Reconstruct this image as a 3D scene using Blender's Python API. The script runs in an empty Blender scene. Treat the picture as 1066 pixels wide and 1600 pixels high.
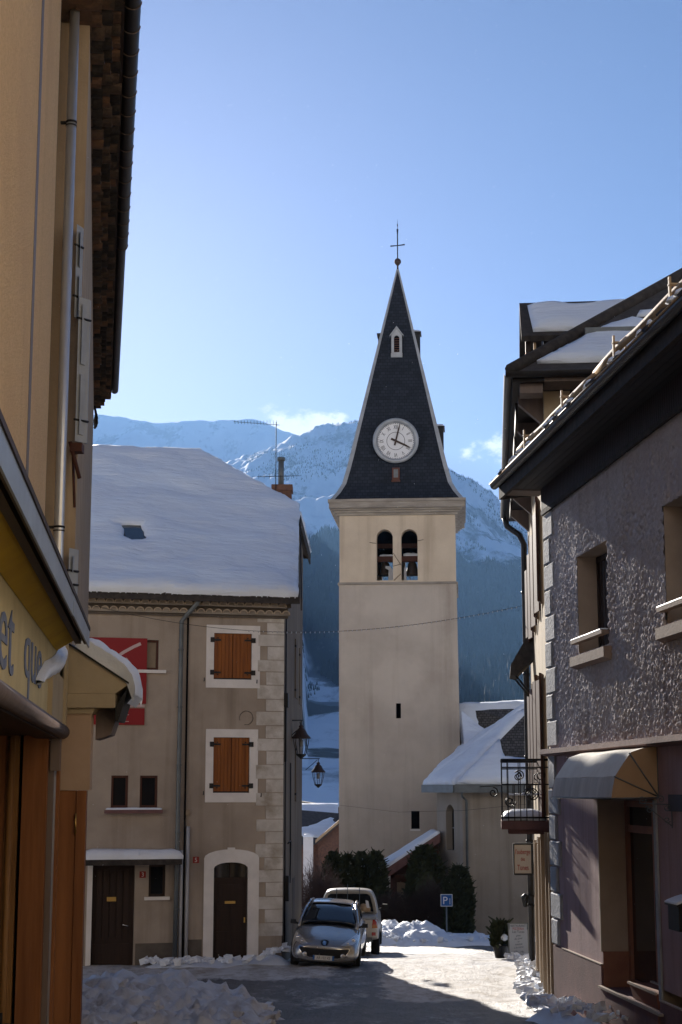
import bpy, bmesh, math, random
import numpy as np
from mathutils import Vector, Matrix, noise
from mathutils.geometry import delaunay_2d_cdt
from mathutils.bvhtree import BVHTree

R = math.radians
SC = bpy.context.scene
COL = SC.collection
random.seed(7)

# ------------------------------------------------------------------ camera
EYE = 4.2
cam_d = bpy.data.cameras.new("camera")
cam = bpy.data.objects.new("camera", cam_d)
COL.objects.link(cam)
cam.location = (0, 0, EYE)
cam.rotation_euler = (R(90 + 9.87), 0, 0)
cam_d.sensor_fit = 'HORIZONTAL'
cam_d.sensor_width = 24.0
cam_d.lens = 24.0 * 2500 / 1066
cam_d.clip_start = 0.1
cam_d.clip_end = 40000
SC.camera = cam

# ------------------------------------------------------------------ sky, sun, exposure
SUN_AZ = -11.0      # degrees from +Y, negative = left
SUN_EL = 17.5
world = bpy.data.worlds.new("World")
SC.world = world
world.use_nodes = True
wn, wl = world.node_tree.nodes, world.node_tree.links
wn.clear()
w_out = wn.new('ShaderNodeOutputWorld')
w_bg = wn.new('ShaderNodeBackground')
w_bg.inputs['Strength'].default_value = 0.035
sky = wn.new('ShaderNodeTexSky')
sky.sky_type = 'NISHITA'
sky.sun_disc = False
sky.sun_elevation = R(SUN_EL)
sky.sun_rotation = R(SUN_AZ)
sky.altitude = 700
sky.air_density = 0.75
sky.dust_density = 0.60
sky.ozone_density = 5.2
# small cumulus over the ridge: noise in direction space, kept to a low band
w_tc = wn.new('ShaderNodeTexCoord')
w_map = wn.new('ShaderNodeMapping'); w_map.inputs['Scale'].default_value = (22, 22, 38); w_map.inputs['Location'].default_value = (3.1, 0.4, 1.7)
wl.new(w_tc.outputs['Generated'], w_map.inputs['Vector'])
w_no = wn.new('ShaderNodeTexNoise'); w_no.inputs['Scale'].default_value = 1.0
w_no.inputs['Detail'].default_value = 7; w_no.inputs['Roughness'].default_value = 0.6
wl.new(w_map.outputs['Vector'], w_no.inputs['Vector'])
w_sep = wn.new('ShaderNodeSeparateXYZ'); wl.new(w_tc.outputs['Generated'], w_sep.inputs['Vector'])
def wmath(op, a, b=None):
    n = wn.new('ShaderNodeMath'); n.operation = op
    for i, v in enumerate((a, b)):
        if v is None: continue
        if isinstance(v, (int, float)): n.inputs[i].default_value = v
        else: wl.new(v, n.inputs[i])
    return n.outputs[0]
w_rng = wn.new('ShaderNodeMapRange'); w_rng.interpolation_type = 'SMOOTHSTEP'
w_rng.inputs['From Min'].default_value = 0.212; w_rng.inputs['From Max'].default_value = 0.246
w_rng.inputs['To Min'].default_value = 1.0; w_rng.inputs['To Max'].default_value = 0.0
wl.new(w_sep.outputs['Z'], w_rng.inputs['Value'])
w_c1 = wmath('MULTIPLY', w_rng.outputs[0], 0.27)
w_dx = wmath('DIVIDE', wmath('ADD', w_sep.outputs['X'], 0.03), 0.045)
w_hump = wmath('MULTIPLY', wmath('POWER', 2.718, wmath('MULTIPLY', wmath('MULTIPLY', w_dx, w_dx), -1.0)), 0.20)
w_c2 = wmath('ADD', wmath('ADD', w_no.outputs['Fac'], w_c1), w_hump)
w_cl = wn.new('ShaderNodeMapRange'); w_cl.interpolation_type = 'SMOOTHSTEP'
w_cl.inputs['From Min'].default_value = 0.79; w_cl.inputs['From Max'].default_value = 0.90
wl.new(w_c2, w_cl.inputs['Value'])
w_mix = wn.new('ShaderNodeMix'); w_mix.data_type = 'RGBA'
w_mix.inputs['B'].default_value = (12.5, 12.6, 13.0, 1)
wl.new(wmath('MULTIPLY', w_cl.outputs[0], wmath('MINIMUM', wmath('MULTIPLY', w_rng.outputs[0], 3.0), 1.0)), w_mix.inputs['Factor'])
w_tint = wn.new('ShaderNodeMix'); w_tint.data_type = 'RGBA'; w_tint.blend_type = 'MULTIPLY'
w_tint.inputs['Factor'].default_value = 1.0; w_tint.inputs['B'].default_value = (1.0, 0.915, 0.985, 1)
wl.new(sky.outputs['Color'], w_tint.inputs['A'])
wl.new(w_tint.outputs['Result'], w_mix.inputs['A'])
wl.new(w_mix.outputs['Result'], w_bg.inputs['Color'])
wl.new(w_bg.outputs['Background'], w_out.inputs['Surface'])

sun_d = bpy.data.lights.new("sun", 'SUN')
sun_d.energy = 4.4
sun_d.angle = R(0.5)
sun_d.color = (1.0, 0.92, 0.82)
sun = bpy.data.objects.new("sun", sun_d)
COL.objects.link(sun)
to_sun = Vector((math.sin(R(SUN_AZ)) * math.cos(R(SUN_EL)), math.cos(R(SUN_AZ)) * math.cos(R(SUN_EL)), math.sin(R(SUN_EL))))
sun.rotation_euler = to_sun.to_track_quat('Z', 'Y').to_euler()
sun.location = to_sun * 60

SC.view_settings.view_transform = 'Standard'
SC.view_settings.look = 'None'
SC.view_settings.gamma = 1.0
SC.view_settings.use_curve_mapping = False
SC.view_settings.exposure = 1.28
SC.render.engine = 'CYCLES'
SC.cycles.volume_bounces = 1
SC.cycles.max_bounces = 6

# ------------------------------------------------------------------ helpers: materials
def lin(c):
    return tuple(c) + (1.0,) if len(c) == 3 else tuple(c)

def mat(name, col, rough=0.8, col2=None, nscale=3.0, ndetail=6, stretch=(1, 1, 1), bump=0.0, bscale=40.0,
        bstretch=(1, 1, 1), metal=0.0, lo=0.35, hi=0.65, col3=None, n3=0.6, coat=0.0, spec=0.3, bdist=0.02, streak=None):
    """Principled material: base colour noise-mixed with col2 (and a wide-scale col3), fine bump."""
    m = bpy.data.materials.new(name)
    m.use_nodes = True
    nt = m.node_tree; N = nt.nodes; L = nt.links
    b = N['Principled BSDF']
    b.inputs['Roughness'].default_value = rough
    b.inputs['Metallic'].default_value = metal
    b.inputs['Base Color'].default_value = lin(col)
    b.inputs['Specular IOR Level'].default_value = spec
    if coat:
        b.inputs['Coat Weight'].default_value = coat
        b.inputs['Coat Roughness'].default_value = 0.05
    geo = N.new('ShaderNodeNewGeometry')
    def noise_fac(scale, st, detail, a, z):
        mp = N.new('ShaderNodeMapping'); mp.inputs['Scale'].default_value = st
        L.new(geo.outputs['Position'], mp.inputs['Vector'])
        no = N.new('ShaderNodeTexNoise'); no.inputs['Scale'].default_value = scale
        no.inputs['Detail'].default_value = detail; no.inputs['Roughness'].default_value = 0.6
        L.new(mp.outputs['Vector'], no.inputs['Vector'])
        if a is None: return no.outputs['Fac']
        mr = N.new('ShaderNodeMapRange'); mr.inputs['From Min'].default_value = a; mr.inputs['From Max'].default_value = z
        L.new(no.outputs['Fac'], mr.inputs['Value'])
        return mr.outputs[0]
    out = None
    if col2 is not None:
        f = noise_fac(nscale, stretch, ndetail, lo, hi)
        mx = N.new('ShaderNodeMix'); mx.data_type = 'RGBA'
        mx.inputs['A'].default_value = lin(col); mx.inputs['B'].default_value = lin(col2)
        L.new(f, mx.inputs['Factor']); out = mx.outputs['Result']
        if col3 is not None:
            f3 = noise_fac(n3, stretch, 5, 0.5, 0.72)
            m3 = N.new('ShaderNodeMix'); m3.data_type = 'RGBA'
            L.new(out, m3.inputs['A']); m3.inputs['B'].default_value = lin(col3)
            L.new(f3, m3.inputs['Factor']); out = m3.outputs['Result']
        if streak is not None:      # rain streaks and damp runs down the face
            sc_, sl_, sh_, sa_ = streak
            f4 = noise_fac(sc_, (1, 1, 0.045), 7, sl_, sh_)
            m4 = N.new('ShaderNodeMix'); m4.data_type = 'RGBA'; m4.blend_type = 'MULTIPLY'; m4.clamp_factor = True
            m4.inputs['B'].default_value = (sa_, sa_ * .97, sa_ * .93, 1)
            L.new(out, m4.inputs['A']); L.new(f4, m4.inputs['Factor']); out = m4.outputs['Result']
        L.new(out, b.inputs['Base Color'])
    if bump:
        f = noise_fac(bscale, bstretch, 5, None, None)
        bp = N.new('ShaderNodeBump'); bp.inputs['Strength'].default_value = bump
        bp.inputs['Distance'].default_value = bdist
        L.new(f, bp.inputs['Height']); L.new(bp.outputs['Normal'], b.inputs['Normal'])
    return m

def brick_bump(m, scale, bw, bh, strength=0.4, col_amt=0.35, axis=None):
    """small courses (slates, roof tiles) on a surface too far off to tell them apart"""
    N, L = m.node_tree.nodes, m.node_tree.links
    b = N['Principled BSDF']
    geo = N.new('ShaderNodeNewGeometry')
    mp = N.new('ShaderNodeMapping')
    mp.inputs['Rotation'].default_value = axis or (R(90), 0, 0)
    L.new(geo.outputs['Position'], mp.inputs['Vector'])
    br = N.new('ShaderNodeTexBrick')
    br.inputs['Scale'].default_value = scale
    br.inputs['Brick Width'].default_value = bw; br.inputs['Row Height'].default_value = bh
    br.inputs['Mortar Size'].default_value = 0.012
    c = b.inputs['Base Color'].default_value
    br.inputs['Color1'].default_value = tuple(x * (1 - col_amt) for x in c[:3]) + (1,)
    br.inputs['Color2'].default_value = tuple(x * (1 + col_amt) for x in c[:3]) + (1,)
    br.inputs['Mortar'].default_value = tuple(x * 0.3 for x in c[:3]) + (1,)
    L.new(mp.outputs['Vector'], br.inputs['Vector'])
    L.new(br.outputs['Color'], b.inputs['Base Color'])
    bp = N.new('ShaderNodeBump'); bp.inputs['Strength'].default_value = strength; bp.inputs['Distance'].default_value = 0.02
    bp.invert = True
    L.new(br.outputs['Fac'], bp.inputs['Height']); L.new(bp.outputs['Normal'], b.inputs['Normal'])
    return m

def wood(name, c1, c2, rough=0.6, vertical=True, scale=14):
    st = (1, 1, 0.06) if vertical else (0.06, 0.06, 1)
    return mat(name, c1, rough, c2, nscale=scale, stretch=st, bump=0.25, bscale=scale * 2.5, bstretch=st, lo=0.3, hi=0.7, ndetail=8)

def glass(name, col=(0.012, 0.013, 0.015), rough=0.05, spec=0.3):
    return mat(name, col, rough, spec=spec)

M = {}
M['snow'] = mat('snow', (0.81, 0.86, 0.93), 0.55, (0.73, 0.775, 0.85), nscale=0.8, bump=0.5, bscale=5, bdist=0.06)
M['snow_roof'] = mat('snow_roof', (0.79, 0.86, 0.95), 0.6, (0.70, 0.755, 0.85), nscale=0.9, stretch=(0.3, 1, 1.8), bump=0.8, bscale=3.4, bstretch=(0.35, 1, 1.8), bdist=0.08)
M['snow_dirty'] = mat('snow_dirty', (0.74, 0.74, 0.76), 0.65, (0.36, 0.30, 0.26), nscale=2.6, bump=0.7, bscale=9, bdist=0.05, lo=0.5, hi=0.78)
M['house_render'] = mat('house_render', (0.42, 0.355, 0.295), 0.9, (0.34, 0.285, 0.235), nscale=0.9, bump=0.5, bscale=60, bdist=0.01, col3=(0.29, 0.24, 0.20), n3=0.4, streak=(2.2, .5, .72, .68))
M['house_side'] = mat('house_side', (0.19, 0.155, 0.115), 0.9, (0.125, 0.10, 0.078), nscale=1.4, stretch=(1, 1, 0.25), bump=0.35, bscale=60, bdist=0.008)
M['plinth_render'] = mat('plinth_render', (0.14, 0.12, 0.10), 0.9, (0.10, 0.085, 0.075), nscale=3, bump=.3)
M['cream_ochre'] = mat('cream_ochre', (0.80, 0.66, 0.45), 0.9, (0.74, 0.60, 0.40), nscale=2)
M['white_paint'] = mat('white_paint', (0.80, 0.77, 0.75), 0.8, (0.70, 0.67, 0.65), nscale=2.2, bump=0.2, bscale=60, bdist=0.004)
M['quoin_white'] = mat('quoin_white', (0.66, 0.63, 0.60), 0.85, (0.52, 0.49, 0.45), nscale=3.0, bump=0.4, bscale=40, bdist=0.01, col3=(0.30, 0.25, 0.19), n3=1.3)
M['quoin_grey'] = mat('quoin_grey', (0.40, 0.41, 0.43), 0.8, (0.31, 0.32, 0.34), nscale=4, bump=0.9, bscale=16, bdist=0.02)
M['shutter_wood'] = wood('shutter_wood', (0.32, 0.105, 0.02), (0.18, 0.055, 0.012))
M['dark_wood'] = wood('dark_wood', (0.035, 0.018, 0.012), (0.018, 0.010, 0.008))
M['brown_wood'] = wood('brown_wood', (0.10, 0.035, 0.022), (0.06, 0.022, 0.015))
M['plank_orange'] = wood('plank_orange', (0.31, 0.125, 0.045), (0.16, 0.058, 0.02), scale=9)
M['plank_yellow'] = wood('plank_yellow', (0.36, 0.19, 0.065), (0.13, 0.06, 0.022), scale=8)
M['plank_grey'] = wood('plank_grey', (0.20, 0.155, 0.135), (0.14, 0.105, 0.09), scale=8)
M['plank_pale'] = wood('plank_pale', (0.42, 0.32, 0.22), (0.34, 0.25, 0.17), scale=5)
M['log'] = mat('log', (0.50, 0.36, 0.22), 0.7, (0.38, 0.26, 0.15), nscale=10, bump=0.3, bscale=30)
M['iron'] = mat('iron', (0.012, 0.012, 0.013), 0.55, spec=0.4)
M['zinc'] = mat('zinc', (0.66, 0.68, 0.70), 0.32, (0.58, 0.60, 0.63), nscale=3, metal=0.6)
M['shutter_pale'] = mat('shutter_pale', (0.36, 0.39, 0.43), 0.6, (0.30, 0.33, 0.37), nscale=4)
M['zinc_dull'] = mat('zinc_dull', (0.16, 0.18, 0.19), 0.5, (0.12, 0.135, 0.145), nscale=3, metal=0.4)
M['gutter_dark'] = mat('gutter_dark', (0.035, 0.033, 0.035), 0.45, (0.022, 0.02, 0.021), nscale=4, metal=0.2)
M['tile_old'] = mat('tile_old', (0.13, 0.092, 0.07), 0.95, (0.05, 0.04, 0.034), nscale=5, bump=0.6, bscale=30, col3=(0.22, 0.12, 0.07), n3=1.8)
M['tile_dark'] = mat('tile_dark', (0.055, 0.046, 0.042), 0.95, (0.025, 0.022, 0.021), nscale=6, bump=0.6, bscale=30)
M['tile_red'] = mat('tile_red', (0.21, 0.115, 0.07), 0.95, (0.09, 0.06, 0.045), nscale=6, bump=0.6, bscale=30)
M['tile_pale'] = mat('tile_pale', (0.52, 0.43, 0.33), 0.9, (0.40, 0.32, 0.25), nscale=5, bump=0.4, bscale=30)
M['roof_edge'] = mat('roof_edge', (0.03, 0.027, 0.026), 0.9, (0.06, 0.05, 0.045), nscale=7, bump=0.5, bscale=14)
M['roof_dark'] = mat('roof_dark', (0.045, 0.042, 0.044), 0.85, (0.08, 0.072, 0.07), nscale=5, bump=0.5, bscale=20)
M['slate'] = brick_bump(mat('slate', (0.018, 0.022, 0.033), 0.75, spec=0.25), 1.0, 0.22, 0.16, 0.5, 0.3)
M['chapel_tile'] = brick_bump(mat('chapel_tile', (0.09, 0.083, 0.08), 0.85), 1.0, 0.16, 0.11, 0.8, 0.35)
M['lead'] = mat('lead', (0.40, 0.42, 0.45), 0.55, (0.30, 0.32, 0.34), nscale=2, metal=0.3)
M['tower_low'] = mat('tower_low', (0.53, 0.465, 0.40), 0.92, (0.45, 0.395, 0.34), nscale=0.55, bump=0.5, bscale=9, bdist=0.03, col3=(0.40, 0.34, 0.29), n3=0.35, streak=(1.6, .54, .80, .76))
M['tower_top'] = mat('tower_top', (0.62, 0.52, 0.40), 0.9, (0.54, 0.445, 0.34), nscale=0.8, bump=0.4, bscale=11, bdist=0.02, streak=(1.9, .54, .76, .74))
M['cornice'] = mat('cornice', (0.38, 0.34, 0.29), 0.9, (0.24, 0.21, 0.18), nscale=2.5, stretch=(0.4, 1, 2), bump=0.3, bscale=20)
M['chapel_wall'] = mat('chapel_wall', (0.33, 0.29, 0.245), 0.92, (0.28, 0.245, 0.205), nscale=0.8, bump=0.35, bscale=20, bdist=0.015, col3=(0.26, 0.225, 0.19), n3=0.3, streak=(1.8, .52, .74, .72))
M['black'] = mat('black', (0.004, 0.004, 0.005), 0.9, spec=0.1)
M['dark_glass'] = glass('dark_glass')
M['beige_door'] = mat('beige_door', (0.30, 0.235, 0.165), 0.7, (0.26, 0.2, 0.14), nscale=4)
M['sand_render'] = mat('sand_render', (0.86, 0.62, 0.36), 0.95, (0.70, 0.49, 0.275), nscale=38, ndetail=4, bump=1.0, bscale=55, bdist=0.03, col3=(0.70, 0.48, 0.28), n3=0.5, streak=(3.5, .56, .85, .86))
M['beige_render'] = mat('beige_render', (0.46, 0.36, 0.255), 0.92, (0.38, 0.295, 0.205), nscale=2, bump=0.4, bscale=40, bdist=0.008, streak=(5, .5, .75, .7))
M['inn_render'] = mat('inn_render', (0.50, 0.41, 0.28), 0.92, (0.42, 0.33, 0.22), nscale=1.5, stretch=(1, 1, 0.35), bump=0.4, bscale=30, bdist=0.012, col3=(0.36, 0.29, 0.2), n3=0.8)
M['mauve'] = mat('mauve', (0.42, 0.285, 0.285), 0.92, (0.34, 0.225, 0.225), nscale=3, stretch=(1, 1, 0.2), bump=0.7, bscale=45, bstretch=(1, 1, 0.5), bdist=0.012, streak=(7, .5, .72, .72))
M['plinth'] = mat('plinth', (0.20, 0.105, 0.10), 0.92, (0.15, 0.08, 0.078), nscale=3, bump=0.7, bscale=45, bdist=0.012)
M['crepi'] = mat('crepi', (0.64, 0.59, 0.59), 0.95, (0.52, 0.475, 0.475), nscale=22, bump=0.9, bscale=110, bdist=0.012, spec=0.05, col3=(0.52, 0.465, 0.48), n3=1.2, streak=(4, .5, .75, .75))
M['ledge'] = mat('ledge', (0.33, 0.22, 0.20), 0.85, (0.25, 0.165, 0.15), nscale=6, bump=0.4, bscale=40)
M['salmon'] = mat('salmon', (0.32, 0.15, 0.10), 0.85, (0.26, 0.12, 0.085), nscale=5, bump=0.2, bscale=40)
M['jamb_beige'] = mat('jamb_beige', (0.47, 0.38, 0.31), 0.9, (0.41, 0.33, 0.265), nscale=3)
M['sill_stone'] = mat('sill_stone', (0.34, 0.255, 0.20), 0.85, (0.27, 0.2, 0.16), nscale=8, bump=0.3, bscale=40)
M['awning'] = mat('awning', (0.85, 0.80, 0.70), 0.8, (0.76, 0.70, 0.60), nscale=3, bump=0.2, bscale=20)
M['awning_front'] = mat('awning_front', (0.68, 0.64, 0.58), 0.8, (0.48, 0.45, 0.41), nscale=4, stretch=(1, 1, 0.15), bump=0.3, bscale=30, bstretch=(1, 1, 0.15))
M['awning_side'] = mat('awning_side', (0.46, 0.31, 0.18), 0.8, (0.41, 0.27, 0.155), nscale=4)
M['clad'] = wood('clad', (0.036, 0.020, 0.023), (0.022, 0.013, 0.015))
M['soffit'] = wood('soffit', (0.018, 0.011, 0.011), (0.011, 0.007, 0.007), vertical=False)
M['red_sign'] = mat('red_sign', (0.25, 0.006, 0.012), 0.45)
M['sign_white'] = mat('sign_white', (0.55, 0.42, 0.42), 0.6)
M['canopy_zinc'] = mat('canopy_zinc', (0.36, 0.42, 0.50), 0.4, (0.28, 0.33, 0.40), nscale=3, metal=0.5)
M['canopy_under'] = wood('canopy_under', (0.05, 0.028, 0.016), (0.03, 0.018, 0.012), vertical=False)
M['yellow_soffit'] = mat('yellow_soffit', (0.52, 0.33, 0.015), 0.7, (0.44, 0.27, 0.015), nscale=3)
M['sign_cream'] = mat('sign_cream', (0.60, 0.50, 0.27), 0.75, (0.50, 0.41, 0.22), nscale=3)
M['sign_blue'] = mat('sign_blue', (0.15, 0.19, 0.31), 0.75, (0.26, 0.28, 0.30), nscale=9, lo=.45, hi=.7)
M['porch_paint'] = mat('porch_paint', (0.42, 0.345, 0.235), 0.8, (0.37, 0.30, 0.20), nscale=4, bump=0.1, bscale=30)
M['porch_panel'] = mat('porch_panel', (0.46, 0.33, 0.24), 0.8, (0.41, 0.29, 0.205), nscale=3)
M['brass'] = mat('brass', (0.55, 0.36, 0.12), 0.35, metal=0.9)
M['pvc'] = mat('pvc', (0.42, 0.43, 0.46), 0.5)
M['brick_red'] = mat('brick_red', (0.19, 0.095, 0.06), 0.9, (0.11, 0.06, 0.045), nscale=7, bump=0.6, bscale=25)
M['lamp_glass'] = mat('lamp_glass', (0.25, 0.25, 0.24), 0.3)
M['copper'] = mat('copper', (0.055, 0.035, 0.028), 0.6)
M['dial'] = mat('dial', (0.70, 0.71, 0.74), 0.5)
M['bronze'] = mat('bronze', (0.07, 0.05, 0.035), 0.5, metal=0.6)
M['rust'] = mat('rust', (0.11, 0.045, 0.03), 0.8)
M['blue_sign'] = mat('blue_sign', (0.015, 0.10, 0.32), 0.5)
M['board_blue'] = mat('board_blue', (0.34, 0.38, 0.45), 0.6)
M['board_cream'] = mat('board_cream', (0.42, 0.37, 0.32), 0.6)
M['text_red'] = mat('text_red', (0.28, 0.03, 0.025), 0.6)
M['text_dark'] = mat('text_dark', (0.03, 0.03, 0.05), 0.6)
M['car_paint'] = mat('car_paint', (0.33, 0.325, 0.32), 0.26, metal=0.65, coat=0.9)
M['truck_paint'] = mat('truck_paint', (0.58, 0.54, 0.48), 0.35, (0.46, 0.42, 0.37), nscale=2.5, coat=0.3)
M['rubber'] = mat('rubber', (0.012, 0.012, 0.012), 0.9)
M['plastic'] = mat('plastic', (0.012, 0.012, 0.013), 0.6)
M['chrome'] = mat('chrome', (0.65, 0.65, 0.66), 0.15, metal=1.0)
M['headlight'] = mat('headlight', (0.45, 0.44, 0.42), 0.12, (0.75, 0.74, 0.72), nscale=14, metal=0.6, coat=0.8)
M['tail_red'] = mat('tail_red', (0.34, 0.02, 0.012), 0.2, coat=0.6)
M['tail_amber'] = mat('tail_amber', (0.42, 0.13, 0.02), 0.2, coat=0.6)
M['plate'] = mat('plate', (0.62, 0.60, 0.55), 0.5)
M['windscreen'] = glass('windscreen', (0.012, 0.016, 0.022), 0.03, 0.9)
M['terracotta'] = mat('terracotta', (0.20, 0.075, 0.045), 0.85)
M['conifer'] = mat('conifer', (0.020, 0.027, 0.014), 0.85, (0.055, 0.062, 0.030), nscale=6, spec=0.2)
M['twig'] = mat('twig', (0.07, 0.045, 0.036), 0.9, (0.045, 0.03, 0.026), nscale=4)
M['twig_red'] = mat('twig_red', (0.085, 0.052, 0.046), 0.9, (0.055, 0.036, 0.034), nscale=4)
M['bark'] = mat('bark', (0.05, 0.04, 0.032), 0.95, bump=0.5, bscale=20)
M['flake'] = mat('flake', (0.92, 0.92, 0.95), 0.6)

# ------------------------------------------------------------------ helpers: meshes
class MB:
    """mesh builder; M maps local coordinates to world"""
    def __init__(self, M=None):
        self.v = []; self.f = []; self.mi = []; self.M = M or Matrix(); self.cur = 0; self.sm = []; self.smooth = False
    def add(self, p):
        self.v.append(self.M @ Vector(p)); return len(self.v) - 1
    def face(self, idx):
        self.f.append(tuple(idx)); self.mi.append(self.cur); self.sm.append(self.smooth)
    def poly(self, pts):
        self.face([self.add(p) for p in pts])
    def box(self, a, b):
        x0, y0, z0 = a; x1, y1, z1 = b
        i = [self.add(p) for p in ((x0,y0,z0),(x1,y0,z0),(x1,y1,z0),(x0,y1,z0),(x0,y0,z1),(x1,y0,z1),(x1,y1,z1),(x0,y1,z1))]
        for q in ((0,3,2,1),(4,5,6,7),(0,1,5,4),(1,2,6,5),(2,3,7,6),(3,0,4,7)): self.face([i[k] for k in q])
    def prism(self, pts, vec):
        vec = Vector(vec)
        a = [self.add(p) for p in pts]; b = [self.add(Vector(p) + vec) for p in pts]
        n = len(pts)
        self.face(a[::-1]); self.face(b)
        for k in range(n): self.face((a[k], a[(k+1) % n], b[(k+1) % n], b[k]))
    def hexa(self, bot, top):
        a = [self.add(p) for p in bot]; b = [self.add(p) for p in top]; n = len(bot)
        self.face(a[::-1]); self.face(b)
        for k in range(n): self.face((a[k], a[(k+1) % n], b[(k+1) % n], b[k]))
    def tube(self, pts, r, n=8, caps=True):
        pts = [Vector(p) for p in pts]
        rs = r if isinstance(r, (list, tuple)) else [r] * len(pts)
        rings = []; sm = self.smooth; self.smooth = True
        up0 = None
        for k, p in enumerate(pts):
            t = (pts[min(k+1, len(pts)-1)] - pts[max(k-1, 0)])
            t = t.normalized() if t.length > 1e-9 else Vector((0, 0, 1))
            if up0 is None:
                u = t.orthogonal().normalized()
            else:
                u = up0 - t * up0.dot(t); u = u.normalized() if u.length > 1e-6 else t.orthogonal().normalized()
            up0 = u; w = t.cross(u)
            rings.append([self.add(p + (u * math.cos(2*math.pi*j/n) + w * math.sin(2*math.pi*j/n)) * rs[k]) for j in range(n)])
        for a, b in zip(rings, rings[1:]):
            for j in range(n): self.face((a[j], a[(j+1) % n], b[(j+1) % n], b[j]))
        if caps and n > 2:
            self.face(rings[0][::-1]); self.face(rings[-1])
        self.smooth = sm
    def lathe(self, prof, c=(0, 0, 0), axis=(0, 0, 1), n=24):
        """prof = [(r, h)] about axis through c"""
        ax = Vector(axis).normalized(); u = ax.orthogonal().normalized(); w = ax.cross(u); c = Vector(c)
        sm = self.smooth; self.smooth = True; rings = []
        for r, h in prof:
            rings.append([self.add(c + ax * h + (u * math.cos(2*math.pi*j/n) + w * math.sin(2*math.pi*j/n)) * r) for j in range(n)])
        for a, b in zip(rings, rings[1:]):
            for j in range(n): self.face((a[j], a[(j+1) % n], b[(j+1) % n], b[j]))
        self.smooth = False
        self.face(rings[0][::-1]); self.face(rings[-1])
        self.smooth = sm
    def grid(self, rows, close=False):
        """rows of points -> quads"""
        idx = [[self.add(p) for p in r] for r in rows]
        for a, b in zip(idx, idx[1:]):
            for j in range(len(a) - 1): self.face((a[j], a[j+1], b[j+1], b[j]))
        return idx
    def panel(self, outer, holes=(), reveal=0.0, y=0.0):
        """wall in local XZ at depth y, with holes cut out and reveals going back (-y)"""
        vs = []; es = []
        for loop in [outer] + list(holes):
            k = len(vs); vs += [Vector(p) for p in loop]
            es += [(k + i, k + (i + 1) % len(loop)) for i in range(len(loop))]
        ov, oe, of = delaunay_2d_cdt(vs, es, [], 0, 1e-5)[:3]
        idx = [self.add((p.x, y, p.y)) for p in ov]
        for t in of:
            c = sum((ov[i] for i in t), Vector((0, 0))) / len(t)
            if inside(c, outer) and not any(inside(c, h) for h in holes): self.face([idx[i] for i in t])
        if reveal:
            for h in holes:
                n = len(h)
                a = [self.add((p[0], y, p[1])) for p in h]; b = [self.add((p[0], y - reveal, p[1])) for p in h]
                for k in range(n): self.face((a[k], a[(k+1) % n], b[(k+1) % n], b[k]))
    def mesh(self, name, mats, off=(0, 0, 0), recalc=True):
        me = bpy.data.meshes.new(name)
        off = Vector(off)
        me.from_pydata([v - off for v in self.v], [], self.f)
        for m in (mats if isinstance(mats, (list, tuple)) else [mats]): me.materials.append(M[m] if isinstance(m, str) else m)
        me.polygons.foreach_set('material_index', self.mi)
        me.polygons.foreach_set('use_smooth', self.sm)
        if recalc:
            bm = bmesh.new(); bm.from_mesh(me)
            bmesh.ops.recalc_face_normals(bm, faces=bm.faces); bm.to_mesh(me); bm.free()
        me.update()
        return me

def inside(p, poly):
    x, y = p[0], p[1]; c = False; n = len(poly); j = n - 1
    for i in range(n):
        xi, yi = poly[i][0], poly[i][1]; xj, yj = poly[j][0], poly[j][1]
        if (yi > y) != (yj > y) and x < (xj - xi) * (y - yi) / (yj - yi) + xi: c = not c
        j = i
    return c

def rect(a, b, c, d): return [(a, c), (b, c), (b, d), (a, d)]
def arch(a, b, z0, zs, n=10, rise=None):
    """opening with a curved head: springing at zs"""
    r = (b - a) / 2; rise = r if rise is None else rise; cx = (a + b) / 2
    return [(a, z0), (b, z0)] + [(cx + r * math.cos(math.pi * k / n), zs + rise * math.sin(math.pi * k / n)) for k in range(n + 1)]

def frame(O, d, toward=(0, 0)):
    """local (along wall, outward, up) -> world; outward points to the side of 'toward'"""
    d = Vector((d[0], d[1], 0)).normalized()
    n = Vector((-d.y, d.x, 0))
    o = Vector((O[0], O[1], O[2] if len(O) > 2 else 0))
    if (Vector((toward[0], toward[1], 0)) - o).dot(n) < 0: n = -n
    return Matrix(((d.x, n.x, 0, o.x), (d.y, n.y, 0, o.y), (0, 0, 1, o.z), (0, 0, 0, 1)))

def thing(name, label, cat, loc=(0, 0, 0), group=None):
    o = bpy.data.objects.new(name, None); COL.objects.link(o)
    o.location = loc; o.empty_display_size = 0.3
    o['label'] = label; o['category'] = cat
    if group: o['group'] = group
    return o

def base(o):
    while o.parent: o = o.parent
    return Vector(o.location)

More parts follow.
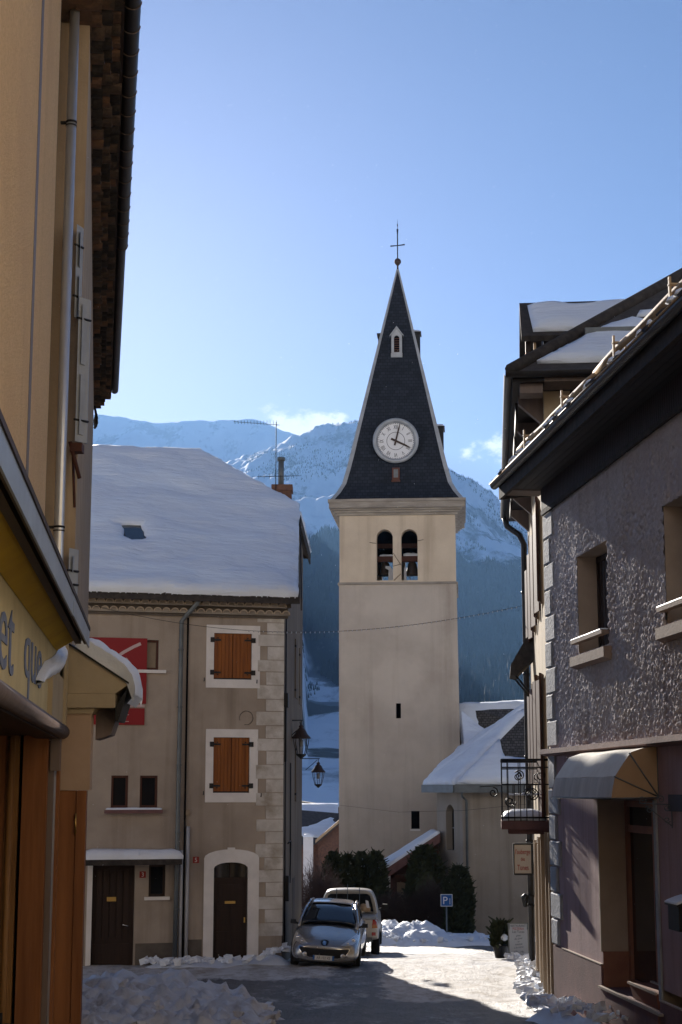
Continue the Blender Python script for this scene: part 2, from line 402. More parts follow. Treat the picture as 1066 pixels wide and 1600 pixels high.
WHOLE = {'lettering', 'numerals', 'number', 'plate_text', 'foliage', 'crown', 'branches', 'snow_bits', 'emblem', 'dial'}
def clusters(mb):
    """groups of faces that touch one another (by shared vertices or overlapping boxes)"""
    n = len(mb.v); par = list(range(n))
    def find(i):
        while par[i] != i: par[i] = par[par[i]]; i = par[i]
        return i
    for f in mb.f:
        a = find(f[0])
        for k in f[1:]:
            b = find(k)
            if a != b: par[b] = a
    isl = {}
    for i in range(n): isl.setdefault(find(i), []).append(i)
    keys = list(isl); box = []
    for k in keys:
        P = np.array([mb.v[i][:] for i in isl[k]]); box.append((P.min(0) - .006, P.max(0) + .006))
    g = list(range(len(keys)))
    def gf(i):
        while g[i] != i: i = g[i]
        return i
    if len(keys) < 400:
        for i in range(len(keys)):
            for j in range(i):
                if (box[i][0] <= box[j][1]).all() and (box[j][0] <= box[i][1]).all(): g[gf(i)] = gf(j)
    gi = {k: gf(i) for i, k in enumerate(keys)}
    out = {}
    for fi, f in enumerate(mb.f): out.setdefault(gi[find(f[0])], []).append(fi)
    return list(out.values())

def part(name, mb, mats, parent, label=None, kind=None):
    """one mesh object under a thing or a part (verts given in world coordinates); pieces that do not touch become parts of their own"""
    if name not in WHOLE and kind is None and len(mb.v) < 5000:
        cl = clusters(mb)
        if 1 < len(cl) <= 90:
            first = None
            for fs in cl:
                sb = MB(); mp = {}
                for fi in fs:
                    ids = []
                    for i in mb.f[fi]:
                        if i not in mp: mp[i] = len(sb.v); sb.v.append(mb.v[i])
                        ids.append(mp[i])
                    sb.f.append(tuple(ids)); sb.mi.append(mb.mi[fi]); sb.sm.append(mb.sm[fi])
                o = part(name, sb, mats, parent, label, 'piece')
                first = first or o
            return first
    if kind == 'piece': kind = None
    o = bpy.data.objects.new(name, mb.mesh(name, mats, base(parent)))
    COL.objects.link(o); o.parent = parent
    if label: o['label'] = label
    if kind: o['kind'] = kind
    return o

def solo(name, mb, mats, label, cat, group=None, loc=(0, 0, 0)):
    o = bpy.data.objects.new(name, mb.mesh(name, mats, loc)); COL.objects.link(o)
    o.location = loc
    o['label'] = label; o['category'] = cat
    if group: o['group'] = group
    return o

def setting(name, mb, mats, kind='structure', label=None):
    o = bpy.data.objects.new(name, mb.mesh(name, mats) if isinstance(mb, MB) else mb); COL.objects.link(o)
    o['kind'] = kind
    if label: o['label'] = label
    return o

def piece(name, me, parent, mw):
    """a repeated piece: shared mesh data placed by world matrix"""
    o = bpy.data.objects.new(name, me); COL.objects.link(o); o.parent = parent
    o.matrix_local = Matrix.Translation(-base(parent)) @ mw
    return o

def dup(root, loc, label=None, rotz=None):
    r = root.copy(); COL.objects.link(r); r.location = loc
    if rotz is not None: r.rotation_euler = (0, 0, rotz)
    if label: r['label'] = label
    for ch in list(root.children):
        c = ch.copy(); COL.objects.link(c); c.parent = r
        for g in list(ch.children):
            d = g.copy(); COL.objects.link(d); d.parent = c
    return r

def text_into(mb, s, size, mw, depth=0.004, xs=1.0, align='CENTER'):
    """flat print: letters as thin relief, appended to mb"""
    cu = bpy.data.curves.new('txt', 'FONT'); cu.body = s; cu.size = size; cu.extrude = depth; cu.align_x = align
    cu.resolution_u = 3
    o = bpy.data.objects.new('txt', cu); COL.objects.link(o)
    dg = bpy.context.evaluated_depsgraph_get()
    me = o.evaluated_get(dg).to_mesh()
    k = len(mb.v); S = Matrix.Diagonal((xs, 1, 1, 1))
    for v in me.vertices: mb.v.append(mw @ S @ v.co)
    for p in me.polygons:
        mb.f.append(tuple(k + i for i in p.vertices)); mb.mi.append(mb.cur); mb.sm.append(False)
    o.evaluated_get(dg).to_mesh_clear()
    bpy.data.objects.remove(o); bpy.data.curves.remove(cu)

def text_mw(pos, right, up=(0, 0, 1)):
    r = Vector(right).normalized(); u = Vector(up).normalized(); n = r.cross(u)
    return Matrix(((r.x, u.x, n.x, pos[0]), (r.y, u.y, n.y, pos[1]), (r.z, u.z, n.z, pos[2]), (0, 0, 0, 1)))

def fbm(p, oct=4, h=1.0): return noise.fractal(Vector(p), h, 2.1, oct)

def snow_poly(mb, pts, th, res=0.25, amp=0.05, edge=0.3, lip=0.45, seed=0.0, holes=(), nsc=0.9):
    """a lumpy snow layer lying on a planar 3D polygon (world points)"""
    pts = [Vector(p) for p in pts]
    n = Vector((0, 0, 0))
    for a, b, c in zip(pts, pts[1:], pts[2:]): n += (b - a).cross(c - b)
    n.normalize()
    if n.z < 0: n = -n
    u = (pts[1] - pts[0]).normalized(); w = n.cross(u); o = pts[0]
    to2 = lambda p: Vector(((p - o).dot(u), (p - o).dot(w)))
    loops = [[to2(p) for p in pts]] + [[to2(Vector(p)) for p in h] for h in holes]
    vs = []; es = []; nb = []
    rnd = random.Random(int(seed * 100) + 3)
    for loop in loops:
        L = []
        for a, b in zip(loop, loop[1:] + loop[:1]):
            k = max(1, int((b - a).length / res))
            L += [a.lerp(b, i / k) for i in range(k)]
        s = len(vs); vs += L; es += [(s + i, s + (i + 1) % len(L)) for i in range(len(L))]; nb.append(L)
    nbound = len(vs)
    xs = [p.x for p in loops[0]]; ys = [p.y for p in loops[0]]
    x = min(xs) + res * .5
    while x < max(xs):
        y = min(ys) + res * .5
        while y < max(ys):
            q = Vector((x + rnd.uniform(-.25, .25) * res, y + rnd.uniform(-.25, .25) * res))
            if inside(q, loops[0]) and not any(inside(q, h) for h in loops[1:]): vs.append(q)
            y += res
        x += res
    segs = [(a, b) for L in loops for a, b in zip(L, L[1:] + L[:1])]
    def dist(q):
        m = 1e9
        for a, b in segs:
            ab = b - a; l2 = ab.length_squared
            t = max(0, min(1, (q - a).dot(ab) / l2)) if l2 else 0
            m = min(m, (q - a - ab * t).length)
        return m
    ov, oe, of = delaunay_2d_cdt(vs, es, [], 0, 1e-6)[:3]
    sm = mb.smooth; mb.smooth = True
    idx = []
    for q in ov:
        d = min(1, dist(q) / edge)
        h = th * (lip + (1 - lip) * math.sqrt(max(0, 1 - (1 - d) ** 2)))
        P = o + u * q.x + w * q.y
        h += amp * fbm(P * nsc + Vector((seed, 0, seed))) * (0.35 + 0.65 * d)
        jit = (1 - d) * 0.25 * th * noise.noise(P * 3.1 + Vector((seed, 5, 1)))
        idx.append(mb.add(P + n * max(0.02, h) + (u + w) * jit))
    for t in of:
        c = sum((ov[i] for i in t), Vector((0, 0))) / len(t)
        if inside(c, loops[0]) and not any(inside(c, h) for h in loops[1:]): mb.face([idx[i] for i in t])
    # skirt
    lut = {(round(q.x, 4), round(q.y, 4)): i for q, i in zip(ov, idx)}
    for L in nb:
        top = [lut.get((round(q.x, 4), round(q.y, 4))) for q in L]
        bot = [mb.add(o + u * q.x + w * q.y + n * 0.004) for q in L]
        for k in range(len(L)):
            j = (k + 1) % len(L)
            if top[k] is not None and top[j] is not None: mb.face((top[k], top[j], bot[j], bot[k]))
    mb.smooth = sm
# ================================================================== SETTING: ground, street, mountains
GP = [(-40, 4.6), (0, 2.45), (13, 1.75), (20, 1.2), (26, .70), (33, .36), (40, .10), (47, -.38), (60, -1.25), (75, -2.2), (110, -3.4), (200, -6), (400, -6.5)]
def G(y):
    for (a, za), (b, zb) in zip(GP, GP[1:]):
        if y <= b:
            t = max(0, (y - a) / (b - a)); return za + (zb - za) * t
    return GP[-1][1]

def ray_el(v):      # tangent of the elevation above the horizon seen at photo row v
    p = math.atan(435 / 2500); t = 800 - v
    return (2500 * math.sin(p) + t * math.cos(p)) / (2500 * math.cos(p) - t * math.sin(p))
def ray_az(u): return math.atan((u - 533) / 2520)

# street: icy tarmac with packed snow, one fine sheet down through the village
mb = MB(); mb.smooth = True
xs = np.concatenate([np.arange(-30, -6, 2.0), np.arange(-6, 8.01, 0.16), np.arange(9, 32, 2.0)])
ys = np.concatenate([np.arange(-40, 24, 2.0), np.arange(24, 50, 0.16), np.arange(50, 80, 0.6)])
rows = []
for y in ys:
    r = []
    for x in xs:
        z = G(y)
        if 23 < y < 70 and -7 < x < 9:
            p = Vector((x, y * 0.6, 0))
            z += 0.030 * fbm(p * 1.3, 5) + 0.020 * noise.noise(p * 4.1)
            rut = math.sin((x - 0.10 * (y - 30)) * 3.7 + 0.7 * noise.noise(Vector((0, y * 0.15, 3))))
            z += 0.012 * rut
        r.append((x, y, z))
    rows.append(r)
mb.grid(rows)
street = setting('street', mb, [])
m = bpy.data.materials.new('street_ice'); m.use_nodes = True
N, L = m.node_tree.nodes, m.node_tree.links
b = N['Principled BSDF']; b.inputs['Roughness'].default_value = 0.6
geo = N.new('ShaderNodeNewGeometry')
def nz(scale, st, det, a, z, rough=.6):
    mp = N.new('ShaderNodeMapping'); mp.inputs['Scale'].default_value = st; L.new(geo.outputs['Position'], mp.inputs['Vector'])
    no = N.new('ShaderNodeTexNoise'); no.inputs['Scale'].default_value = scale; no.inputs['Detail'].default_value = det
    no.inputs['Roughness'].default_value = rough
    L.new(mp.outputs['Vector'], no.inputs['Vector'])
    mr = N.new('ShaderNodeMapRange'); mr.inputs['From Min'].default_value = a; mr.inputs['From Max'].default_value = z
    L.new(no.outputs['Fac'], mr.inputs['Value']); return mr.outputs[0], no.outputs['Fac']
def mth(op, a, c=None):
    n = N.new('ShaderNodeMath'); n.operation = op
    for i, v in enumerate((a, c)):
        if v is None: continue
        if isinstance(v, (int, float)): n.inputs[i].default_value = v
        else: L.new(v, n.inputs[i])
    return n.outputs[0]
def rng(v, a, z, lo=0., hi=1.):
    mr = N.new('ShaderNodeMapRange'); mr.interpolation_type = 'SMOOTHSTEP'
    mr.inputs['From Min'].default_value = a; mr.inputs['From Max'].default_value = z
    mr.inputs['To Min'].default_value = lo; mr.inputs['To Max'].default_value = hi
    L.new(v, mr.inputs['Value']); return mr.outputs[0]
sep = N.new('ShaderNodeSeparateXYZ'); L.new(geo.outputs['Position'], sep.inputs['Vector'])
# packed snow by the townhouse; paler cover paints the sunlit stretch; dark ice elsewhere
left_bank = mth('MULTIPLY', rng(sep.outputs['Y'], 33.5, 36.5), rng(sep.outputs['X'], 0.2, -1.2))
sunlit_side = mth('MULTIPLY', rng(sep.outputs['X'], 0.3, 1.6), rng(sep.outputs['Y'], 28.3, 30.0))
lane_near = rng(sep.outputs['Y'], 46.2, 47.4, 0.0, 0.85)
kk = mth('MAXIMUM', mth('ADD', mth('MULTIPLY', left_bank, 0.34), 0.06), mth('MULTIPLY', sunlit_side, 0.41))
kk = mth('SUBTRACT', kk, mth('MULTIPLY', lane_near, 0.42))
f1, raw1 = nz(0.85, (1, 0.4, 1), 9, 0, 1, .68)
f2, raw2 = nz(5.0, (1, 0.32, 1), 8, 0, 1, .75)
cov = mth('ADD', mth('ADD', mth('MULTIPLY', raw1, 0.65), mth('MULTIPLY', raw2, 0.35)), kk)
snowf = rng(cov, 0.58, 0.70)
ice = N.new('ShaderNodeMix'); ice.data_type = 'RGBA'
ice.inputs['A'].default_value = (0.036, 0.031, 0.029, 1); ice.inputs['B'].default_value = (0.098, 0.086, 0.078, 1)
L.new(nz(2.2, (1, .3, 1), 8, .38, .66)[0], ice.inputs['Factor'])
sn = N.new('ShaderNodeMix'); sn.data_type = 'RGBA'
sn.inputs['A'].default_value = (0.66, 0.645, 0.63, 1); sn.inputs['B'].default_value = (0.30, 0.25, 0.19, 1)
L.new(nz(2.4, (1, .45, 1), 10, .44, .66, .75)[0], sn.inputs['Factor'])
mx = N.new('ShaderNodeMix'); mx.data_type = 'RGBA'
L.new(snowf, mx.inputs['Factor']); L.new(ice.outputs['Result'], mx.inputs['A']); L.new(sn.outputs['Result'], mx.inputs['B'])
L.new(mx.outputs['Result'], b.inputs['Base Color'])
L.new(rng(snowf, 0, 1, 0.45, 0.7), b.inputs['Roughness'])
bp = N.new('ShaderNodeBump'); bp.inputs['Strength'].default_value = 0.9; bp.inputs['Distance'].default_value = 0.09
hh = mth('ADD', mth('MULTIPLY', raw2, 0.9), mth('MULTIPLY', nz(16, (1, .5, 1), 6, 0, 1, .7)[1], 0.7))
L.new(hh, bp.inputs['Height']); L.new(bp.outputs['Normal'], b.inputs['Normal'])
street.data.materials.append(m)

# wide ground sheet to the horizon, below everything
mb = MB(); mb.poly([(-6400, -350, -14), (6400, -350, -14), (6400, 9700, -14), (-6400, 9700, -14)])
setting('ground', mb, 'snow')

# mountains: real terrain standing 0.1 - 9 km off
RIDGE = [(-1500, 980), (-600, 900), (0, 830), (150, 800), (300, 745), (345, 730), (400, 710), (460, 682), (520, 666), (555, 658), (600, 668),
         (650, 690), (700, 735), (740, 765), (790, 800), (830, 818), (900, 850), (1100, 930), (1600, 1000), (2600, 1040)]
FAR = [(-1500, 800), (-600, 740), (50, 665), (150, 655), (200, 660), (240, 668), (290, 661), (395, 655), (440, 675), (520, 700), (700, 790), (1000, 850), (2600, 900)]
def interp(tab, x):
    for (a, va), (c, vc) in zip(tab, tab[1:]):
        if x <= c: return va + (vc - va) * max(0, (x - a) / (c - a))
    return tab[-1][1]
PROF = [(66, -6.2), (95, -7.3), (200, -10.2), (300, -9.5), (600, 5), (1000, 18), (1400, 41), (2200, 143), (3300, 479), (4300, 850), (5700, 1329), (6500, 1150), (7200, 1000)]
def terrain(u, r):
    az = ray_az(u)
    z = interp(PROF, r)
    if r > 2200:
        k = (ray_el(interp(RIDGE, u)) * 5700 - 147) / (1329 - 147)
        z = 147 + (z - 147) * k
    x, y = r * math.sin(az), r * math.cos(az)
    if r > 350:
        amp = min(1, (r - 350) / 2500)
        p = Vector((x / 520, y / 900, 1.3))
        rid = 1 - abs(noise.noise(p)) * 2
        damp = 1 - 0.75 * max(0, 1 - abs(r - 5700) / 500)
        z += amp * damp * (55 * (rid - 0.4) + 60 * fbm(Vector((x / 900, y / 1500, 4)), 4) + 26 * fbm(Vector((x / 160, y / 260, 7)), 4))
        if r > 3300: z += 14 * fbm(Vector((x / 45, y / 90, 2)), 3) + (5 if r > 5000 else 0) * noise.noise(Vector((x / 14, y / 40, 8)))
    # foothill added out of sight behind the townhouse roof to shade the valley fields
    if 110 < u < 480 and 700 < r < 2900:
        vr = 724 + max(0, u - 310) * 0.53
        w = min(1, (u - 110) / 60, (480 - u) / 30); w = max(0, w)
        k = min(1, (r - 700) / 300, (2900 - r) / 800); k = max(0, k)
        k = k * k * (3 - 2 * k)
        z = max(z, z + (ray_el(vr) * min(r, 2100) - z) * k * w)
    return x, y, z + EYE
us = np.concatenate([np.arange(-1500, 200, 50), np.arange(200, 900, 3.2), np.arange(900, 2600, 50)])
us = np.unique(np.concatenate([us, np.arange(110, 200, 10)]))
rs = np.concatenate([np.array([66, 95, 150, 220, 300, 400, 500]), np.geomspace(560, 2200, 50), np.linspace(2230, 3300, 46), np.linspace(3340, 5700, 110), np.linspace(5800, 7200, 12)])
mb = MB(); mb.smooth = True
mb.grid([[terrain(u, r) for u in us] for r in rs])
mountain = setting('mountain', mb, [])

def mountain_mat(name, treeline, far=False):
    m = bpy.data.materials.new(name); m.use_nodes = True
    global N, L, geo
    N, L = m.node_tree.nodes, m.node_tree.links
    b = N['Principled BSDF']; b.inputs['Roughness'].default_value = 0.85; b.inputs['Specular IOR Level'].default_value = 0.1
    geo = N.new('ShaderNodeNewGeometry')
    sep = N.new('ShaderNodeSeparateXYZ'); L.new(geo.outputs['Position'], sep.inputs['Vector'])
    nrm = N.new('ShaderNodeSeparateXYZ'); L.new(geo.outputs['Normal'], nrm.inputs['Vector'])
    a, ra = nz(1 / 420, (1, .6, 1), 9, 0, 1, .65)
    c, rc = nz(1 / 60, (1, .5, .6), 6, 0, 1, .7)
    # rock and scrub on the steep ribs and in streaks down the fall line
    st, rst = nz(1 / 130, (1, .35, .25), 8, 0, 1, .7)
    rock = rng(mth('ADD', mth('MULTIPLY', ra, 0.5), mth('MULTIPLY', rst, 0.6)), 0.55, 0.63)
    sc_ = N.new('ShaderNodeMix'); sc_.data_type = 'RGBA'
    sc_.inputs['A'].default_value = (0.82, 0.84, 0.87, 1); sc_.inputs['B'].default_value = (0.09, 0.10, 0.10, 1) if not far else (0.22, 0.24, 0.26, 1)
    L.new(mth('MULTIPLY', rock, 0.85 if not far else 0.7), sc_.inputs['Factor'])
    out = sc_.outputs['Result']
    if not far:
        hz = mth('ADD', sep.outputs['Z'], mth('ADD', mth('MULTIPLY', mth('SUBTRACT', ra, 0.5), 420), mth('MULTIPLY', mth('SUBTRACT', rc, 0.5), 160)))
        fo = mth('MULTIPLY', rng(hz, treeline - 25, treeline + 25, 1, 0), rng(mth('ADD', sep.outputs['Y'], mth('MULTIPLY', sep.outputs['X'], 5.5)), 2050, 2150))
        fx = N.new('ShaderNodeMix'); fx.data_type = 'RGBA'; fx.inputs['B'].default_value = (0.03, 0.038, 0.03, 1)
        L.new(out, fx.inputs['A']); fo = mth('MULTIPLY', fo, rng(mth('ADD', mth('MULTIPLY', ra, .6), mth('MULTIPLY', rst, .5)), 0.66, 0.58)); L.new(fo, fx.inputs['Factor']); out = fx.outputs['Result']
        lowb = mth('MULTIPLY', rng(ra, 0.53, 0.57), mth('MULTIPLY', rng(sep.outputs['Y'], 560, 640), rng(sep.outputs['Y'], 2150, 2100)))
        fx = N.new('ShaderNodeMix'); fx.data_type = 'RGBA'; fx.inputs['B'].default_value = (0.06, 0.06, 0.05, 1)
        L.new(out, fx.inputs['A']); L.new(lowb, fx.inputs['Factor']); out = fx.outputs['Result']
    L.new(out, b.inputs['Base Color'])
    return m
mountain.data.materials.append(mountain_mat('mountain_snow', 560))

mb = MB(); mb.smooth = True
us2 = np.concatenate([np.arange(-1500, 50, 60), np.arange(50, 640, 4), np.arange(660, 2600, 60)])
def far_terrain(u, t):
    r = 6400 + 1900 * t; az = ray_az(u)
    z = (620 + (ray_el(interp(FAR, u)) * 8300 - 620) * t ** 0.9) if t <= 1 else ray_el(interp(FAR, u)) * 8300 * (1 - 0.3 * (t - 1))
    x, y = r * math.sin(az), r * math.cos(az)
    d = 1 - 0.85 * max(0, 1 - abs(t - 1) / 0.15)
    z += d * (90 * (1 - 2 * abs(noise.noise(Vector((x / 420, y / 1500, 9))))) - 40 + 40 * fbm(Vector((x / 240, y / 500, 3)), 4)) + 7 * fbm(Vector((x / 60, y / 90, 3)), 3)
    return x, y, z + EYE
mb.grid([[far_terrain(u, t) for u in us2] for t in np.concatenate([np.linspace(0, 1, 60), np.linspace(1.05, 1.4, 6)])])
fm = setting('far_mountain', mb, [])
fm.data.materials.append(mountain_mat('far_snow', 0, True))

# fir forest on the lower slope and scattered firs above it: nobody could count them
def forest(name, n, urange, rrange, keep, hmin, hmax, seed):
    rnd = random.Random(seed); V = []; F = []
    while n > 0:
        n -= 1
        u = rnd.uniform(*urange); r = math.sqrt(rnd.uniform(rrange[0] ** 2, rrange[1] ** 2))
        x, y, z = terrain(u, r)
        if not keep(u, r, x, y, z): continue
        h = rnd.uniform(hmin, hmax); w = h * rnd.uniform(.17, .24); k = len(V)
        a0 = rnd.uniform(0, 2)
        V += [(x + w * math.cos(a0 + j * 2.094), y + w * math.sin(a0 + j * 2.094), z - 1) for j in range(3)] + [(x, y, z + h)]
        F += [(k, k + 1, k + 3), (k + 1, k + 2, k + 3), (k + 2, k, k + 3)]
    me = bpy.data.meshes.new(name); me.from_pydata(V, [], F); me.materials.append(M['conifer'])
    o = bpy.data.objects.new(name, me); COL.objects.link(o); o['kind'] = 'stuff'
    return o
def lowkeep(u, r, x, y, z):
    lim = 470 + 230 * fbm(Vector((x / 260, y / 420, 5)), 4) + (40 if u > 700 else 0)
    if noise.noise(Vector((x / 120, y / 330, 17))) + .5 * noise.noise(Vector((x / 45, y / 140, 3))) > .42: return False
    if z > lim + 60 or y + 5.5 * x < 2150: return False
    clear = 1 if (2330 < r < 2440 and u < 560) else 0
    return not clear
o = forest('fir_forest', 34000, (440, 860), (1250, 3700), lowkeep, 12, 24, 5)
o['label'] = 'dark fir forest covering the lower mountain slope'
o = forest('scattered_firs', 14000, (380, 860), (3300, 5720), lambda u, r, x, y, z: noise.noise(Vector((x / 330, y / 500, 11))) + 0.5 * noise.noise(Vector((x / 80, y / 120, 3))) > 0.16, 5, 10, 6)
o['label'] = 'scattered firs dotting the upper snow slopes'
o = forest('valley_trees', 5200, (420, 860), (850, 2190), lambda u, r, x, y, z: noise.noise(Vector((x / 110, y / 330, 4))) > 0.12 + (0.25 if 900 < r < 1250 else 0), 3.5, 7.5, 9)
o['label'] = 'rows of trees between the snowy valley fields'

# thin blue winter haze: one closed box round the whole place
mb = MB(); mb.box((-6500, -400, -15.5), (6500, 9800, 2090))
hm = bpy.data.materials.new('haze'); hm.use_nodes = True
hn = hm.node_tree.nodes; hn.clear()
ho = hn.new('ShaderNodeOutputMaterial'); hv = hn.new('ShaderNodeVolumePrincipled')
hv.inputs['Color'].default_value = (0.30, 0.57, 1.0, 1)
hv.inputs['Density'].default_value = 0.00005
hv.inputs['Anisotropy'].default_value = 0.3
hm.node_tree.links.new(hv.outputs[0], ho.inputs['Volume'])
setting('haze', mb, hm, kind='stuff', label='pale blue winter haze in the valley air')

# unseen hill and houses, added off view to bounce warm sunlight onto walls
mb = MB(); mb.smooth = True
rows = []
for i in range(30):
    y = -42 - 10.2 * i; r = []
    for j in range(41):
        x = -340 + 17 * j
        z = 4.6 + 0.75 * max(0, -48 - y) + (9 * fbm(Vector((x / 60, y / 50, 6)), 4) if i > 2 else 0)
        r.append((x, y, z - 14 * max(0, 1 - i / 2) * (1 if abs(x) > 40 else 0)))
    rows.append(r)
mb.grid(rows)
setting('reflector_hill', mb, mat('reflector_hill_snow', (0.72, 0.70, 0.66), 0.9, (0.30, 0.28, 0.24), nscale=0.05, lo=.5, hi=.7))
sqh = thing('reflector_house', 'unseen tall cream house, added behind the viewer to bounce sunlight', 'house', (1, -16, 3.2))  # added behind the viewer for its bounced light
mb = MB(); mb.panel(rect(-13, 16, 2.0, 15.5), [rect(x, x + 1.0, z, z + 1.6) for x in (-10.5, -7, -3.5, 0, 3.5, 7, 10.5, 13.5) for z in (4.2, 7.4, 10.6)], reveal=.2)
mb.M = Matrix.Translation((0, -16, 0)); mb.v = [Vector((v.x, v.y - 16, v.z)) for v in mb.v]
mb.box((-13, -11, 2), (16, -.25, 15.4))
part('wall', mb, mat('cream_wall', (0.62, 0.52, 0.38), 0.9, (0.55, 0.46, 0.34), nscale=2), sqh)
mb = MB(); mb.prism([(-13.6, -15.4, 15.4), (-13.6, -21.5, 19.2), (-13.6, -27.6, 15.4)], (30.2, 0, 0)); part('roof', mb, 'roof_dark', sqh)

sq2 = thing('reflector_house', 'unseen tall ochre house, added beside the viewer to bounce warm sunlight', 'house', (6.5, 4, 2.2))  # added off view, turned to the sun to warm the near walls
FQ = frame((3.6, 2.3), (0.60, 0.80), (-2, 9))
mb = MB(FQ); mb.panel(rect(0, 7.6, 0, 13.5), [rect(x, x + 1.0, z, z + 1.7) for x in (1.2, 5.2) for z in (3.4, 6.5, 9.4)], reveal=.2)
mb.box((0, -7, 0), (7.6, -.25, 13.4)); part('wall', mb, 'cream_ochre', sq2)
mb = MB(FQ); mb.prism([(-.5, .5, 13.5), (-.5, -3.5, 16), (-.5, -7.6, 13.5)], (8.6, 0, 0)); part('roof', mb, 'roof_dark', sq2)
# ================================================================== TOWNHOUSE with the snow roof (left of the tower)
HA = frame((-1.44, 40), (-1, -0.26))            # front wall, s grows to the left
def HAp(s, n, z): return HA @ Vector((s, n, z))
house = thing('townhouse', 'brown rendered townhouse with a big snow covered roof and white framed shuttered windows', 'house', (-1.44, 40, 0))
HL = 9.2
w_up = rect(0.81, 1.76, 6.90, 8.04); w_lo = rect(0.84, 1.74, 4.14, 5.48)
sw1 = rect(3.80, 4.21, 3.79, 4.55); sw2 = rect(3.09, 3.52, 3.79, 4.55); stw = rect(3.13, 3.9, 7.10, 7.83)
door5 = arch(0.85, 1.69, 0.05, 2.34, 8, 0.14); door3 = rect(3.59, 4.63, 0.05, 2.45); gw = rect(2.86, 3.26, 1.70, 2.44)
mb = MB(HA)
mb.panel(rect(0, HL, -1.2, 8.9), [w_up, w_lo, sw1, sw2, stw, door5, door3, gw], reveal=0.14)
part('wall', mb, 'house_render', house)
# side, back and gable walls
P1 = HAp(0, 0, 0); P4 = Vector((-1.13, 47.0, 0)); P2 = HAp(HL, 0, 0); P3 = Vector((P2.x + 0.4, 47.0, 0))
mb = MB()
Z = lambda p, z: (p.x, p.y, z)
mb.poly([Z(P1, -1.2), Z(P4, -1.2), Z(P4, 11.2), (-1.27, 45.5, 11.75), Z(P1, 8.9)])
part('side_wall', mb, 'house_side', house)
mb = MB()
mb.poly([Z(P4, -1.2), Z(P3, -1.2), Z(P3, 11.2), Z(P4, 11.2)])
mb.poly([Z(P3, -1.2), Z(P2, -1.2), Z(P2, 8.9), (P3.x - 0.1, 45.5, 11.7), Z(P3, 11.2)])
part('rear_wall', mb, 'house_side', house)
# plinth band
mb = MB(HA); mb.box((0.62, 0.0, -1), (0.66, 0.012, 0.62)); mb.box((1.96, 0, -1), (2.5, 0.014, 0.68)); mb.box((2.62, 0, -1), (3.55, 0.014, 0.62))
part('plinth', mb, 'plinth_render', house)

# roof: planes meet in a half hip on the right
eR = HAp(-0.32, 0.42, 8.91) ; eL = HAp(HL + .3, 0.42, 8.91)
Pp = Vector((-1.22, 45.5, 12.0)); Rr = Vector((-4.44, 48.7, 14.22)); Rl = HAp(HL, 0, 0) + Vector((0.3, 8.9, 14.22))
Pb = Vector((-0.98, 48.0, 11.24))
n_in = Vector((-0.25, 0.97, 0))
mb = MB()
dz = Vector((0, 0, -0.14))
for poly in ([eR, eL, Rl, Rr, Pp], [Pp, Rr, Pb]):
    mb.prism([p + dz for p in poly], (0, 0, 0.13))
mb.prism([Rr + dz, Rl + dz, Rl + Vector((0, 2.6, -1.6)), Pb + dz], (0, 0, 0.13))
roof = part('roof', mb, 'roof_edge', house)
# skylight in the snow: hole frame
sky_c = Vector((-5.55, 42.0, 10.42))
fn = (eL - eR).cross(Pp - eR).normalized(); fn = fn if fn.z > 0 else -fn
du = (eL - eR).normalized(); dv = fn.cross(du); dv = dv if dv.z > 0 else -dv
sky_c = sky_c - fn * (sky_c - eR).dot(fn)
hole = [sky_c + du * a * 0.28 + dv * b_ * 0.56 for a, b_ in ((-1, -.8), (-.3, -1), (.5, -.95), (1, -.55), (.85, .3), (1.1, .9), (.2, 1.0), (-.9, 1))]
mb = MB()
fo = 0.03
snow_poly(mb, [eR + du * 0.06, eL, Rl, Rr, Pp - Vector((0.03, 0, 0))], 0.26, 0.24, 0.10, 0.35, 0.6, 1.0, [hole])
part('roof_snow', mb, 'snow_roof', house)
mb = MB(); snow_poly(mb, [Pp, Rr, Pb], 0.25, 0.35, 0.06, 0.3, 0.5, 2.0)
part('roof_snow', mb, 'snow_roof', house)
mb = MB()
q = [sky_c + du * a * 0.29 + dv * b_ * 0.66 + fn * 0.01 for a, b_ in ((-1, -1), (1, -1), (1, 1), (-1, 1))]
mb.prism(q, fn * 0.27)
sk = part('skylight', mb, 'iron', roof)
mb = MB()
q = [sky_c + du * a * 0.245 + dv * b_ * 0.60 + fn * 0.285 for a, b_ in ((-1, -1), (1, -1), (1, 1), (-1, 1))]
mb.poly(q)
part('skylight_pane', mb, 'dark_glass', roof)
# ragged dark eave edge and tiles peeping out of the snow along the hip
mb = MB(); rnd = random.Random(4)
for k in range(70):
    p = eR.lerp(eL, k / 70) + Vector((0, 0, -0.02))
    w = 0.13 * rnd.uniform(.8, 1.1); h = rnd.uniform(.02, .11)
    a = p + fn * 0.02; mb.prism([a, a + du * w, a + du * w + dv * 0.28, a + dv * 0.28], Vector((0, 0, h)) * 0.6 + fn * 0.02)
for k in range(9):
    t = rnd.uniform(.05, .5); p = Rr.lerp(Pp, t) + fn * 0.22
    mb.box(p - Vector((.12, .12, .05)), p + Vector((.12, .12, .10)))
part('roof_tile', mb, 'roof_edge', roof)
# verge boards on the right gable
mb = MB()
for a, c_ in ((eR, Pp), (Pp, Pb)):
    d = (c_ - a).normalized()
    mb.prism([a + Vector((0.02, 0, -.30)), a + Vector((0.06, 0, -.30)), a + Vector((0.06, 0, .02)), a + Vector((0.02, 0, .02))], c_ - a)
part('verge_board', mb, 'roof_edge', roof)

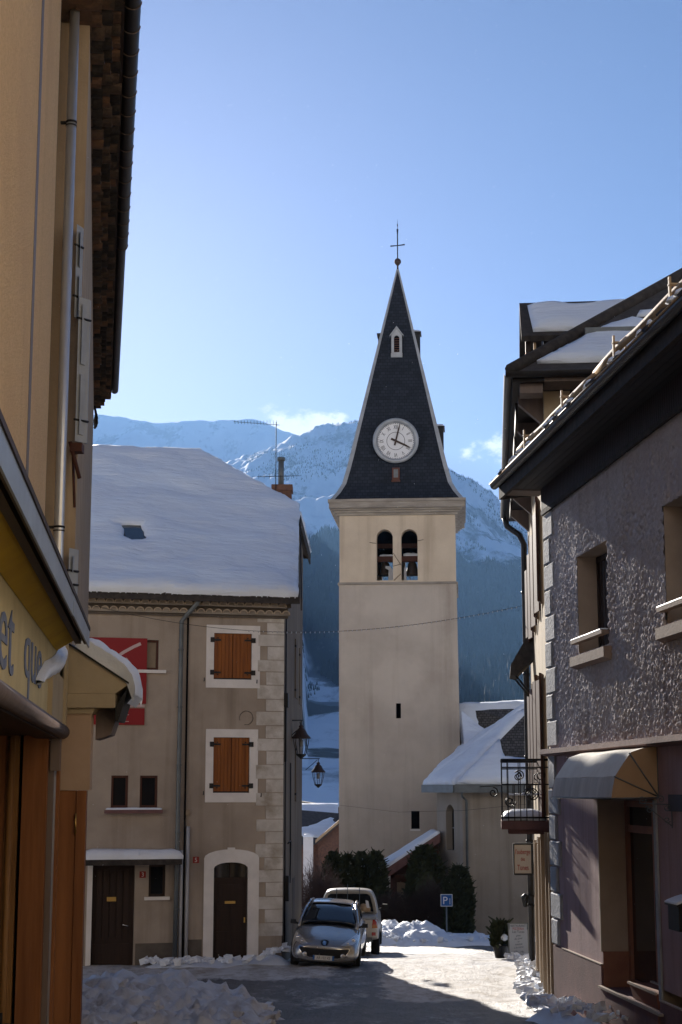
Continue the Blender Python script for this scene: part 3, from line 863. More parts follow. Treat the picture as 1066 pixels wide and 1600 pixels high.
# cornice: half tile rows under the eave; dark backing and mortar paint their shade
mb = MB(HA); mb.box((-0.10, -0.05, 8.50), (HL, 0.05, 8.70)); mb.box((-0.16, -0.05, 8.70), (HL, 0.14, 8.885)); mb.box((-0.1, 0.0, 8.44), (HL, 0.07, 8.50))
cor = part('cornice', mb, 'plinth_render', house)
t_m = MB(); nn_ = 8
ring = lambda r, y, q: [(r * math.cos(math.pi * k / nn_), y, q * math.sin(math.pi * k / nn_)) for k in range(nn_ + 1)]
t_m.grid([ring(.102, -.06, .10), ring(.102, .11, .10), ring(.078, .11, .076), ring(.078, .02, .076)])
t_me = t_m.mesh('cornice_tile', 'tile_pale')
m_m = MB(); m_m.poly(ring(.08, .055, .078)); m_m.box((-.107, -.06, -.028), (.107, .085, .0)); m_me = m_m.mesh('cornice_mortar', 'cornice')
s = -0.03
while s < 6.4:
    for ds_, n_, z_ in ((0, .06, 8.53), (.107, .15, 8.715)):
        piece('tile', t_me, cor, HA @ Matrix.Translation((s + ds_, n_, z_)))
        piece('mortar', m_me, cor, HA @ Matrix.Translation((s + ds_, n_, z_)))
    s += 0.215
# quoins
rnd = random.Random(11); z = 0.72
qlong = True
while z < 8.42:
    h = rnd.uniform(.29, .35); L_ = (0.66 if qlong else 0.42) + rnd.uniform(-.02, .02)
    if z + h > 8.44: h = 8.44 - z
    mb = MB(HA); e = rnd.uniform(.018, .03)
    mb.box((-0.012, -0.3, z + .008), (L_, e, z + h - .008))
    part('quoin_stone', mb, 'quoin_white', house)
    z += h; qlong = not qlong
# painted window surrounds with shutters closed over them
def shutter_leaf(s0, s1, z0, z1, hinge_left, win):
    mb = MB(HA); n = 5; w = (s1 - s0) / n
    for k in range(n): mb.box((s0 + k * w + .006, -0.045, z0), (s0 + (k + 1) * w - .006, -0.012 - 0.004 * (k % 2), z1))
    mb.box((s0 + .004, -0.05, z0 + .01), (s1 - .004, -0.03, z1 - .01))
    lf = part('shutter', mb, 'shutter_wood', win)
    hs = s1 if hinge_left else s0; d = -1 if hinge_left else 1
    for zz in (z0 + 0.16, z1 - 0.16):
        mb = MB(HA); mb.box((min(hs - d * .05, hs + d * .17), -0.011, zz - .022), (max(hs - d * .05, hs + d * .17), 0.004, zz + .022))
        mb.box((min(hs, hs - d * .1), -0.005, zz - .06), (max(hs, hs - d * .1), 0.045, zz + .06))
        part('hinge', mb, 'iron', lf) if False else part('hinge', mb, 'iron', win)
def shuttered(r_in, r_out, lab):
    win = part('window', _surround(r_in, r_out), 'white_paint', house, lab)
    a, b_, z0, z1 = r_in; mid = (a + b_) / 2
    shutter_leaf(a + .008, mid - .003, z0 + .008, z1 - .008, False, win)
    shutter_leaf(mid + .003, b_ - .008, z0 + .008, z1 - .008, True, win)
    mb = MB(HA); mb.box((a, -0.13, z0), (b_, -0.10, z1)); part('pane', mb, 'black', win)  # black sheet paints the darkness behind the shutters
    mb = MB(HA)
    for ss, zz in ((a + .1, z0 + .12), (b_ - .1, z0 + .12), (a + .1, z1 - .12), (b_ - .1, z1 - .12)):
        mb.box((ss - .02, -0.02, zz - .012), (ss + .02, 0.002, zz + .012))
    mb.box((a + .02, -0.02, z0 - .0), (b_ - .02, -0.004, z0 + .035))
    part('fitting', mb, 'iron', win)
def _surround(i, o):
    a, b_, z0, z1 = i; A_, B_, Z0, Z1 = o
    mb = MB(HA); mb.box((A_, -.02, Z0), (a, .022, Z1)); mb.box((b_, -.02, Z0), (B_, .022, Z1)); mb.box((a, -.02, Z0), (b_, .022, z0)); mb.box((a, -.02, z1), (b_, .022, Z1))
    return mb
shuttered((0.81, 1.76, 6.90, 8.04), (0.60, 1.95, 6.69, 8.24), 'upper window behind closed orange wood shutters')
shuttered((0.84, 1.74, 4.14, 5.48), (0.63, 1.93, 3.91, 5.68), 'lower window behind closed orange wood shutters')
# small windows
def small_win(r, fr, lab, pane='dark_glass', sill=None):
    a, b_, z0, z1 = r
    mb = MB(HA); t = 0.055
    mb.box((a, -.12, z0), (a + t, -.05, z1)); mb.box((b_ - t, -.12, z0), (b_, -.05, z1)); mb.box((a + t, -.12, z0), (b_ - t, -.05, z0 + t)); mb.box((a + t, -.12, z1 - t), (b_ - t, -.05, z1))
    w = part('window', mb, fr, house, lab)
    mb = MB(HA); mb.box((a + t, -.11, z0 + t), (b_ - t, -.09, z1 - t)); part('pane', mb, pane, w)
    return w
small_win((3.80, 4.21, 3.79, 4.55), 'brown_wood', 'left one of the narrow pair of windows')
w = small_win((3.09, 3.52, 3.79, 4.55), 'brown_wood', 'right one of the narrow pair of windows')
small_win((3.13, 3.9, 7.10, 7.83), 'brown_wood', 'small window half hidden by the red sign', 'beige_door')
small_win((2.86, 3.26, 1.70, 2.44), 'dark_wood', 'little dark window beside the plank door')
mb = MB(HA); mb.box((2.98, -.02, 3.655), (4.36, .15, 3.735)); sl = part('sill', mb, 'plinth', house)
mb = MB(); snow_poly(mb, [HAp(3.0, .0, 3.737), HAp(4.33, .0, 3.737), HAp(4.33, .145, 3.737), HAp(3.0, .145, 3.737)], .05, .08, .015, .06, .5, 3)
part('sill_snow', mb, 'snow', house)
mb = MB(HA); mb.box((2.95, -.02, 7.02), (3.95, .09, 7.095)); part('sill', mb, 'white_paint', house)
mb = MB(HA); mb.box((2.76, -.02, 1.62), (3.36, .08, 1.695)); part('sill', mb, 'white_paint', house)
# door number 5 with its white arched surround
mb = MB(HA)
outer = arch(0.58, 1.93, 0.03, 2.58, 10, 0.21); inner = arch(0.85, 1.69, 0.02, 2.34, 10, 0.14)
a = [(0.58, 0.03)] + outer[2:] [::1]
o_l = [(1.93, .03)] + outer[2:] + [(0.58, .03)]; i_l = [(1.69, .03)] + inner[2:] + [(0.85, .03)]
fr_ = [[(p[0], .03, p[1]) for p in o_l], [(p[0], .03, p[1]) for p in i_l]]
mb.grid(fr_); mb.grid([[(p[0], .03, p[1]) for p in i_l], [(p[0], -.1, p[1]) for p in i_l]]); mb.grid([[(p[0], .03, p[1]) for p in o_l], [(p[0], -.0, p[1]) for p in o_l]])
mb.box((1.18, -.0, 2.76), (1.36, .045, 2.83))
d5 = part('door_surround', mb, 'white_paint', house)
mb = MB(HA); mb.box((.85, -.13, .05), (1.69, -.09, 2.06))
for (a, b_, z0, z1) in ((.93, 1.24, .25, .85), (1.30, 1.61, .25, .85), (.93, 1.24, 1.0, 1.45), (1.30, 1.61, 1.0, 1.45), (1.0, 1.55, 1.58, 1.95)):
    mb.box((a, -.095, z0), (b_, -.072, z1)); 
dr = part('door', mb, 'dark_wood', house, 'dark panelled front door under the white arch')
mb = MB(HA); mb.box((1.14, -.072, 1.50), (1.40, -.055, 1.56)); part('letter_plate', mb, 'brass', dr)
mb = MB(HA); mb.box((.90, -.09, 1.05), (.93, -.03, 1.17)); part('handle', mb, 'brass', dr)
mb = MB(HA); mb.box((.85, -.13, 2.06), (1.69, -.07, 2.11)); mb.box((1.255, -.12, 2.11), (1.285, -.08, 2.46)); tr = part('transom', mb, 'dark_wood', house)
mb = MB(HA); mb.box((.85, -.125, 2.11), (1.69, -.115, 2.48)); part('pane', mb, 'dark_glass', tr)
# plank door number 3 under its snowy canopy
mb = MB(HA)
mb.box((3.59, -.13, .05), (4.63, -.11, 2.45))
for k in range(5): mb.box((3.72 + k * .16, -.11, .75), (3.85 + k * .16, -.085, 2.32))
mb.box((3.68, -.11, .15), (4.55, -.09, .62))
dr = part('door', mb, 'dark_wood', house, 'dark brown ribbed door under the small snowy canopy')
mb = MB(HA); mb.box((4.02, -.085, 1.60), (4.24, -.07, 1.70)); part('name_plate', mb, 'brass', dr)
mb = MB(HA); mb.tube([(3.72, -.04, 1.02), (3.86, -.02, 1.06)], .016, 6); part('handle', mb, 'chrome', dr)
mb = MB(HA); mb.box((4.60, -.02, .05), (4.72, .03, 2.47)); part('door_post', mb, 'white_paint', house)
mb = MB(HA); mb.box((2.58, 0, 2.52), (4.84, .75, 2.60)); mb.box((2.58, .70, 2.47), (4.84, .76, 2.60))
can = part('door_canopy', mb, 'roof_edge', house)
mb = MB(); snow_poly(mb, [HAp(2.56, .0, 2.605), HAp(4.84, .0, 2.605), HAp(4.84, .78, 2.60), HAp(2.56, .78, 2.60)], .22, .12, .03, .22, .4, 4)
part('canopy_snow', mb, 'snow', can)
for s0, num, zz in ((3.41, '3', 2.14), (2.13, '5', 2.47)):
    mb = MB(HA); mb.box((s0 - .075, 0, zz), (s0 + .075, .015, zz + .15)); pl = part('number_plate', mb, 'text_red', house)
    mb = MB(); r = HA.to_3x3() @ Vector((-1, 0, 0)); text_into(mb, num, .14, text_mw(HAp(s0, .018, zz + .028), r), .002)
    part('number', mb, 'white_paint', pl)
# rain pipes, cables and ducts between the two halves of the front
mb = MB(HA)
mb.tube([(2.20, .34, 8.86), (2.25, .30, 8.72), (2.50, .10, 8.42), (2.59, .09, 8.30), (2.60, .09, 3.0), (2.62, .09, .3)], .055, 10)
for zz in (7.6, 6.2, 4.8, 3.2, 1.4): mb.tube([(2.595, .09, zz - .02), (2.595, .09, zz + .02)], .068, 10)
part('downpipe', mb, 'zinc_dull', house)
mb = MB(HA); mb.box((2.40, .0, .2), (2.44, .05, 8.40)); part('cable_duct', mb, 'black', house)
mb = MB(HA); mb.tube([(2.49, .05, .15), (2.49, .05, 2.78)], .042, 8); part('cable_duct', mb, 'pvc', house)
mb = MB(HA); mb.tube([(2.34, .05, .2), (2.34, .05, 3.34)], .042, 8); part('cable_duct', mb, 'pvc', house)
mb = MB(HA); mb.box((2.30, 0, 3.60), (2.40, .06, 3.74)); part('junction_box', mb, 'beige_door', house)
mb = MB(HA)
for k in range(12):
    a0 = 2 * math.pi * k / 14 - .4; a1 = 2 * math.pi * (k + 1) / 14 - .4
    mb.tube([(.93 + .17 * math.cos(a0), .012, 5.96 + .17 * math.sin(a0)), (.93 + .17 * math.cos(a1), .012, 5.96 + .17 * math.sin(a1))], .005, 5)
part('wall_ring', mb, 'iron', house)
mb = MB(HA)
for ss, zz in ((.68, 6.82), (2.0, 6.85), (.55, 4.05), (1.98, 4.1)): mb.tube([(ss, .0, zz), (ss, .06, zz), (ss, .07, zz + .08)], .012, 5)
part('shutter_catch', mb, 'iron', house)
# side wall: shuttered windows, cable runs
HB = frame((-1.44, 40), (0.04, 1), (5, 40))
for s0, z0, z1 in ((3.9, 6.7, 8.3), (4.1, 3.9, 5.5), (5.6, 6.6, 8.2)):
    mb = MB(HB); mb.box((s0, 0, z0), (s0 + .5, .05, z1)); mb.box((s0 + .55, 0, z0), (s0 + 1.05, .05, z1))
    part('shutter', mb, 'house_side', house)
    mb = MB(HB)
    for zz in (z0 + .2, z1 - .2): mb.box((s0 - .06, .0, zz - .03), (s0 + .2, .065, zz + .03))
    part('hinge', mb, 'iron', house)
mb = MB(HB); mb.box((3.4, -.05, -1), (4.3, .02, 1.9)); mb.box((5.6, -.05, -1), (6.5, .02, 2.0)); part('side_door', mb, 'dark_wood', house)
mb = MB(HB); mb.tube([(.5, .03, 8.6), (.5, .03, .3)], .02, 5); mb.tube([(.35, .04, 6.6), (.35, .04, 4.9)], .03, 5); mb.tube([(2.2, .04, 4.9), (2.2, .04, 2.6)], .018, 5)
mb.box((.3, .0, 6.25), (.62, .10, 6.6)); mb.box((.6, .0, 1.5), (.95, .12, 2.1)); mb.tube([(.6, .1, 2.9), (1.3, .12, 2.95), (1.3, .1, 1.9)], .02, 5)
part('wall_cable', mb, 'iron', house)
# chimney with flue, television aerial
cx, cy = -1.72, 46.6
mb = MB(); mb.hexa([(cx - .29, cy - .3, 11.6), (cx + .29, cy - .3, 11.6), (cx + .29, cy + .3, 11.6), (cx - .29, cy + .3, 11.6)], [(cx - .29, cy - .3, 12.9), (cx + .25, cy - .3, 12.9), (cx + .25, cy + .3, 12.9), (cx - .29, cy + .3, 12.9)])
mb.box((cx - .33, cy - .33, 12.9), (cx + .29, cy + .33, 13.08))
ch = part('chimney', mb, 'brick_red', roof)
rnd = random.Random(2); bm_ = MB(); bm_.box((-.09, -.012, -.03), (.09, .012, .03)); b_me = bm_.mesh('chimney_brick', 'brick_red')
mb = MB(); mb.tube([(cx - .06, cy, 13.05), (cx - .06, cy, 13.85)], .085, 10); mb.tube([(cx - .06, cy, 13.85), (cx - .06, cy, 13.95)], .12, 10); part('flue', mb, 'zinc_dull', roof)
aer = thing('tv_aerial', 'thin television aerial with birds-nest of rods beside the brick chimney', 'aerial', (cx - .2, cy - .2, 12.9))
aer['label'] = 'thin rooftop television aerial on a tall mast beside the brick chimney'
mb = MB(); mb.tube([(cx - .2, cy - .36, 12.7), (cx - .2, cy - .36, 14.95)], .013, 6); part('mast', mb, 'iron', aer)
mb = MB(); mb.tube([(cx - 1.45, cy - .5, 14.93), (cx - .1, cy - .36, 14.86)], .008, 5)
for k in range(14): 
    x = cx - 1.42 + k * .095; mb.tube([(x, cy - .6, 14.93 - k * .005), (x, cy - .25, 14.93 - k * .005)], .005, 4); mb.tube([(x, cy - .45, 14.88), (x, cy - .45, 14.98)], .006, 4)
part('antenna', mb, 'iron', aer)
mb = MB(); mb.tube([(cx - .75, cy - .5, 13.27), (cx + .5, cy - .36, 13.33)], .010, 5)
for k in range(8):
    x = cx - .7 + k * .16; mb.tube([(x, cy - .43, 13.22), (x, cy - .43, 13.36)], .006, 4)
part('antenna', mb, 'iron', aer)

# red sign on the front
sg = thing('wall_sign', 'red square sign with a white brush mark on the brown house front', 'sign', HAp(4.2, 0, 6.27))
mb = MB(HA); mb.box((3.42, .01, 6.27), (4.96, .05, 7.86)); part('sign_panel', mb, 'red_sign', sg)
mb = MB(HA); 
def stroke(pts, w):
    P = [Vector(p) for p in pts]
    for a, b_ in zip(P, P[1:]):
        d = (b_ - a).normalized(); n = Vector((-d.y, d.x)) * w / 2
        mb.prism([(a + n).to_tuple() and ((a + n).x, .052, (a + n).y), ((a - n).x, .052, (a - n).y), ((b_ - n).x, .052, (b_ - n).y), ((b_ + n).x, .052, (b_ + n).y)], (0, .004, 0))
HAt = HA
stroke([(4.35, 7.22), (4.18, 7.38), (3.98, 7.52), (3.75, 7.65), (3.58, 7.73)], .075)
stroke([(4.05, 7.16), (3.90, 7.36)], .07); stroke([(3.80, 7.17), (3.70, 7.02)], .08); stroke([(4.3, 7.0), (3.95, 6.9), (3.75, 6.95)], .06)
part('emblem', mb, 'sign_white', sg)
s2 = thing('wall_sign', 'small red plate with thin white lines under the big red sign', 'sign', HAp(4.2, 0, 5.76))
mb = MB(HA); mb.box((3.45, .01, 5.76), (4.90, .04, 6.16)); part('sign_panel', mb, 'red_sign', s2)
mb = MB(HA); mb.box((3.45, .01, 6.185), (3.80, .03, 6.25)); part('strip', mb, 'sign_white', s2)
mb = MB(HA); stroke([(3.83, 5.84), (4.10, 5.84), (4.2, 5.89)], .016); stroke([(3.83, 6.0), (3.9, 6.01), (3.98, 6.08)], .016); part('emblem', mb, 'sign_white', s2)
# ================================================================== CHURCH TOWER
HT = frame((0, 72), (1, -0.075))
tower = thing('church_tower', 'tall plain church tower with a dark slate spire, clock and twin belfry arches', 'church tower', (2.6, 74.5, G(74)))
def Tp(s, n, z): return HT @ Vector((s, n, z))
D_ = 5.35
a1 = arch(1.62, 2.36, 13.56, 15.53, 10); a2 = arch(2.74, 3.48, 13.56, 15.53, 10)
slit = rect(2.46, 2.68, 7.36, 8.03); w2 = rect(3.10, 3.47, 2.52, 3.30)
mb = MB(HT)
def tface(z): # taper: half widths grow downwards
    return -0.09 - 0.0 * z, 5.22 + (13.4 - z) * 0.010
mb.panel([(-.09, -3), (5.38, -3), (5.22, 13.38), (-.09, 13.38)], [slit, w2], reveal=.5)
mb.poly([(-.09, -D_, -3), (-.09, 0, -3), (-.09, 0, 13.38), (-.09, -D_, 13.38)])
mb.poly([(5.38, -D_, -3), (5.38, 0, -3), (5.22, 0, 13.38), (5.22, -D_, 13.38)])
mb.poly([(-.09, -D_, -3), (5.38, -D_, -3), (5.22, -D_, 13.38), (-.09, -D_, 13.38)])
part('shaft', mb, 'tower_low', tower)
mb = MB(HT); mb.box((2.40, -.52, 7.30), (2.74, -.48, 8.1)); mb.box((3.0, -.52, 2.4), (3.6, -.48, 3.4)); part('slit_back', mb, 'black', tower)
mb = MB(HT); mb.box((3.06, -.1, 2.44), (3.50, .05, 2.515)); part('sill', mb, 'white_paint', tower)
mb = MB(HT)
mb.panel(rect(-.07, 5.20, 13.48, 16.9), [a1, a2], reveal=.55)
mb.panel(rect(-.07, 5.20, 13.48, 16.9), [a1, a2], reveal=-.55, y=-D_)
mb.panel(rect(.5, 4.6, 13.48, 16.7), [a1, a2], y=-.55)
for s in (-.07, 5.20):
    mb.poly([(s, -D_, 13.48), (s, 0, 13.48), (s, 0, 16.9), (s, -D_, 16.9)])
part('belfry', mb, 'tower_top', tower)
mb = MB(HT); mb.box((.5, -D_ + .5, 16.3), (4.6, -.56, 16.4)); mb.box((.4, -D_ + .5, 13.4), (4.7, -.56, 13.5))
for x in (.48, 4.6): mb.box((x, -D_ + .5, 13.5), (x + .02, -.56, 16.4))
mb.box((.5, -3.0, 14.9), (4.6, -2.9, 16.3))
part('bell_chamber_dark', mb, 'black', tower)  # black lining paints the shade inside the bell chamber
mb = MB(HT); mb.box((-.15, -D_ - .06, 13.38), (5.29, .075, 13.45)); mb.box((-.12, -D_ - .03, 13.45), (5.26, .045, 13.48)); part('string_course', mb, 'cornice', tower)
# bells on a timber frame
mb = MB(HT)
for s0, s1 in ((1.4, 2.5), (2.65, 3.9)): mb.box((s0, -1.25, 14.55), (s1, -.95, 14.80))
mb.box((1.3, -1.9, 15.3), (4, -1.7, 15.5)); mb.box((2.50, -1.3, 13.5), (2.58, -1.0, 15.4))
bf = part('bell_frame', mb, 'rust', tower)
for s0 in (1.95, 3.2):
    mb = MB(HT); mb.lathe([(.36, -.62), (.33, -.55), (.25, -.35), (.2, -.1), (.14, 0), (.03, .04)], (s0, -1.1, 14.54), n=16); part('bell', mb, 'bronze', tower)
mb = MB(HT)
mb.M = Matrix()
snow_poly(mb, [Tp(1.7, -.96, 14.80), Tp(2.35, -.96, 14.80), Tp(2.35, -1.24, 14.80), Tp(1.7, -1.24, 14.80)], .13, .1, .05, .2, .3, 6)
snow_poly(mb, [Tp(2.8, -.96, 14.80), Tp(3.5, -.96, 14.80), Tp(3.5, -1.24, 14.80), Tp(2.8, -1.24, 14.80)], .16, .1, .05, .2, .3, 7)
part('frame_snow', mb, 'snow', bf)
mb = MB(HT); mb.prism([(2.12, -.5, 13.58), (2.33, -.5, 13.58), (2.33, -.5, 14.1), (2.2, -.5, 14.28), (2.0, -.5, 14.28), (2.0, -.5, 14.18), (2.14, -.5, 14.1)], (0, -.06, 0)); mb.box((2.84, -.6, 13.56), (2.95, -.5, 14.2)); part('louvre_board', mb, 'pvc', tower)
mb = MB(HT)
for a, c_ in (((2.38, .02, 14.8), (2.73, .02, 14.25)), ((2.36, .02, 14.2), (2.73, .02, 14.3)), ((2.40, .02, 13.55), (2.72, .02, 13.85)), ((2.98, -.4, 13.95), (3.2, -.4, 13.55)), ((3.48, .02, 15.35), (3.75, .02, 15.4)), ((1.62, .02, 15.25), (1.3, .02, 15.3))):
    mb.tube([a, c_], .013, 4)
part('cable', mb, 'bronze', tower)
# cornice with a moulded underside
mb = MB(HT)
for i, (o, z0, z1) in enumerate(((.10, 16.55, 16.66), (.20, 16.66, 16.76), (.30, 16.76, 16.84), (.43, 16.84, 17.12), (.48, 17.12, 17.24))):
    mb.box((-.09 - o, -D_ - o, z0), (5.21 + o, o, z1))
part('cornice', mb, 'cornice', tower)
# spire with flared foot
SC_ = (2.56, -D_ / 2)
prof = [(17.24, 3.02), (17.62, 2.74), (18.07, 2.50), (18.7, 2.335), (19.5, 2.15), (29.1, 0.035)]
def sq(z, h): return [(SC_[0] + a * h, SC_[1] + b_ * h, z) for a, b_ in ((-1, 1), (1, 1), (1, -1), (-1, -1))]
mb = MB(HT); rr = [sq(z, h) for z, h in prof]
for a, b_ in zip(rr, rr[1:]):
    for k in range(4): mb.poly([a[k], a[(k + 1) % 4], b_[(k + 1) % 4], b_[k]])
spire = part('spire', mb, 'slate', tower)
for k in range(4):
    mb = MB(HT)
    for i, (a, b_) in enumerate(zip(rr, rr[1:])):
        pa, pb = Vector(a[k]), Vector(b_[k]); sx = 1 if k in (1, 2) else -1; sy = 1 if k in (0, 1) else -1
        w0 = .17 if i < 4 else .17; w1 = .17 if i < 4 else .05
        e = .025
        mb.hexa([pa + Vector((sx * e, sy * e, 0)), pa + Vector((-sx * w0, sy * e, 0)), pa + Vector((-sx * w0, -sy * .02, 0)), pa + Vector((sx * e, -sy * w0, 0))],
                [pb + Vector((sx * e, sy * e, 0)), pb + Vector((-sx * w1, sy * e, 0)), pb + Vector((-sx * w1, -sy * .02, 0)), pb + Vector((sx * e, -sy * w1, 0))])
    part('hip_flashing', mb, 'lead', spire)
mb = MB(HT); mb.box((SC_[0] - 3.05, SC_[1] - 3.05, 17.2), (SC_[0] + 3.05, SC_[1] + 3.05, 17.255)); part('eaves_edge', mb, 'lead', tower)
# lucarnes: one small gabled dormer with louvres per face
def lucarne(sgn, z0, wd, ht, front):
    pass
zc = 24.42; hw = 2.15 * (29.1 - zc) / 9.6
mb = MB(HT)
yf = SC_[1] + hw + .10
s = SC_[0] - .03
mb.panel([(s - .25, zc), (s + .25, zc), (s + .25, zc + 1.08), (s, zc + 1.42), (s - .25, zc + 1.08)], [arch(s - .13, s + .13, zc + .22, zc + .92, 6)], reveal=.1, y=yf)
for sx in (-.25, .25): mb.poly([(s + sx, yf, zc), (s + sx, yf - .5, zc), (s + sx, yf - .5, zc + 1.08), (s + sx, yf, zc + 1.08)])
mb.box((s - .27, yf - .05, zc - .03), (s + .27, yf + .03, zc + .18))
luc = part('lucarne', mb, 'lead', tower)
mb = MB(HT)
for sx in (-1, 1): mb.prism([(s, yf + .07, zc + 1.5), (s + sx * .33, yf + .07, zc + 1.04), (s + sx * .33, yf + .07, zc + .98), (s, yf + .07, zc + 1.43)], (0, -.75, 0))
part('roof', mb, 'lead', luc)
mb = MB(HT)
for k in range(7): mb.hexa([(s - .13, yf - .09, zc + .24 + k * .11), (s + .13, yf - .09, zc + .24 + k * .11), (s + .13, yf - .02, zc + .22 + k * .11), (s - .13, yf - .02, zc + .22 + k * .11)],
                           [(s - .13, yf - .09, zc + .27 + k * .11), (s + .13, yf - .09, zc + .27 + k * .11), (s + .13, yf - .02, zc + .25 + k * .11), (s - .13, yf - .02, zc + .25 + k * .11)])
part('louvre', mb, 'rust', luc)
mb = MB(HT); mb.box((s - .13, yf - .15, zc + .2), (s + .13, yf - .11, zc + 1.05)); part('louvre_back', mb, 'black', luc)
for z_, h_, sx, wdt, top, out in ((24.75, 1.0, -1, .3, .2, .2), (24.75, 1.05, 1, .3, .26, .32), (20.0, .95, -1, .5, .15, .10), (19.85, 1.25, 1, .5, .3, .34)):
    hw2 = 2.15 * (29.1 - z_ - h_) / 9.6
    x0 = SC_[0] + sx * (hw2 - .25); x1 = SC_[0] + sx * (hw2 + out)
    mb = MB(HT); mb.box((min(x0, x1), SC_[1] - wdt, z_), (max(x0, x1), SC_[1] + wdt, z_ + h_)); mb.box((min(x0, x1 + sx * .06), SC_[1] - wdt - .08, z_ + h_), (max(x0, x1 + sx * .06), SC_[1] + wdt + .08, z_ + h_ + .07))
    l2 = part('lucarne', mb, 'iron', tower)
    if sx > 0:
        mb = MB(); zz = z_ + h_ + .07
        snow_poly(mb, [Tp(x0, SC_[1] - wdt, zz), Tp(x1, SC_[1] - wdt, zz), Tp(x1, SC_[1] + wdt, zz), Tp(x0, SC_[1] + wdt, zz)], .14, .12, .03, .15, .4, 8); part('cap_snow', mb, 'snow', l2)
# clock in a round case
ck = (SC_[0] - .05, SC_[1] + 2.20, 20.08)
mb = MB(HT)
mb.lathe([(1.02, -.8), (1.02, .12), (1.06, .16), (1.06, .24), (.98, .28), (.93, .28), (.87, .20), (.85, .12), (.84, .12)], ck, (0, 1, 0), 48)
clock = part('clock', mb, 'lead', tower)
mb = MB(HT); mb.lathe([(.845, .125), (.84, .135)], ck, (0, 1, 0), 48); part('dial', mb, 'dial', clock)
mb = MB(HT)
yy = ck[1] + .142
for k, num in enumerate(('XII', 'I', 'II', 'III', 'IIII', 'V', 'VI', 'VII', 'VIII', 'IX', 'X', 'XI')):
    th = R(30 * k); ux = Vector((math.cos(th), 0, -math.sin(th))); up = Vector((math.sin(th), 0, math.cos(th)))
    p = Vector((ck[0], yy, ck[2])) + up * .57
    wp = HT @ p; rr3 = HT.to_3x3()
    keep = mb.M
    mb = MB(); text_into(mb, num, .27, text_mw(wp, rr3 @ ux, rr3 @ up), .003, .62); part('numeral', mb, 'text_dark', clock, kind='piece')
mb = MB(HT)
for k in range(60):
    th = R(6 * k); up = Vector((math.sin(th), 0, math.cos(th))); rt = Vector((math.cos(th), 0, -math.sin(th)))
    c0 = Vector((ck[0], yy, ck[2])); w = .014 if k % 5 else .022
    mb.poly([c0 + up * .80 - rt * w, c0 + up * .80 + rt * w, c0 + up * .835 + rt * w, c0 + up * .835 - rt * w])
part('minute_marks', mb, 'text_dark', clock, kind='stuff')
mb = MB(HT)
for k in range(48):
    t0, t1 = 2 * math.pi * k / 48, 2 * math.pi * (k + 1) / 48
    mb.poly([(ck[0] + r * math.cos(t), yy, ck[2] + r * math.sin(t)) for r, t in ((.405, t0), (.425, t0), (.425, t1), (.405, t1))])
part('dial_ring', mb, 'text_dark', clock, kind='piece')
def hand(deg, L_, back, w, nm):
    mb = MB(HT); th = R(deg); up = Vector((math.sin(th), 0, math.cos(th))); rt = Vector((math.cos(th), 0, -math.sin(th))); c0 = Vector((ck[0], yy + .02 + (.015 if nm else 0), ck[2]))
    mb.prism([c0 - up * back - rt * w, c0 - up * back + rt * w, c0 + up * L_ * .75 + rt * w * .8, c0 + up * L_ + rt * .012, c0 + up * L_ - rt * .012, c0 + up * L_ * .75 - rt * w * .8], (0, .02, 0))
    part('hand', mb, 'copper', clock)
hand(14, .80, .22, .04, 1); hand(116, .72, .24, .05, 0)
mb = MB(HT); mb.box((ck[0] - .17, ck[1] + .1, 18.22), (ck[0] + .17, ck[1] + .36, 18.78)); mb.box((ck[0] - .2, ck[1] + .1, 18.12), (ck[0] + .2, ck[1] + .4, 18.2)); part('clock_bracket', mb, 'rust', tower)
mb = MB(HT); mb.box((ck[0] - .1, ck[1] + .361, 18.32), (ck[0] + .1, ck[1] + .37, 18.7)); part('bracket_glass', mb, 'zinc_dull', tower)
# ball, cross and rod on the tip
mb = MB(HT); cx, cy = SC_
mb.lathe([(.03, -.6), (.05, -.5), (.04, -.2), (.09, -.16), (.16, -.06), (.17, 0), (.15, .08), (.08, .15), (.02, .17)], (cx, cy, 29.5), n=14)
fin = part('finial_ball', mb, 'copper', tower)
mb = MB(HT); mb.tube([(cx, cy, 29.6), (cx, cy, 31.0)], .028, 6)
mb.tube([(cx - .35, cy, 30.30), (cx, cy, 30.32), (cx + .35, cy, 30.36)], [.04, .025, .04], 6); mb.tube([(cx, cy, 30.9), (cx, cy, 31.15)], [.03, .05], 6)
part('cross', mb, 'iron', tower)
mb = MB(HT); mb.tube([(cx, cy, 31.1), (cx, cy, 31.65)], [.014, .005], 5); mb.tube([(cx, cy, 31.3), (cx, cy, 31.42)], .025, 5); part('lightning_rod', mb, 'iron', tower)

# ================================================================== CHAPEL (apse and nave beside the tower)
chapel = thing('chapel', 'low cream church choir with snowy hipped roof beside the tower', 'church', (7.5, 66, G(66)))
A0 = Vector((3.90, 66.2, 0)); A1 = Vector((4.78, 64.0, 0)); A2 = Vector((9.8, 63.0, 0)); A3 = Vector((12, 66, 0)); B0 = Vector((5.0, 71.4, 0))
WT = 4.32
H1 = frame((A0.x, A0.y), (A1.x - A0.x, A1.y - A0.y)); L1_ = (A1 - A0).length
H2 = frame((A1.x, A1.y), (A2.x - A1.x, A2.y - A1.y)); L2_ = (A2 - A1).length
lw = arch(.85, 1.62, 1.85, 3.25, 10)
mb = MB(H1); mb.panel(rect(0, L1_, -3, WT), [lw], reveal=.3); 
mb.M = H2; mb.panel(rect(0, L2_, -3, WT)); mb.M = Matrix()
mb.poly([Z(A2, -3), Z(A3, -3), Z(A3, WT), Z(A2, WT)]); mb.poly([Z(B0, -3), Z(A0, -3), Z(A0, WT), Z(B0, WT)])
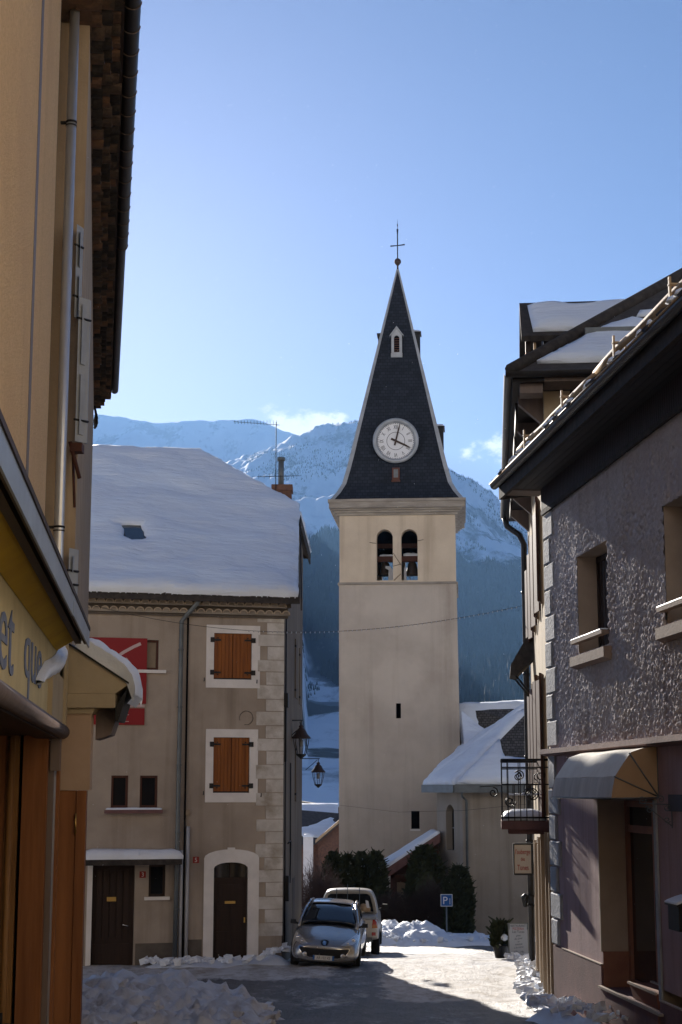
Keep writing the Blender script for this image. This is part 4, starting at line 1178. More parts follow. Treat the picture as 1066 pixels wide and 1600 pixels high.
part('wall', mb, 'chapel_wall', chapel)
mb = MB(H1); mb.box((.8, -.32, 1.8), (1.7, -.28, 3.8)); wn_ = part('window', mb, 'dark_glass', chapel)
mb = MB(H1); mb.box((1.22, -.28, 1.85), (1.25, -.25, 3.7)); mb.box((.85, -.28, 2.7), (1.62, -.26, 2.73)); mb.box((1.05, -.28, 1.85), (1.07, -.26, 3.55)); mb.box((1.42, -.28, 1.85), (1.44, -.26, 3.55)); part('glazing_bar', mb, 'pvc', wn_)
# cornice of little corbels
mb = MB(H1); mb.box((-.05, 0, WT - .22), (L1_, .10, WT)); mb.M = H2; mb.box((0, 0, WT - .22), (L2_, .10, WT))
part('cornice', mb, 'chapel_wall', chapel)
mb = MB(H2); 
k = .1
while k < L2_: mb.box((k, .1, WT - .14), (k + .09, .17, WT - .02)); k += .2
mb.M = H1; k = .1
while k < L1_: mb.box((k, .1, WT - .14), (k + .09, .17, WT - .02)); k += .2
part('corbel', mb, 'cornice', chapel)
# roof facets rising to a ridge on the right
off = .45
e0 = Vector((3.36, 66.4, WT + .05)); e1 = Vector((4.45, 63.55, WT + .05)); e2 = Vector((9.8, 62.5, WT + .05))
T1 = Vector((8.3, 66.6, 7.95)); T2 = Vector((11, 66.4, 8.3)); B1 = Vector((5.25, 71.2, 5.9))
mb = MB(); 
for poly in ([e1, e2, T2, T1], [e0, e1, T1], [e0, T1, B1]): mb.prism([p + Vector((0, 0, -.1)) for p in poly], (0, 0, .1))
rf = part('roof', mb, 'chapel_tile', chapel)
q = lambda a, b_, t: a.lerp(b_, t)
# bare tile patch where the snow slid
mb = MB(); fr = q(e1, T1, .12); 
lo1, lo2 = q(e1, T1, .0), q(e2, T2, .0)
sl_a = [q(e1, T1, .015), q(e2, T2, .015), q(e2, T2, .24), q(q(e1, T1, .27), q(e2, T2, .25), .55), q(q(e1, T1, .30), q(e2, T2, .28), .2), q(e1, T1, .50), q(e1, T1, .35)]
snow_poly(mb, sl_a, .22, .22, .06, .3, .5, 11)
snow_poly(mb, [q(e1, T1, .86), q(q(e1, T1, .86), q(e2, T2, .84), .4), q(e2, T2, .80), q(e2, T2, .99), q(e1, T1, .99)], .22, .25, .08, .3, .5, 12)
snow_poly(mb, [e0 + Vector((.05, 0, 0)), e1 + Vector((0, .05, 0)), q(e1, T1, .8), q(e0, T1, .86)], .22, .22, .06, .3, .5, 13)
snow_poly(mb, [e0 + Vector((.05, 0.1, 0)), q(e0, T1, .97), B1], .25, .3, .08, .3, .5, 14)
part('roof_snow', mb, 'snow_roof', chapel)
# tall drift against the tower and the nave roof behind
mb = MB()
N0 = Vector((5.4, 71.5, 5.2)); N1 = Vector((5.33, 73.5, 8.0)); N2 = Vector((13, 73.5, 8.3)); N3 = Vector((13, 68.0, 5.6)); 
mb.prism([N0, N1, N2, N3], (0, 0, -.2)); mb.poly([Z(N0, -3), Z(N1, -3), Z(N1, 7.9), Z(N0, 5.1)]); part('nave_roof', mb, 'chapel_tile', chapel)
mb = MB(); snow_poly(mb, [N0, N1, N2, N3], .3, .35, .16, .5, .5, 15)
rowz = []
for i in range(9):
    t = i / 8; r = []
    for j in range(9):
        w = j / 8
        x = 5.32 + w * 3.2; y = 70.9 - t * 2.4 * 1
        h = (1 - w) ** 2.2 * 1.1 * (1 - t) ** 1.2
        zb = 5.3 + 0 * t + .5 * (x - 5.3) * .75 - t * .9
        r.append((x, y, zb + h + 1.25 * (1 - t) * (1 - w) ** 1.5 + .05 * fbm(Vector((x, y, 3)))))
    rowz.append(r)
mb.smooth = True; mb.grid(rowz)
part('roof_snow', mb, 'snow_roof', chapel)
# gutters and pipe
mb = MB()
for a, b_ in ((e0, e1), (e1, e2)):
    d = (b_ - a).normalized(); o = Vector((d.y, -d.x, 0)) * .08
    mb.prism([a + o + Vector((0, 0, -.26)), a - o * .5 + Vector((0, 0, -.26)), a - o * .5 + Vector((0, 0, .02)), a + o + Vector((0, 0, .05))], b_ - a)
k = e1.copy()
part('gutter', mb, 'zinc_dull', chapel)
mb = MB(); mb.tube([(4.72, 63.5, 4.15), (4.76, 63.72, 3.95), (4.93, 63.86, 3.8), (4.93, 63.87, -1)], .05, 8); part('downpipe', mb, 'zinc_dull', chapel)
# lean-to porch
porch = thing('lean_to_porch', 'wooden lean-to porch with a snowy sloping roof at the foot of the tower', 'porch', (2.7, 66.5, G(66)))
p0 = Vector((1.40, 65.4, .84)); p1 = Vector((3.98, 65.4, 2.50)); pd = Vector((0, 4.2, 0))
mb = MB(); mb.prism([p0, p1, p1 + Vector((0, 0, -.34)), p0 + Vector((.1, 0, -.30))], pd); pr_ = part('roof', mb, 'plinth', porch)
mb = MB(); snow_poly(mb, [p0 + Vector((0, .02, .01)), p1 + Vector((0, .02, .01)), p1 + pd + Vector((0, 0, .01)), p0 + pd + Vector((0, 0, .01))], .17, .18, .04, .3, .45, 16); part('roof_snow', mb, 'snow', pr_)
mb = MB(); mb.box((1.98, 65.6, -3), (2.14, 65.76, 1.0)); mb.box((2.75, 65.6, -3), (2.87, 65.72, 1.5)); mb.box((1.98, 65.6, .72), (3.9, 65.72, .86)); part('post', mb, 'brown_wood', porch)
mb = MB(); mb.prism([(2.0, 66.0, -3), (3.95, 66.0, -3), (3.95, 66.0, 2.1), (2.0, 66.0, .9)], (0, .1, 0)); part('boarding', mb, 'brown_wood', porch)
mb = MB(); mb.box((2.25, 65.95, -2), (2.72, 66.0, .55)); part('door', mb, 'beige_door', porch)
mb = MB(); mb.tube([(1.42, 65.35, .62), (1.5, 65.35, .42), (1.95, 65.5, .28)], .035, 6); part('downpipe', mb, 'zinc_dull', porch)

# ================================================================== low house far behind and its chimney
lowh = thing('distant_house', 'low house with snow roof and sunlit gable board glimpsed between townhouse and tower', 'house', (-1, 112, -3.4))
mb = MB(); mb.poly([(-.15, 110.3, -4), (6, 110.3, -4), (6, 110.3, 2.1), (-.15, 110.3, 2.1), (-1.55, 110.3, .8), (-1.55, 110.3, -4)]); mb.box((-9, 111, -5), (6, 118, .7)); part('wall', mb, 'brick_red', lowh)
mb = MB(); mb.prism([(-9.5, 109.7, .60), (-1.7, 109.7, .60), (.3, 109.7, 2.3), (.3, 114, 2.5), (-9.5, 114, 3.3)], (0, 0, .08)); rf2 = part('roof', mb, 'roof_dark', lowh)
mb = MB(); snow_poly(mb, [(-9.5, 110.5, 1.0), (-1.4, 110.5, .98), (-.2, 111.5, 1.4), (-.2, 116, 3.2), (-9.5, 116, 3.2)], .2, .5, .06, .4, .5, 17); part('roof_snow', mb, 'snow_roof', rf2)
mb = MB(); mb.prism([(-1.72, 109.6, .70), (.1, 109.6, 2.22), (.1, 109.6, 2.42), (-1.72, 109.6, .92)], (0, .5, 0)); part('verge_board', mb, 'log', lowh)
mb = MB(); mb.box((-2.5, 108, -3), (-1.85, 108.5, 1.15)); chm = part('chimney', mb, 'white_paint', lowh)
mb = MB(); snow_poly(mb, [(-2.52, 107.98, 1.15), (-1.83, 107.98, 1.15), (-1.83, 108.52, 1.15), (-2.52, 108.52, 1.15)], .2, .15, .03, .2, .4, 18); part('chimney_snow', mb, 'snow', chm)
barn = thing('barn', 'dark eaved barn roof behind the low snowy house', 'barn', (-3, 132, -4))
mb = MB(); mb.prism([(-14, 130, 4.25), (.6, 130, 2.0), (.6, 130, 2.75), (-14, 130, 4.95)], (0, 6, 0)); part('roof', mb, 'roof_dark', barn)
mb = MB(); mb.box((-13.5, 131, -5), (.2, 135.5, 2.2)); part('wall', mb, 'dark_wood', barn)
# ================================================================== CORNER SHOP BUILDING (right)
HC = frame((3.371, 26.0), (0.098, -1))     # s grows towards the camera
def Cp(s, n, z): return HC @ Vector((s, n, z))
shop = thing('corner_building', 'grey roughcast house with mauve shop front, awning and log snow guard', 'house', (3.371, 26, 0))
SE = 10.5
win1 = rect(2.05, 3.80, 6.21, 7.67); win2 = rect(6.48, 8.2, 6.21, 7.67); win3 = rect(9.0, 9.9, 6.21, 7.67)
# roughcast upper wall: thrown render built as real relief so that grazing sun catches it
def rough(s, z):
    p = Vector((s * 27 + .6 * noise.noise(Vector((s * 5, 2, z * 5))), 0.0, z * 16))
    a = noise.noise(p); b_ = noise.noise(Vector((s * 33, 3, z * 19))); c_ = noise.noise(Vector((s * 4, 8, z * 2.4)))
    v = min(1, max(0, a + .12 + .30 * c_) * 1.7) ** 0.8 * 0.034 * (.75 + .7 * noise.noise(Vector((s * 1.3, 4, z * 1.1)))) + max(0, b_) * 0.020 * (.6 + .8 * max(0, c_ + .3)) + noise.noise(Vector((s * 70, 1, z * 48))) * .004
    return v
mb = MB(HC); mb.smooth = True
ds, dz_ = .018, .022
holes = [(2.05, 3.80), (6.48, 8.2), (9.0, 9.9)]
ss = list(np.arange(.0, SE + .01, ds)); zz_ = list(np.arange(4.86, 8.90, dz_))
for h in holes: ss += [h[0], h[1]]
ss = sorted(set(round(float(x), 4) for x in ss)); zz_ = sorted(set([round(float(x), 4) for x in zz_] + [6.21, 7.67]))
idx = {}
for i, s in enumerate(ss):
    for j, z in enumerate(zz_):
        idx[i, j] = mb.add((s, rough(s, z) if s > .3 else 0.004, z))
for i in range(len(ss) - 1):
    for j in range(len(zz_) - 1):
        sc, zc_ = (ss[i] + ss[i + 1]) / 2, (zz_[j] + zz_[j + 1]) / 2
        if 6.21 < zc_ < 7.67 and any(h[0] < sc < h[1] for h in holes): continue
        mb.face((idx[i, j], idx[i + 1, j], idx[i + 1, j + 1], idx[i, j + 1]))
part('roughcast_wall', mb, 'crepi', shop)
# body behind the facade
mb = MB(HC); mb.box((0.02, -9, -1), (SE, -2.2, 9.0)); mb.box((0.02, -2.2, 8.6), (SE, -.02, 9.0)); mb.box((0.02, -2.2, 4.6), (SE, -.02, 4.84)); mb.box((.005, -2.2, -1), (.25, -.01, 8.95)); mb.box((SE - .3, -2.2, -1), (SE, -.01, 8.9))
part('core', mb, 'crepi', shop)
# window openings: reveal, frame, dark shutters folded inside, rail and sill
def c_window(r, lab, open_s):
    s0, s1, z0, z1 = r
    mb = MB(HC)
    for q_ in ([(s0, 0, z0), (s0, 0, z1), (s0, -.34, z1), (s0, -.34, z0)], [(s1, 0, z0), (s1, 0, z1), (s1, -.34, z1), (s1, -.34, z0)], [(s0, 0, z1), (s1, 0, z1), (s1, -.34, z1), (s0, -.34, z1)], [(s0, 0, z0), (s1, 0, z0), (s1, -.34, z0), (s0, -.34, z0)]): mb.poly(q_)
    w = part('window', mb, 'jamb_beige', shop, lab)
    mb = MB(HC); mb.box((s0, -.36, z0), (s1, -.345, z1)); part('pane', mb, 'black', w)  # black sheet stands in for the dark room behind
    mb = MB(HC)
    for a, b_ in ((s0 + .02, s0 + .10), ((s0 + s1) / 2 - .05, (s0 + s1) / 2 + .05), (s1 - .10, s1 - .02)): mb.box((a, -.344, z0), (b_, -.29, z1))
    mb.box((s0, -.344, z1 - .09), (s1, -.29, z1 - .01))
    part('frame', mb, 'dark_wood', w)
    mb = MB(HC); n = 9 if s1 - s0 > 1.2 else 3
    for k in range(n): mb.box((s0 + .11 + k * .085, -.335, z0 + .03), (s0 + .185 + k * .085, -.305 + .006 * (k % 2), z1 - .1))
    part('shutter', mb, 'dark_wood', w)
    mb = MB(HC); mb.prism([(s0 - .10, -.01, z0 - .03), (s0 - .10, .13, z0 - .05), (s0 - .10, .13, z0 - .19), (s0 - .10, .02, z0 - .23)], (s1 - s0 + .22, 0, 0)); part('sill', mb, 'sill_stone', w)
    mb = MB(HC); mb.box((s0 - .02, .02, z0 + .14), (s1 + .03, .13, z0 + .19)); mb.box((s0 - .01, .0, z0 + .14), (s0 + .03, .03, z0 + .19)); mb.box((s1 - .01, .0, z0 + .14), (s1 + .03, .03, z0 + .19)); part('rail', mb, 'sill_stone', w)
    mb = MB(); snow_poly(mb, [Cp(s0 - .02, .025, z0 + .192), Cp(s1 + .02, .025, z0 + .192), Cp(s1 + .02, .128, z0 + .192), Cp(s0 - .02, .128, z0 + .192)], .025, .1, .006, .05, .5, 30 + s0); part('rail_snow', mb, 'snow', w)
c_window((2.05, 3.80, 6.21, 7.67), 'window nearest the house corner', 0)
c_window((6.48, 8.2, 6.21, 7.67), 'window above the letterbox', 0)
c_window((9.0, 9.9, 6.21, 7.67), 'narrow window furthest up the street', 0)
# grey quoins
z = 1.82; long = False; rnd = random.Random(5)
while z < 8.68:
    h = .40 if z < 4.6 else .42
    if 4.55 < z + h and z < 4.88: z2 = 4.76; h = z2 - z if z < 4.7 else .4
    if h < .08: z = 4.87; continue
    if z + h > 8.72: h = 8.72 - z
    if h < .08: break
    L_ = .62 if long else .40
    e = .045 + rnd.uniform(-.005, .006)
    mb = MB(HC); c_ = .02
    x0, x1 = -.03, L_; za, zb = z + .008, z + h - .008
    mb.hexa([(x0, -.3, za), (x1, -.02, za), (x1, e - c_, za), (x0, e - c_, za)], [(x0, -.3, zb), (x1, -.02, zb), (x1, e - c_, zb), (x0, e - c_, zb)])
    mb.hexa([(x0, e - c_ + .0005, za), (x1, e - c_ + .0005, za), (x1, e - c_ + .0005, zb), (x0, e - c_ + .0005, zb)], [(x0 + c_, e, za + c_), (x1 - c_, e, za + c_), (x1 - c_, e, zb - c_), (x0 + c_, e, zb - c_)])
    part('quoin_stone', mb, 'quoin_grey', shop)
    z += h; long = not long
    if 4.7 < z < 4.87: z = 4.88
# ledge between the floors
mb = MB(HC); mb.prism([(-.10, -.02, 4.86), (-.10, .16, 4.845), (-.10, .16, 4.77), (-.10, .03, 4.73), (-.10, -.02, 4.73)], (SE, 0, 0)); part('ledge', mb, 'ledge', shop)
# shop front wall with deep doorway
op = rect(2.94, 5.70, 1.50, 4.08)
mb = MB(HC); mb.panel([(0, 1.80), (2.94, 1.80), (2.94, 4.08), (5.70, 4.08), (5.70, 1.80), (SE, 1.80), (SE, 4.75), (0, 4.75)]); part('shop_wall', mb, 'mauve', shop)
mb = MB(HC)
mb.box((0, -.02, -1), (2.94, .03, 1.80)); mb.box((5.72, -.02, -1), (SE, .03, 1.66)); mb.box((2.94, -.5, -1), (5.72, .06, 1.50)); part('plinth', mb, 'plinth', shop)
mb = MB(HC); mb.box((.6, .0, 1.80), (2.94, .035, 1.815)); mb.box((2.96, .04, 1.50), (5.9, .09, 1.53)); mb.box((5.74, .0, 1.66), (SE, .04, 1.675)); part('plinth_edge', mb, 'jamb_beige', shop)
# doorway
mb = MB(HC); mb.poly([(2.94, 0, 1.98), (2.94, -.42, 1.98), (2.94, -.42, 4.08), (2.94, 0, 4.08)]); mb.poly([(5.70, 0, 1.5), (5.70, -.42, 1.5), (5.70, -.42, 4.08), (5.70, 0, 4.08)]); mb.poly([(2.94, 0, 4.08), (5.7, 0, 4.08), (5.7, -.42, 4.08), (2.94, -.42, 4.08)])
mb.box((2.90, .0, 1.98), (2.96, .025, 4.08)); mb.box((5.68, .0, 1.66), (5.76, .025, 4.1))
door = part('doorway', mb, 'jamb_beige', shop)
mb = MB(HC); mb.box((5.69, .004, 1.66), (5.80, .03, 4.08)); part('jamb_strip', mb, 'quoin_grey', door)
mb = MB(HC); mb.box((2.945, -.43, 1.5), (2.965, .0, 1.98)); mb.box((2.95, -.43, 1.5), (3.0, -.42, 1.98)); part('skirting', mb, 'salmon', door)
mb = MB(HC)
for a, b_ in ((2.97, 3.10), (4.30, 4.42), (5.58, 5.70)): mb.box((a, -.43, 1.5), (b_, -.36, 4.06))
for a, b_ in ((3.97, 4.06), (3.62, 3.72), (1.5, 1.62)): mb.box((2.98, -.42, a), (5.69, -.365, b_))
part('door_frame', mb, 'salmon', door)
mb = MB(HC); mb.box((3.05, -.42, 1.55), (5.65, -.40, 4.0)); part('pane', mb, 'dark_glass', door)
mb = MB(HC)
mb.box((4.75, -.399, 3.15), (5.25, -.397, 3.32)); part('sticker', mb, 'clad', door)
mb = MB(HC); mb.tube([(4.5, -.33, 2.4), (4.5, -.33, 2.9)], .018, 6); part('handle', mb, 'iron', door)
# awning
prof_a = [(0, 4.745), (.17, 4.72), (.335, 4.665), (.44, 4.525), (.545, 4.37), (.575, 4.25), (.60, 4.10)]
A_s, B_s = 2.60, 5.86
aw = thing('shop_awning', 'small cream fabric awning over the mauve shop doorway', 'awning', Cp(4.2, 0, 4.1))
mb = MB(HC); mb.smooth = True
mb.grid([[(A_s + (B_s - A_s) * k / 24, n_ + (.002 * math.sin(k * 1.9) if 0 < k < 24 else 0), z + .004 * math.sin(k * .55)) for k in range(25)] for n_, z in prof_a[:5]])
part('canvas_top', mb, 'awning', aw)
mb = MB(HC); mb.smooth = True
mb.grid([[(A_s + (B_s - A_s) * k / 40, n_ + (.004 * math.sin(k * 1.3 + z) if z < 4.3 else 0), z + (.004 * math.sin(k * .55) if z > 4.3 else .006 * math.sin(k * .8))) for k in range(41)] for n_, z in prof_a[4:]])
part('valance', mb, 'awning_front', aw)
for s in (A_s, B_s):
    mb = MB(HC); mb.poly([(s, n_, z) for n_, z in prof_a] + [(s, 0, 4.10)]); part('side_canvas', mb, 'awning_side', aw)
mb = MB(HC)
for s in (A_s - .008, B_s + .008):
    for a, b_ in (((.0, 4.12), (.36, 4.66)), ((.0, 4.12), (.56, 4.37)), ((.0, 4.11), (.60, 4.10)), ((.0, 4.74), (.0, 4.1))): mb.tube([(s, a[0], a[1]), (s, b_[0], b_[1])], .010, 5)
mb.tube([(A_s, .60, 4.1), (B_s, .60, 4.1)], .013, 6)
part('hoop', mb, 'zinc_dull', aw)
# scroll bracket, mailbox, planter
brk = thing('scroll_bracket', 'wrought iron scroll bracket on the mauve wall below the awning end', 'bracket', Cp(6.4, 0, 4))
mb = MB(HC)
def scroll(c, r, a0, turns, sg=1):
    return [(c[0], c[1] + sg * r * (1 - k / 20 * .75) * math.cos(a0 + turns * 6.283 * k / 20), c[2] + r * (1 - k / 20 * .75) * math.sin(a0 + turns * 6.283 * k / 20)) for k in range(21)]
bs = 6.42
mb.tube([(bs, 0, 4.03), (bs, .41, 4.045)], .007, 5); mb.tube([(bs, .02, 3.78), (bs, .33, 4.02)], .007, 5); mb.tube([(bs, .012, 3.75), (bs, .012, 4.12)], .007, 5)
for c, r, a0 in (((bs, .37, 4.09), .055, 3.1), ((bs, .29, 3.97), .05, .5), ((bs, .07, 3.99), .045, 2.0), ((bs, .07, 3.85), .04, 3.5), ((bs, .14, 4.09), .05, 0)):
    mb.tube(scroll(c, r, a0, 1.3), .006, 5)
part('scrollwork', mb, 'zinc_dull', brk)
mail = thing('mailbox', 'dark metal letterbox with snow on its lid, fixed to the mauve wall', 'mailbox', Cp(7, 0, 2.55))
ms, mn = 6.72, .19
mb = MB(HC); mb.prism([(ms, .0, 2.60), (ms, mn, 2.60), (ms, mn, 2.88), (ms, .0, 2.95)], (.42, 0, 0)); part('box', mb, 'plastic', mail)
mb = MB(HC); mb.prism([(ms - .03, -.0, 2.95), (ms - .03, mn + .03, 2.88), (ms - .03, mn + .03, 2.895), (ms - .03, 0, 2.97)], (.48, 0, 0)); part('lid', mb, 'iron', mail)
mb = MB(); snow_poly(mb, [Cp(ms - .03, .01, 2.972), Cp(ms + .45, .01, 2.972), Cp(ms + .45, mn + .025, 2.898), Cp(ms - .03, mn + .025, 2.898)], .04, .06, .01, .08, .5, 41); part('lid_snow', mb, 'snow', mail)
mb = MB(HC); mb.box((ms - .002, .05, 2.76), (ms - .001, .15, 2.79)); mb.tube(scroll((ms - .003, .10, 2.83), .032, 0, 1.2), .005, 4); mb.tube(scroll((ms - .003, .09, 2.72), .027, 2, 1.2), .005, 4); mb.box((ms - .004, .09, 2.62), (ms - .001, .17, 2.632)); part('emblem', mb, 'quoin_grey', mail)
plan = thing('planter_box', 'terracotta coloured planter trough on the shop doorstep', 'planter', Cp(4.6, -.15, 1.53))
mb = MB(HC)
mb.hexa([(4.22, -.30, 1.51), (5.36, -.30, 1.51), (5.36, -.06, 1.51), (4.22, -.06, 1.51)], [(4.18, -.33, 1.70), (5.40, -.33, 1.70), (5.40, -.02, 1.70), (4.18, -.02, 1.70)])
part('trough', mb, 'terracotta', plan)
mb = MB(HC); mb.box((4.16, -.03, 1.69), (5.42, .0, 1.72)); mb.box((4.16, -.345, 1.69), (5.42, -.31, 1.72)); part('rim', mb, 'jamb_beige', plan)
mb = MB(HC); mb.box((6.35, 0, 3.95), (6.9, .03, 4.15)); part('street_plate', mb, 'text_dark', shop)
# cladding band, soffit boards, fascia, gutter
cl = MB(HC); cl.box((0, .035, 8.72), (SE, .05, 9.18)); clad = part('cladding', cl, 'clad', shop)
bd = MB(); bd.box((.004, .0, 0), (.086, .022, .42)); bd.box((.02, .022, 0), (.07, .026, .42)); b_me = bd.mesh('cladding_board', 'clad')
k = 0.0; i = 0
while k < SE - .1 and i < 298:
    piece('board', b_me, clad, HC @ Matrix.Translation((k, .05, 8.735))); k += .09; i += 1
mb = MB(HC); mb.box((-.02, .03, 8.66), (SE, .075, 8.73)); part('drip_edge', mb, 'roof_edge', clad)
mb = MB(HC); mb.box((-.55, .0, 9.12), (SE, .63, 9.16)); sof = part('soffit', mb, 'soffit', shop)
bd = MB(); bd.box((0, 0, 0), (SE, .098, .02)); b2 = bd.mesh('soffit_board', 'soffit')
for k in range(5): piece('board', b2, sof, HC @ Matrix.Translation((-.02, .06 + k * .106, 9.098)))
bd = MB(HC); bd.box((-.55, -.02, 9.085), (-.03, .61, 9.118)); part('end_board', bd, 'plank_grey', sof)
mb = MB(HC); mb.box((-.57, .61, 9.02), (SE, .66, 9.25)); mb.prism([(-.57, .61, 9.02), (-.57, .61, 9.25), (-.57, -.6, 9.85), (-.57, -.6, 9.5), (-.57, 0, 9.1)], (.04, 0, 0)); part('fascia', mb, 'roof_edge', shop)
mb = MB(HC); mb.prism([(-.55, .61, 9.22), (-.55, -5, 11.9), (-.55, -9, 9.8), (-.55, -9, 9.6), (-.55, -5, 11.7), (-.55, .61, 9.05)], (SE, 0, 0)); rfC = part('roof', mb, 'roof_dark', shop)
mb = MB(HC); n = 7
for k in range(n):
    a0, a1_ = math.pi + math.pi * k / n, math.pi + math.pi * (k + 1) / n
    mb.poly([(-.6, 0.73 + .075 * math.cos(a0), 9.28 + .085 * math.sin(a0)), (-.6, 0.73 + .075 * math.cos(a1_), 9.28 + .085 * math.sin(a1_)), (SE, 0.73 + .075 * math.cos(a1_), 9.28 + .085 * math.sin(a1_)), (SE, 0.73 + .075 * math.cos(a0), 9.28 + .085 * math.sin(a0))])
mb.poly([(-.6, .655, 9.28)] + [(-.6, 0.73 + .075 * math.cos(math.pi + math.pi * k / n), 9.28 + .085 * math.sin(math.pi + math.pi * k / n)) for k in range(n + 1)])
part('gutter', mb, 'gutter_dark', shop)
mb = MB(HC); mb.tube([(-.6, .81, 9.285), (SE, .81, 9.285)], .013, 5); part('gutter_lit_rim', mb, 'plank_pale', shop)  # pale tone paints sunlight along the rim
tl = MB(); tl.box((0, 0, 0), (.20, .32, .035)); tl_me = tl.mesh('roof_tile', 'roof_dark')
mb = MB(); rnd = random.Random(8)
for k in range(42):
    piece('roof_tile', tl_me, rfC, HC @ Matrix.Translation((-.5 + k * .26, .51 + rnd.uniform(-.02, .03), 9.40 + rnd.uniform(-.01, .02))) @ Matrix.Rotation(R(-24), 4, 'X'))
mb = MB()
for k in range(26):
    s = -.3 + rnd.uniform(0, 10); c = Cp(s, .69, 9.37); w = rnd.uniform(.05, .12)
    mb.lathe([(.01, 0), (w, .02), (w * .7, .07), (.01, .1)], c, n=7)
part('eave_snow', mb, 'snow', rfC)
log = thing('snow_guard_log', 'long peeled log held on posts along the eave as a snow guard', 'snow guard', Cp(3, .7, 9.5))
mb = MB(HC); rnd = random.Random(3)
for a, b_, dz0 in ((-.05, 5.05, 0), (4.95, 10.3, .02)):
    pts = [(a + (b_ - a) * k / 8, .41 + .012 * math.sin(k * 2.0 + a), 9.76 + dz0 + .012 * math.sin(k * 1.4 + a)) for k in range(9)]
    mb.tube(pts, [.052 - .0012 * k for k in range(9)], 10)
part('pole', mb, 'log', log)
for s in (.75, 3.35, 6.2, 8.6):
    mb = MB(HC); mb.box((s - .022, .48, 9.34), (s + .022, .505, 9.93)); mb.box((s - .022, .11, 9.37), (s + .022, .505, 9.395)); mb.box((s - .035, .34, 9.83), (s + .035, .51, 9.85)); mb.box((s - .02, .33, 9.45), (s + .02, .35, 9.84)); part('post', mb, 'log', log)

# ================================================================== INN (taller building behind)
HD = frame((3.42, 26.3), (0.094, 1), (0, 30))   # s runs away from the camera
def Dp(s, n, z): return HD @ Vector((s, n, z))
inn = thing('inn', 'tall cream house behind the roughcast one with open shutters, iron balcony and hipped roof', 'house', (3.42, 26.3, 0))
DE = 12.9
ups = [1.9, 4.5, 7.1, 9.7]
hl = [rect(s, s + 1.0, 7.45, 9.3) for s in ups] + [rect(s, s + 1.0, 4.35, 6.35) for s in (4.5, 7.1, 9.7)] + [rect(1.9, 3.0, 3.75, 6.2)]
mb = MB(HD); mb.panel(rect(0.0, DE, -1, 10.86), hl, reveal=.25); part('wall', mb, 'inn_render', inn)
mb = MB(HD); mb.box((.02, -9, -1), (DE - .01, -.4, 10.8)); mb.box((0.01, -.45, -1), (.2, -.005, 10.8)); mb.box((DE - .2, -.45, -1), (DE, -.005, 10.8)); mb.box((.02, -.45, 10.2), (DE, -.003, 10.85)); part('core', mb, 'inn_render', inn)
for i, s in enumerate(ups):
    for z0, z1 in ((7.45, 9.3), (4.35, 6.35)) if i else ((7.45, 9.3), (3.75, 6.2)):
        w_ = 1.1 if (not i and z0 < 4) else 1.0
        mb = MB(HD); mb.box((s, -.26, z0), (s + w_, -.22, z1)); w = part('window', mb, 'dark_glass', inn)
        mb = MB(HD); mb.box((s, -.22, z0), (s + .07, -.18, z1)); mb.box((s + w_ - .07, -.22, z0), (s + w_, -.18, z1)); mb.box((s + w_ / 2 - .05, -.22, z0), (s + w_ / 2 + .05, -.18, z1)); mb.box((s + .07, -.22, z1 - .07), (s + w_ - .07, -.18, z1)); part('frame', mb, 'brown_wood', w)
        for sh, ang in ((s, R(180 - 9)), (s + w_, R(7))):
            fr_ = HD @ Matrix.Translation((sh, .035, 0)) @ Matrix.Rotation(ang if sh > s else ang, 4, 'Z')
            mb = MB(HD)
            d = -1 if sh == s else 1; e = .07
            mb.hexa([(sh + d * .02, .03, z0), (sh + d * .52, .03 + e, z0), (sh + d * .52, .065 + e, z0), (sh + d * .02, .065, z0)], [(sh + d * .02, .03, z1), (sh + d * .52, .03 + e, z1), (sh + d * .52, .065 + e, z1), (sh + d * .02, .065, z1)])
            part('shutter', mb, 'brown_wood', w)
# timber posts and door frames of the ground floor
for s, wd, z1, e in ((.5, .18, 3.5, .07), (1.2, .14, 3.5, .10), (2.0, .22, 3.4, .06), (3.1, .12, 3.5, .12), (4.3, .2, 3.3, .07), (5.6, .14, 3.3, .10), (7.2, .2, 3.1, .07), (8.8, .14, 3.1, .09), (10.4, .18, 3.1, .07)):
    mb = MB(HD); mb.box((s, -.01, -.6), (s + wd, e, z1)); part('post', mb, 'plank_pale', inn)
for s in (.75, 1.5, 3.4, 5.9, 7.6, 9.2):
    mb = MB(HD); mb.box((s, -.008, -.6), (s + .42, .018, 3.2)); part('door', mb, 'dark_wood', inn)
# eaves: soffit, outlookers, gutter, roof
mb = MB(HD); mb.box((-.62, 0, 10.86), (DE + .5, .52, 10.93)); part('soffit', mb, 'soffit', inn)
mb = MB(HD); mb.box((-.62, -7, 10.86), (-.01, -.005, 10.93)); mb.box((-.5, .02, 10.70), (-.1, .40, 10.86)) ; part('end_soffit', mb, 'plank_grey', inn)
for s in (.25, 2.3, 4.6, 6.9, 9.2, 11.6):
    mb = MB(HD); mb.prism([(s, .0, 10.84), (s, .42, 10.84), (s, .42, 10.70), (s, .0, 10.32)], (.16, 0, 0)); part('outlooker', mb, 'plank_grey', inn)
mb = MB(HD)
for s0 in (.8, 2.9, 5.2, 7.5, 9.8):
    mb.box((s0, .42, 10.55), (s0 + 1.4, .46, 10.84))
part('eave_board', mb, 'soffit', inn)
def half_gutter(mb, p, q, r):
    p, q = Vector(p), Vector(q); d = (q - p).normalized(); o = Vector((d.y, -d.x, 0)); n = 8
    ring = lambda c: [c + o * r * math.cos(math.pi + math.pi * k / n) + Vector((0, 0, r * math.sin(math.pi + math.pi * k / n))) for k in range(n + 1)]
    sm = mb.smooth; mb.smooth = True; mb.grid([ring(p), ring(q)]); mb.smooth = sm
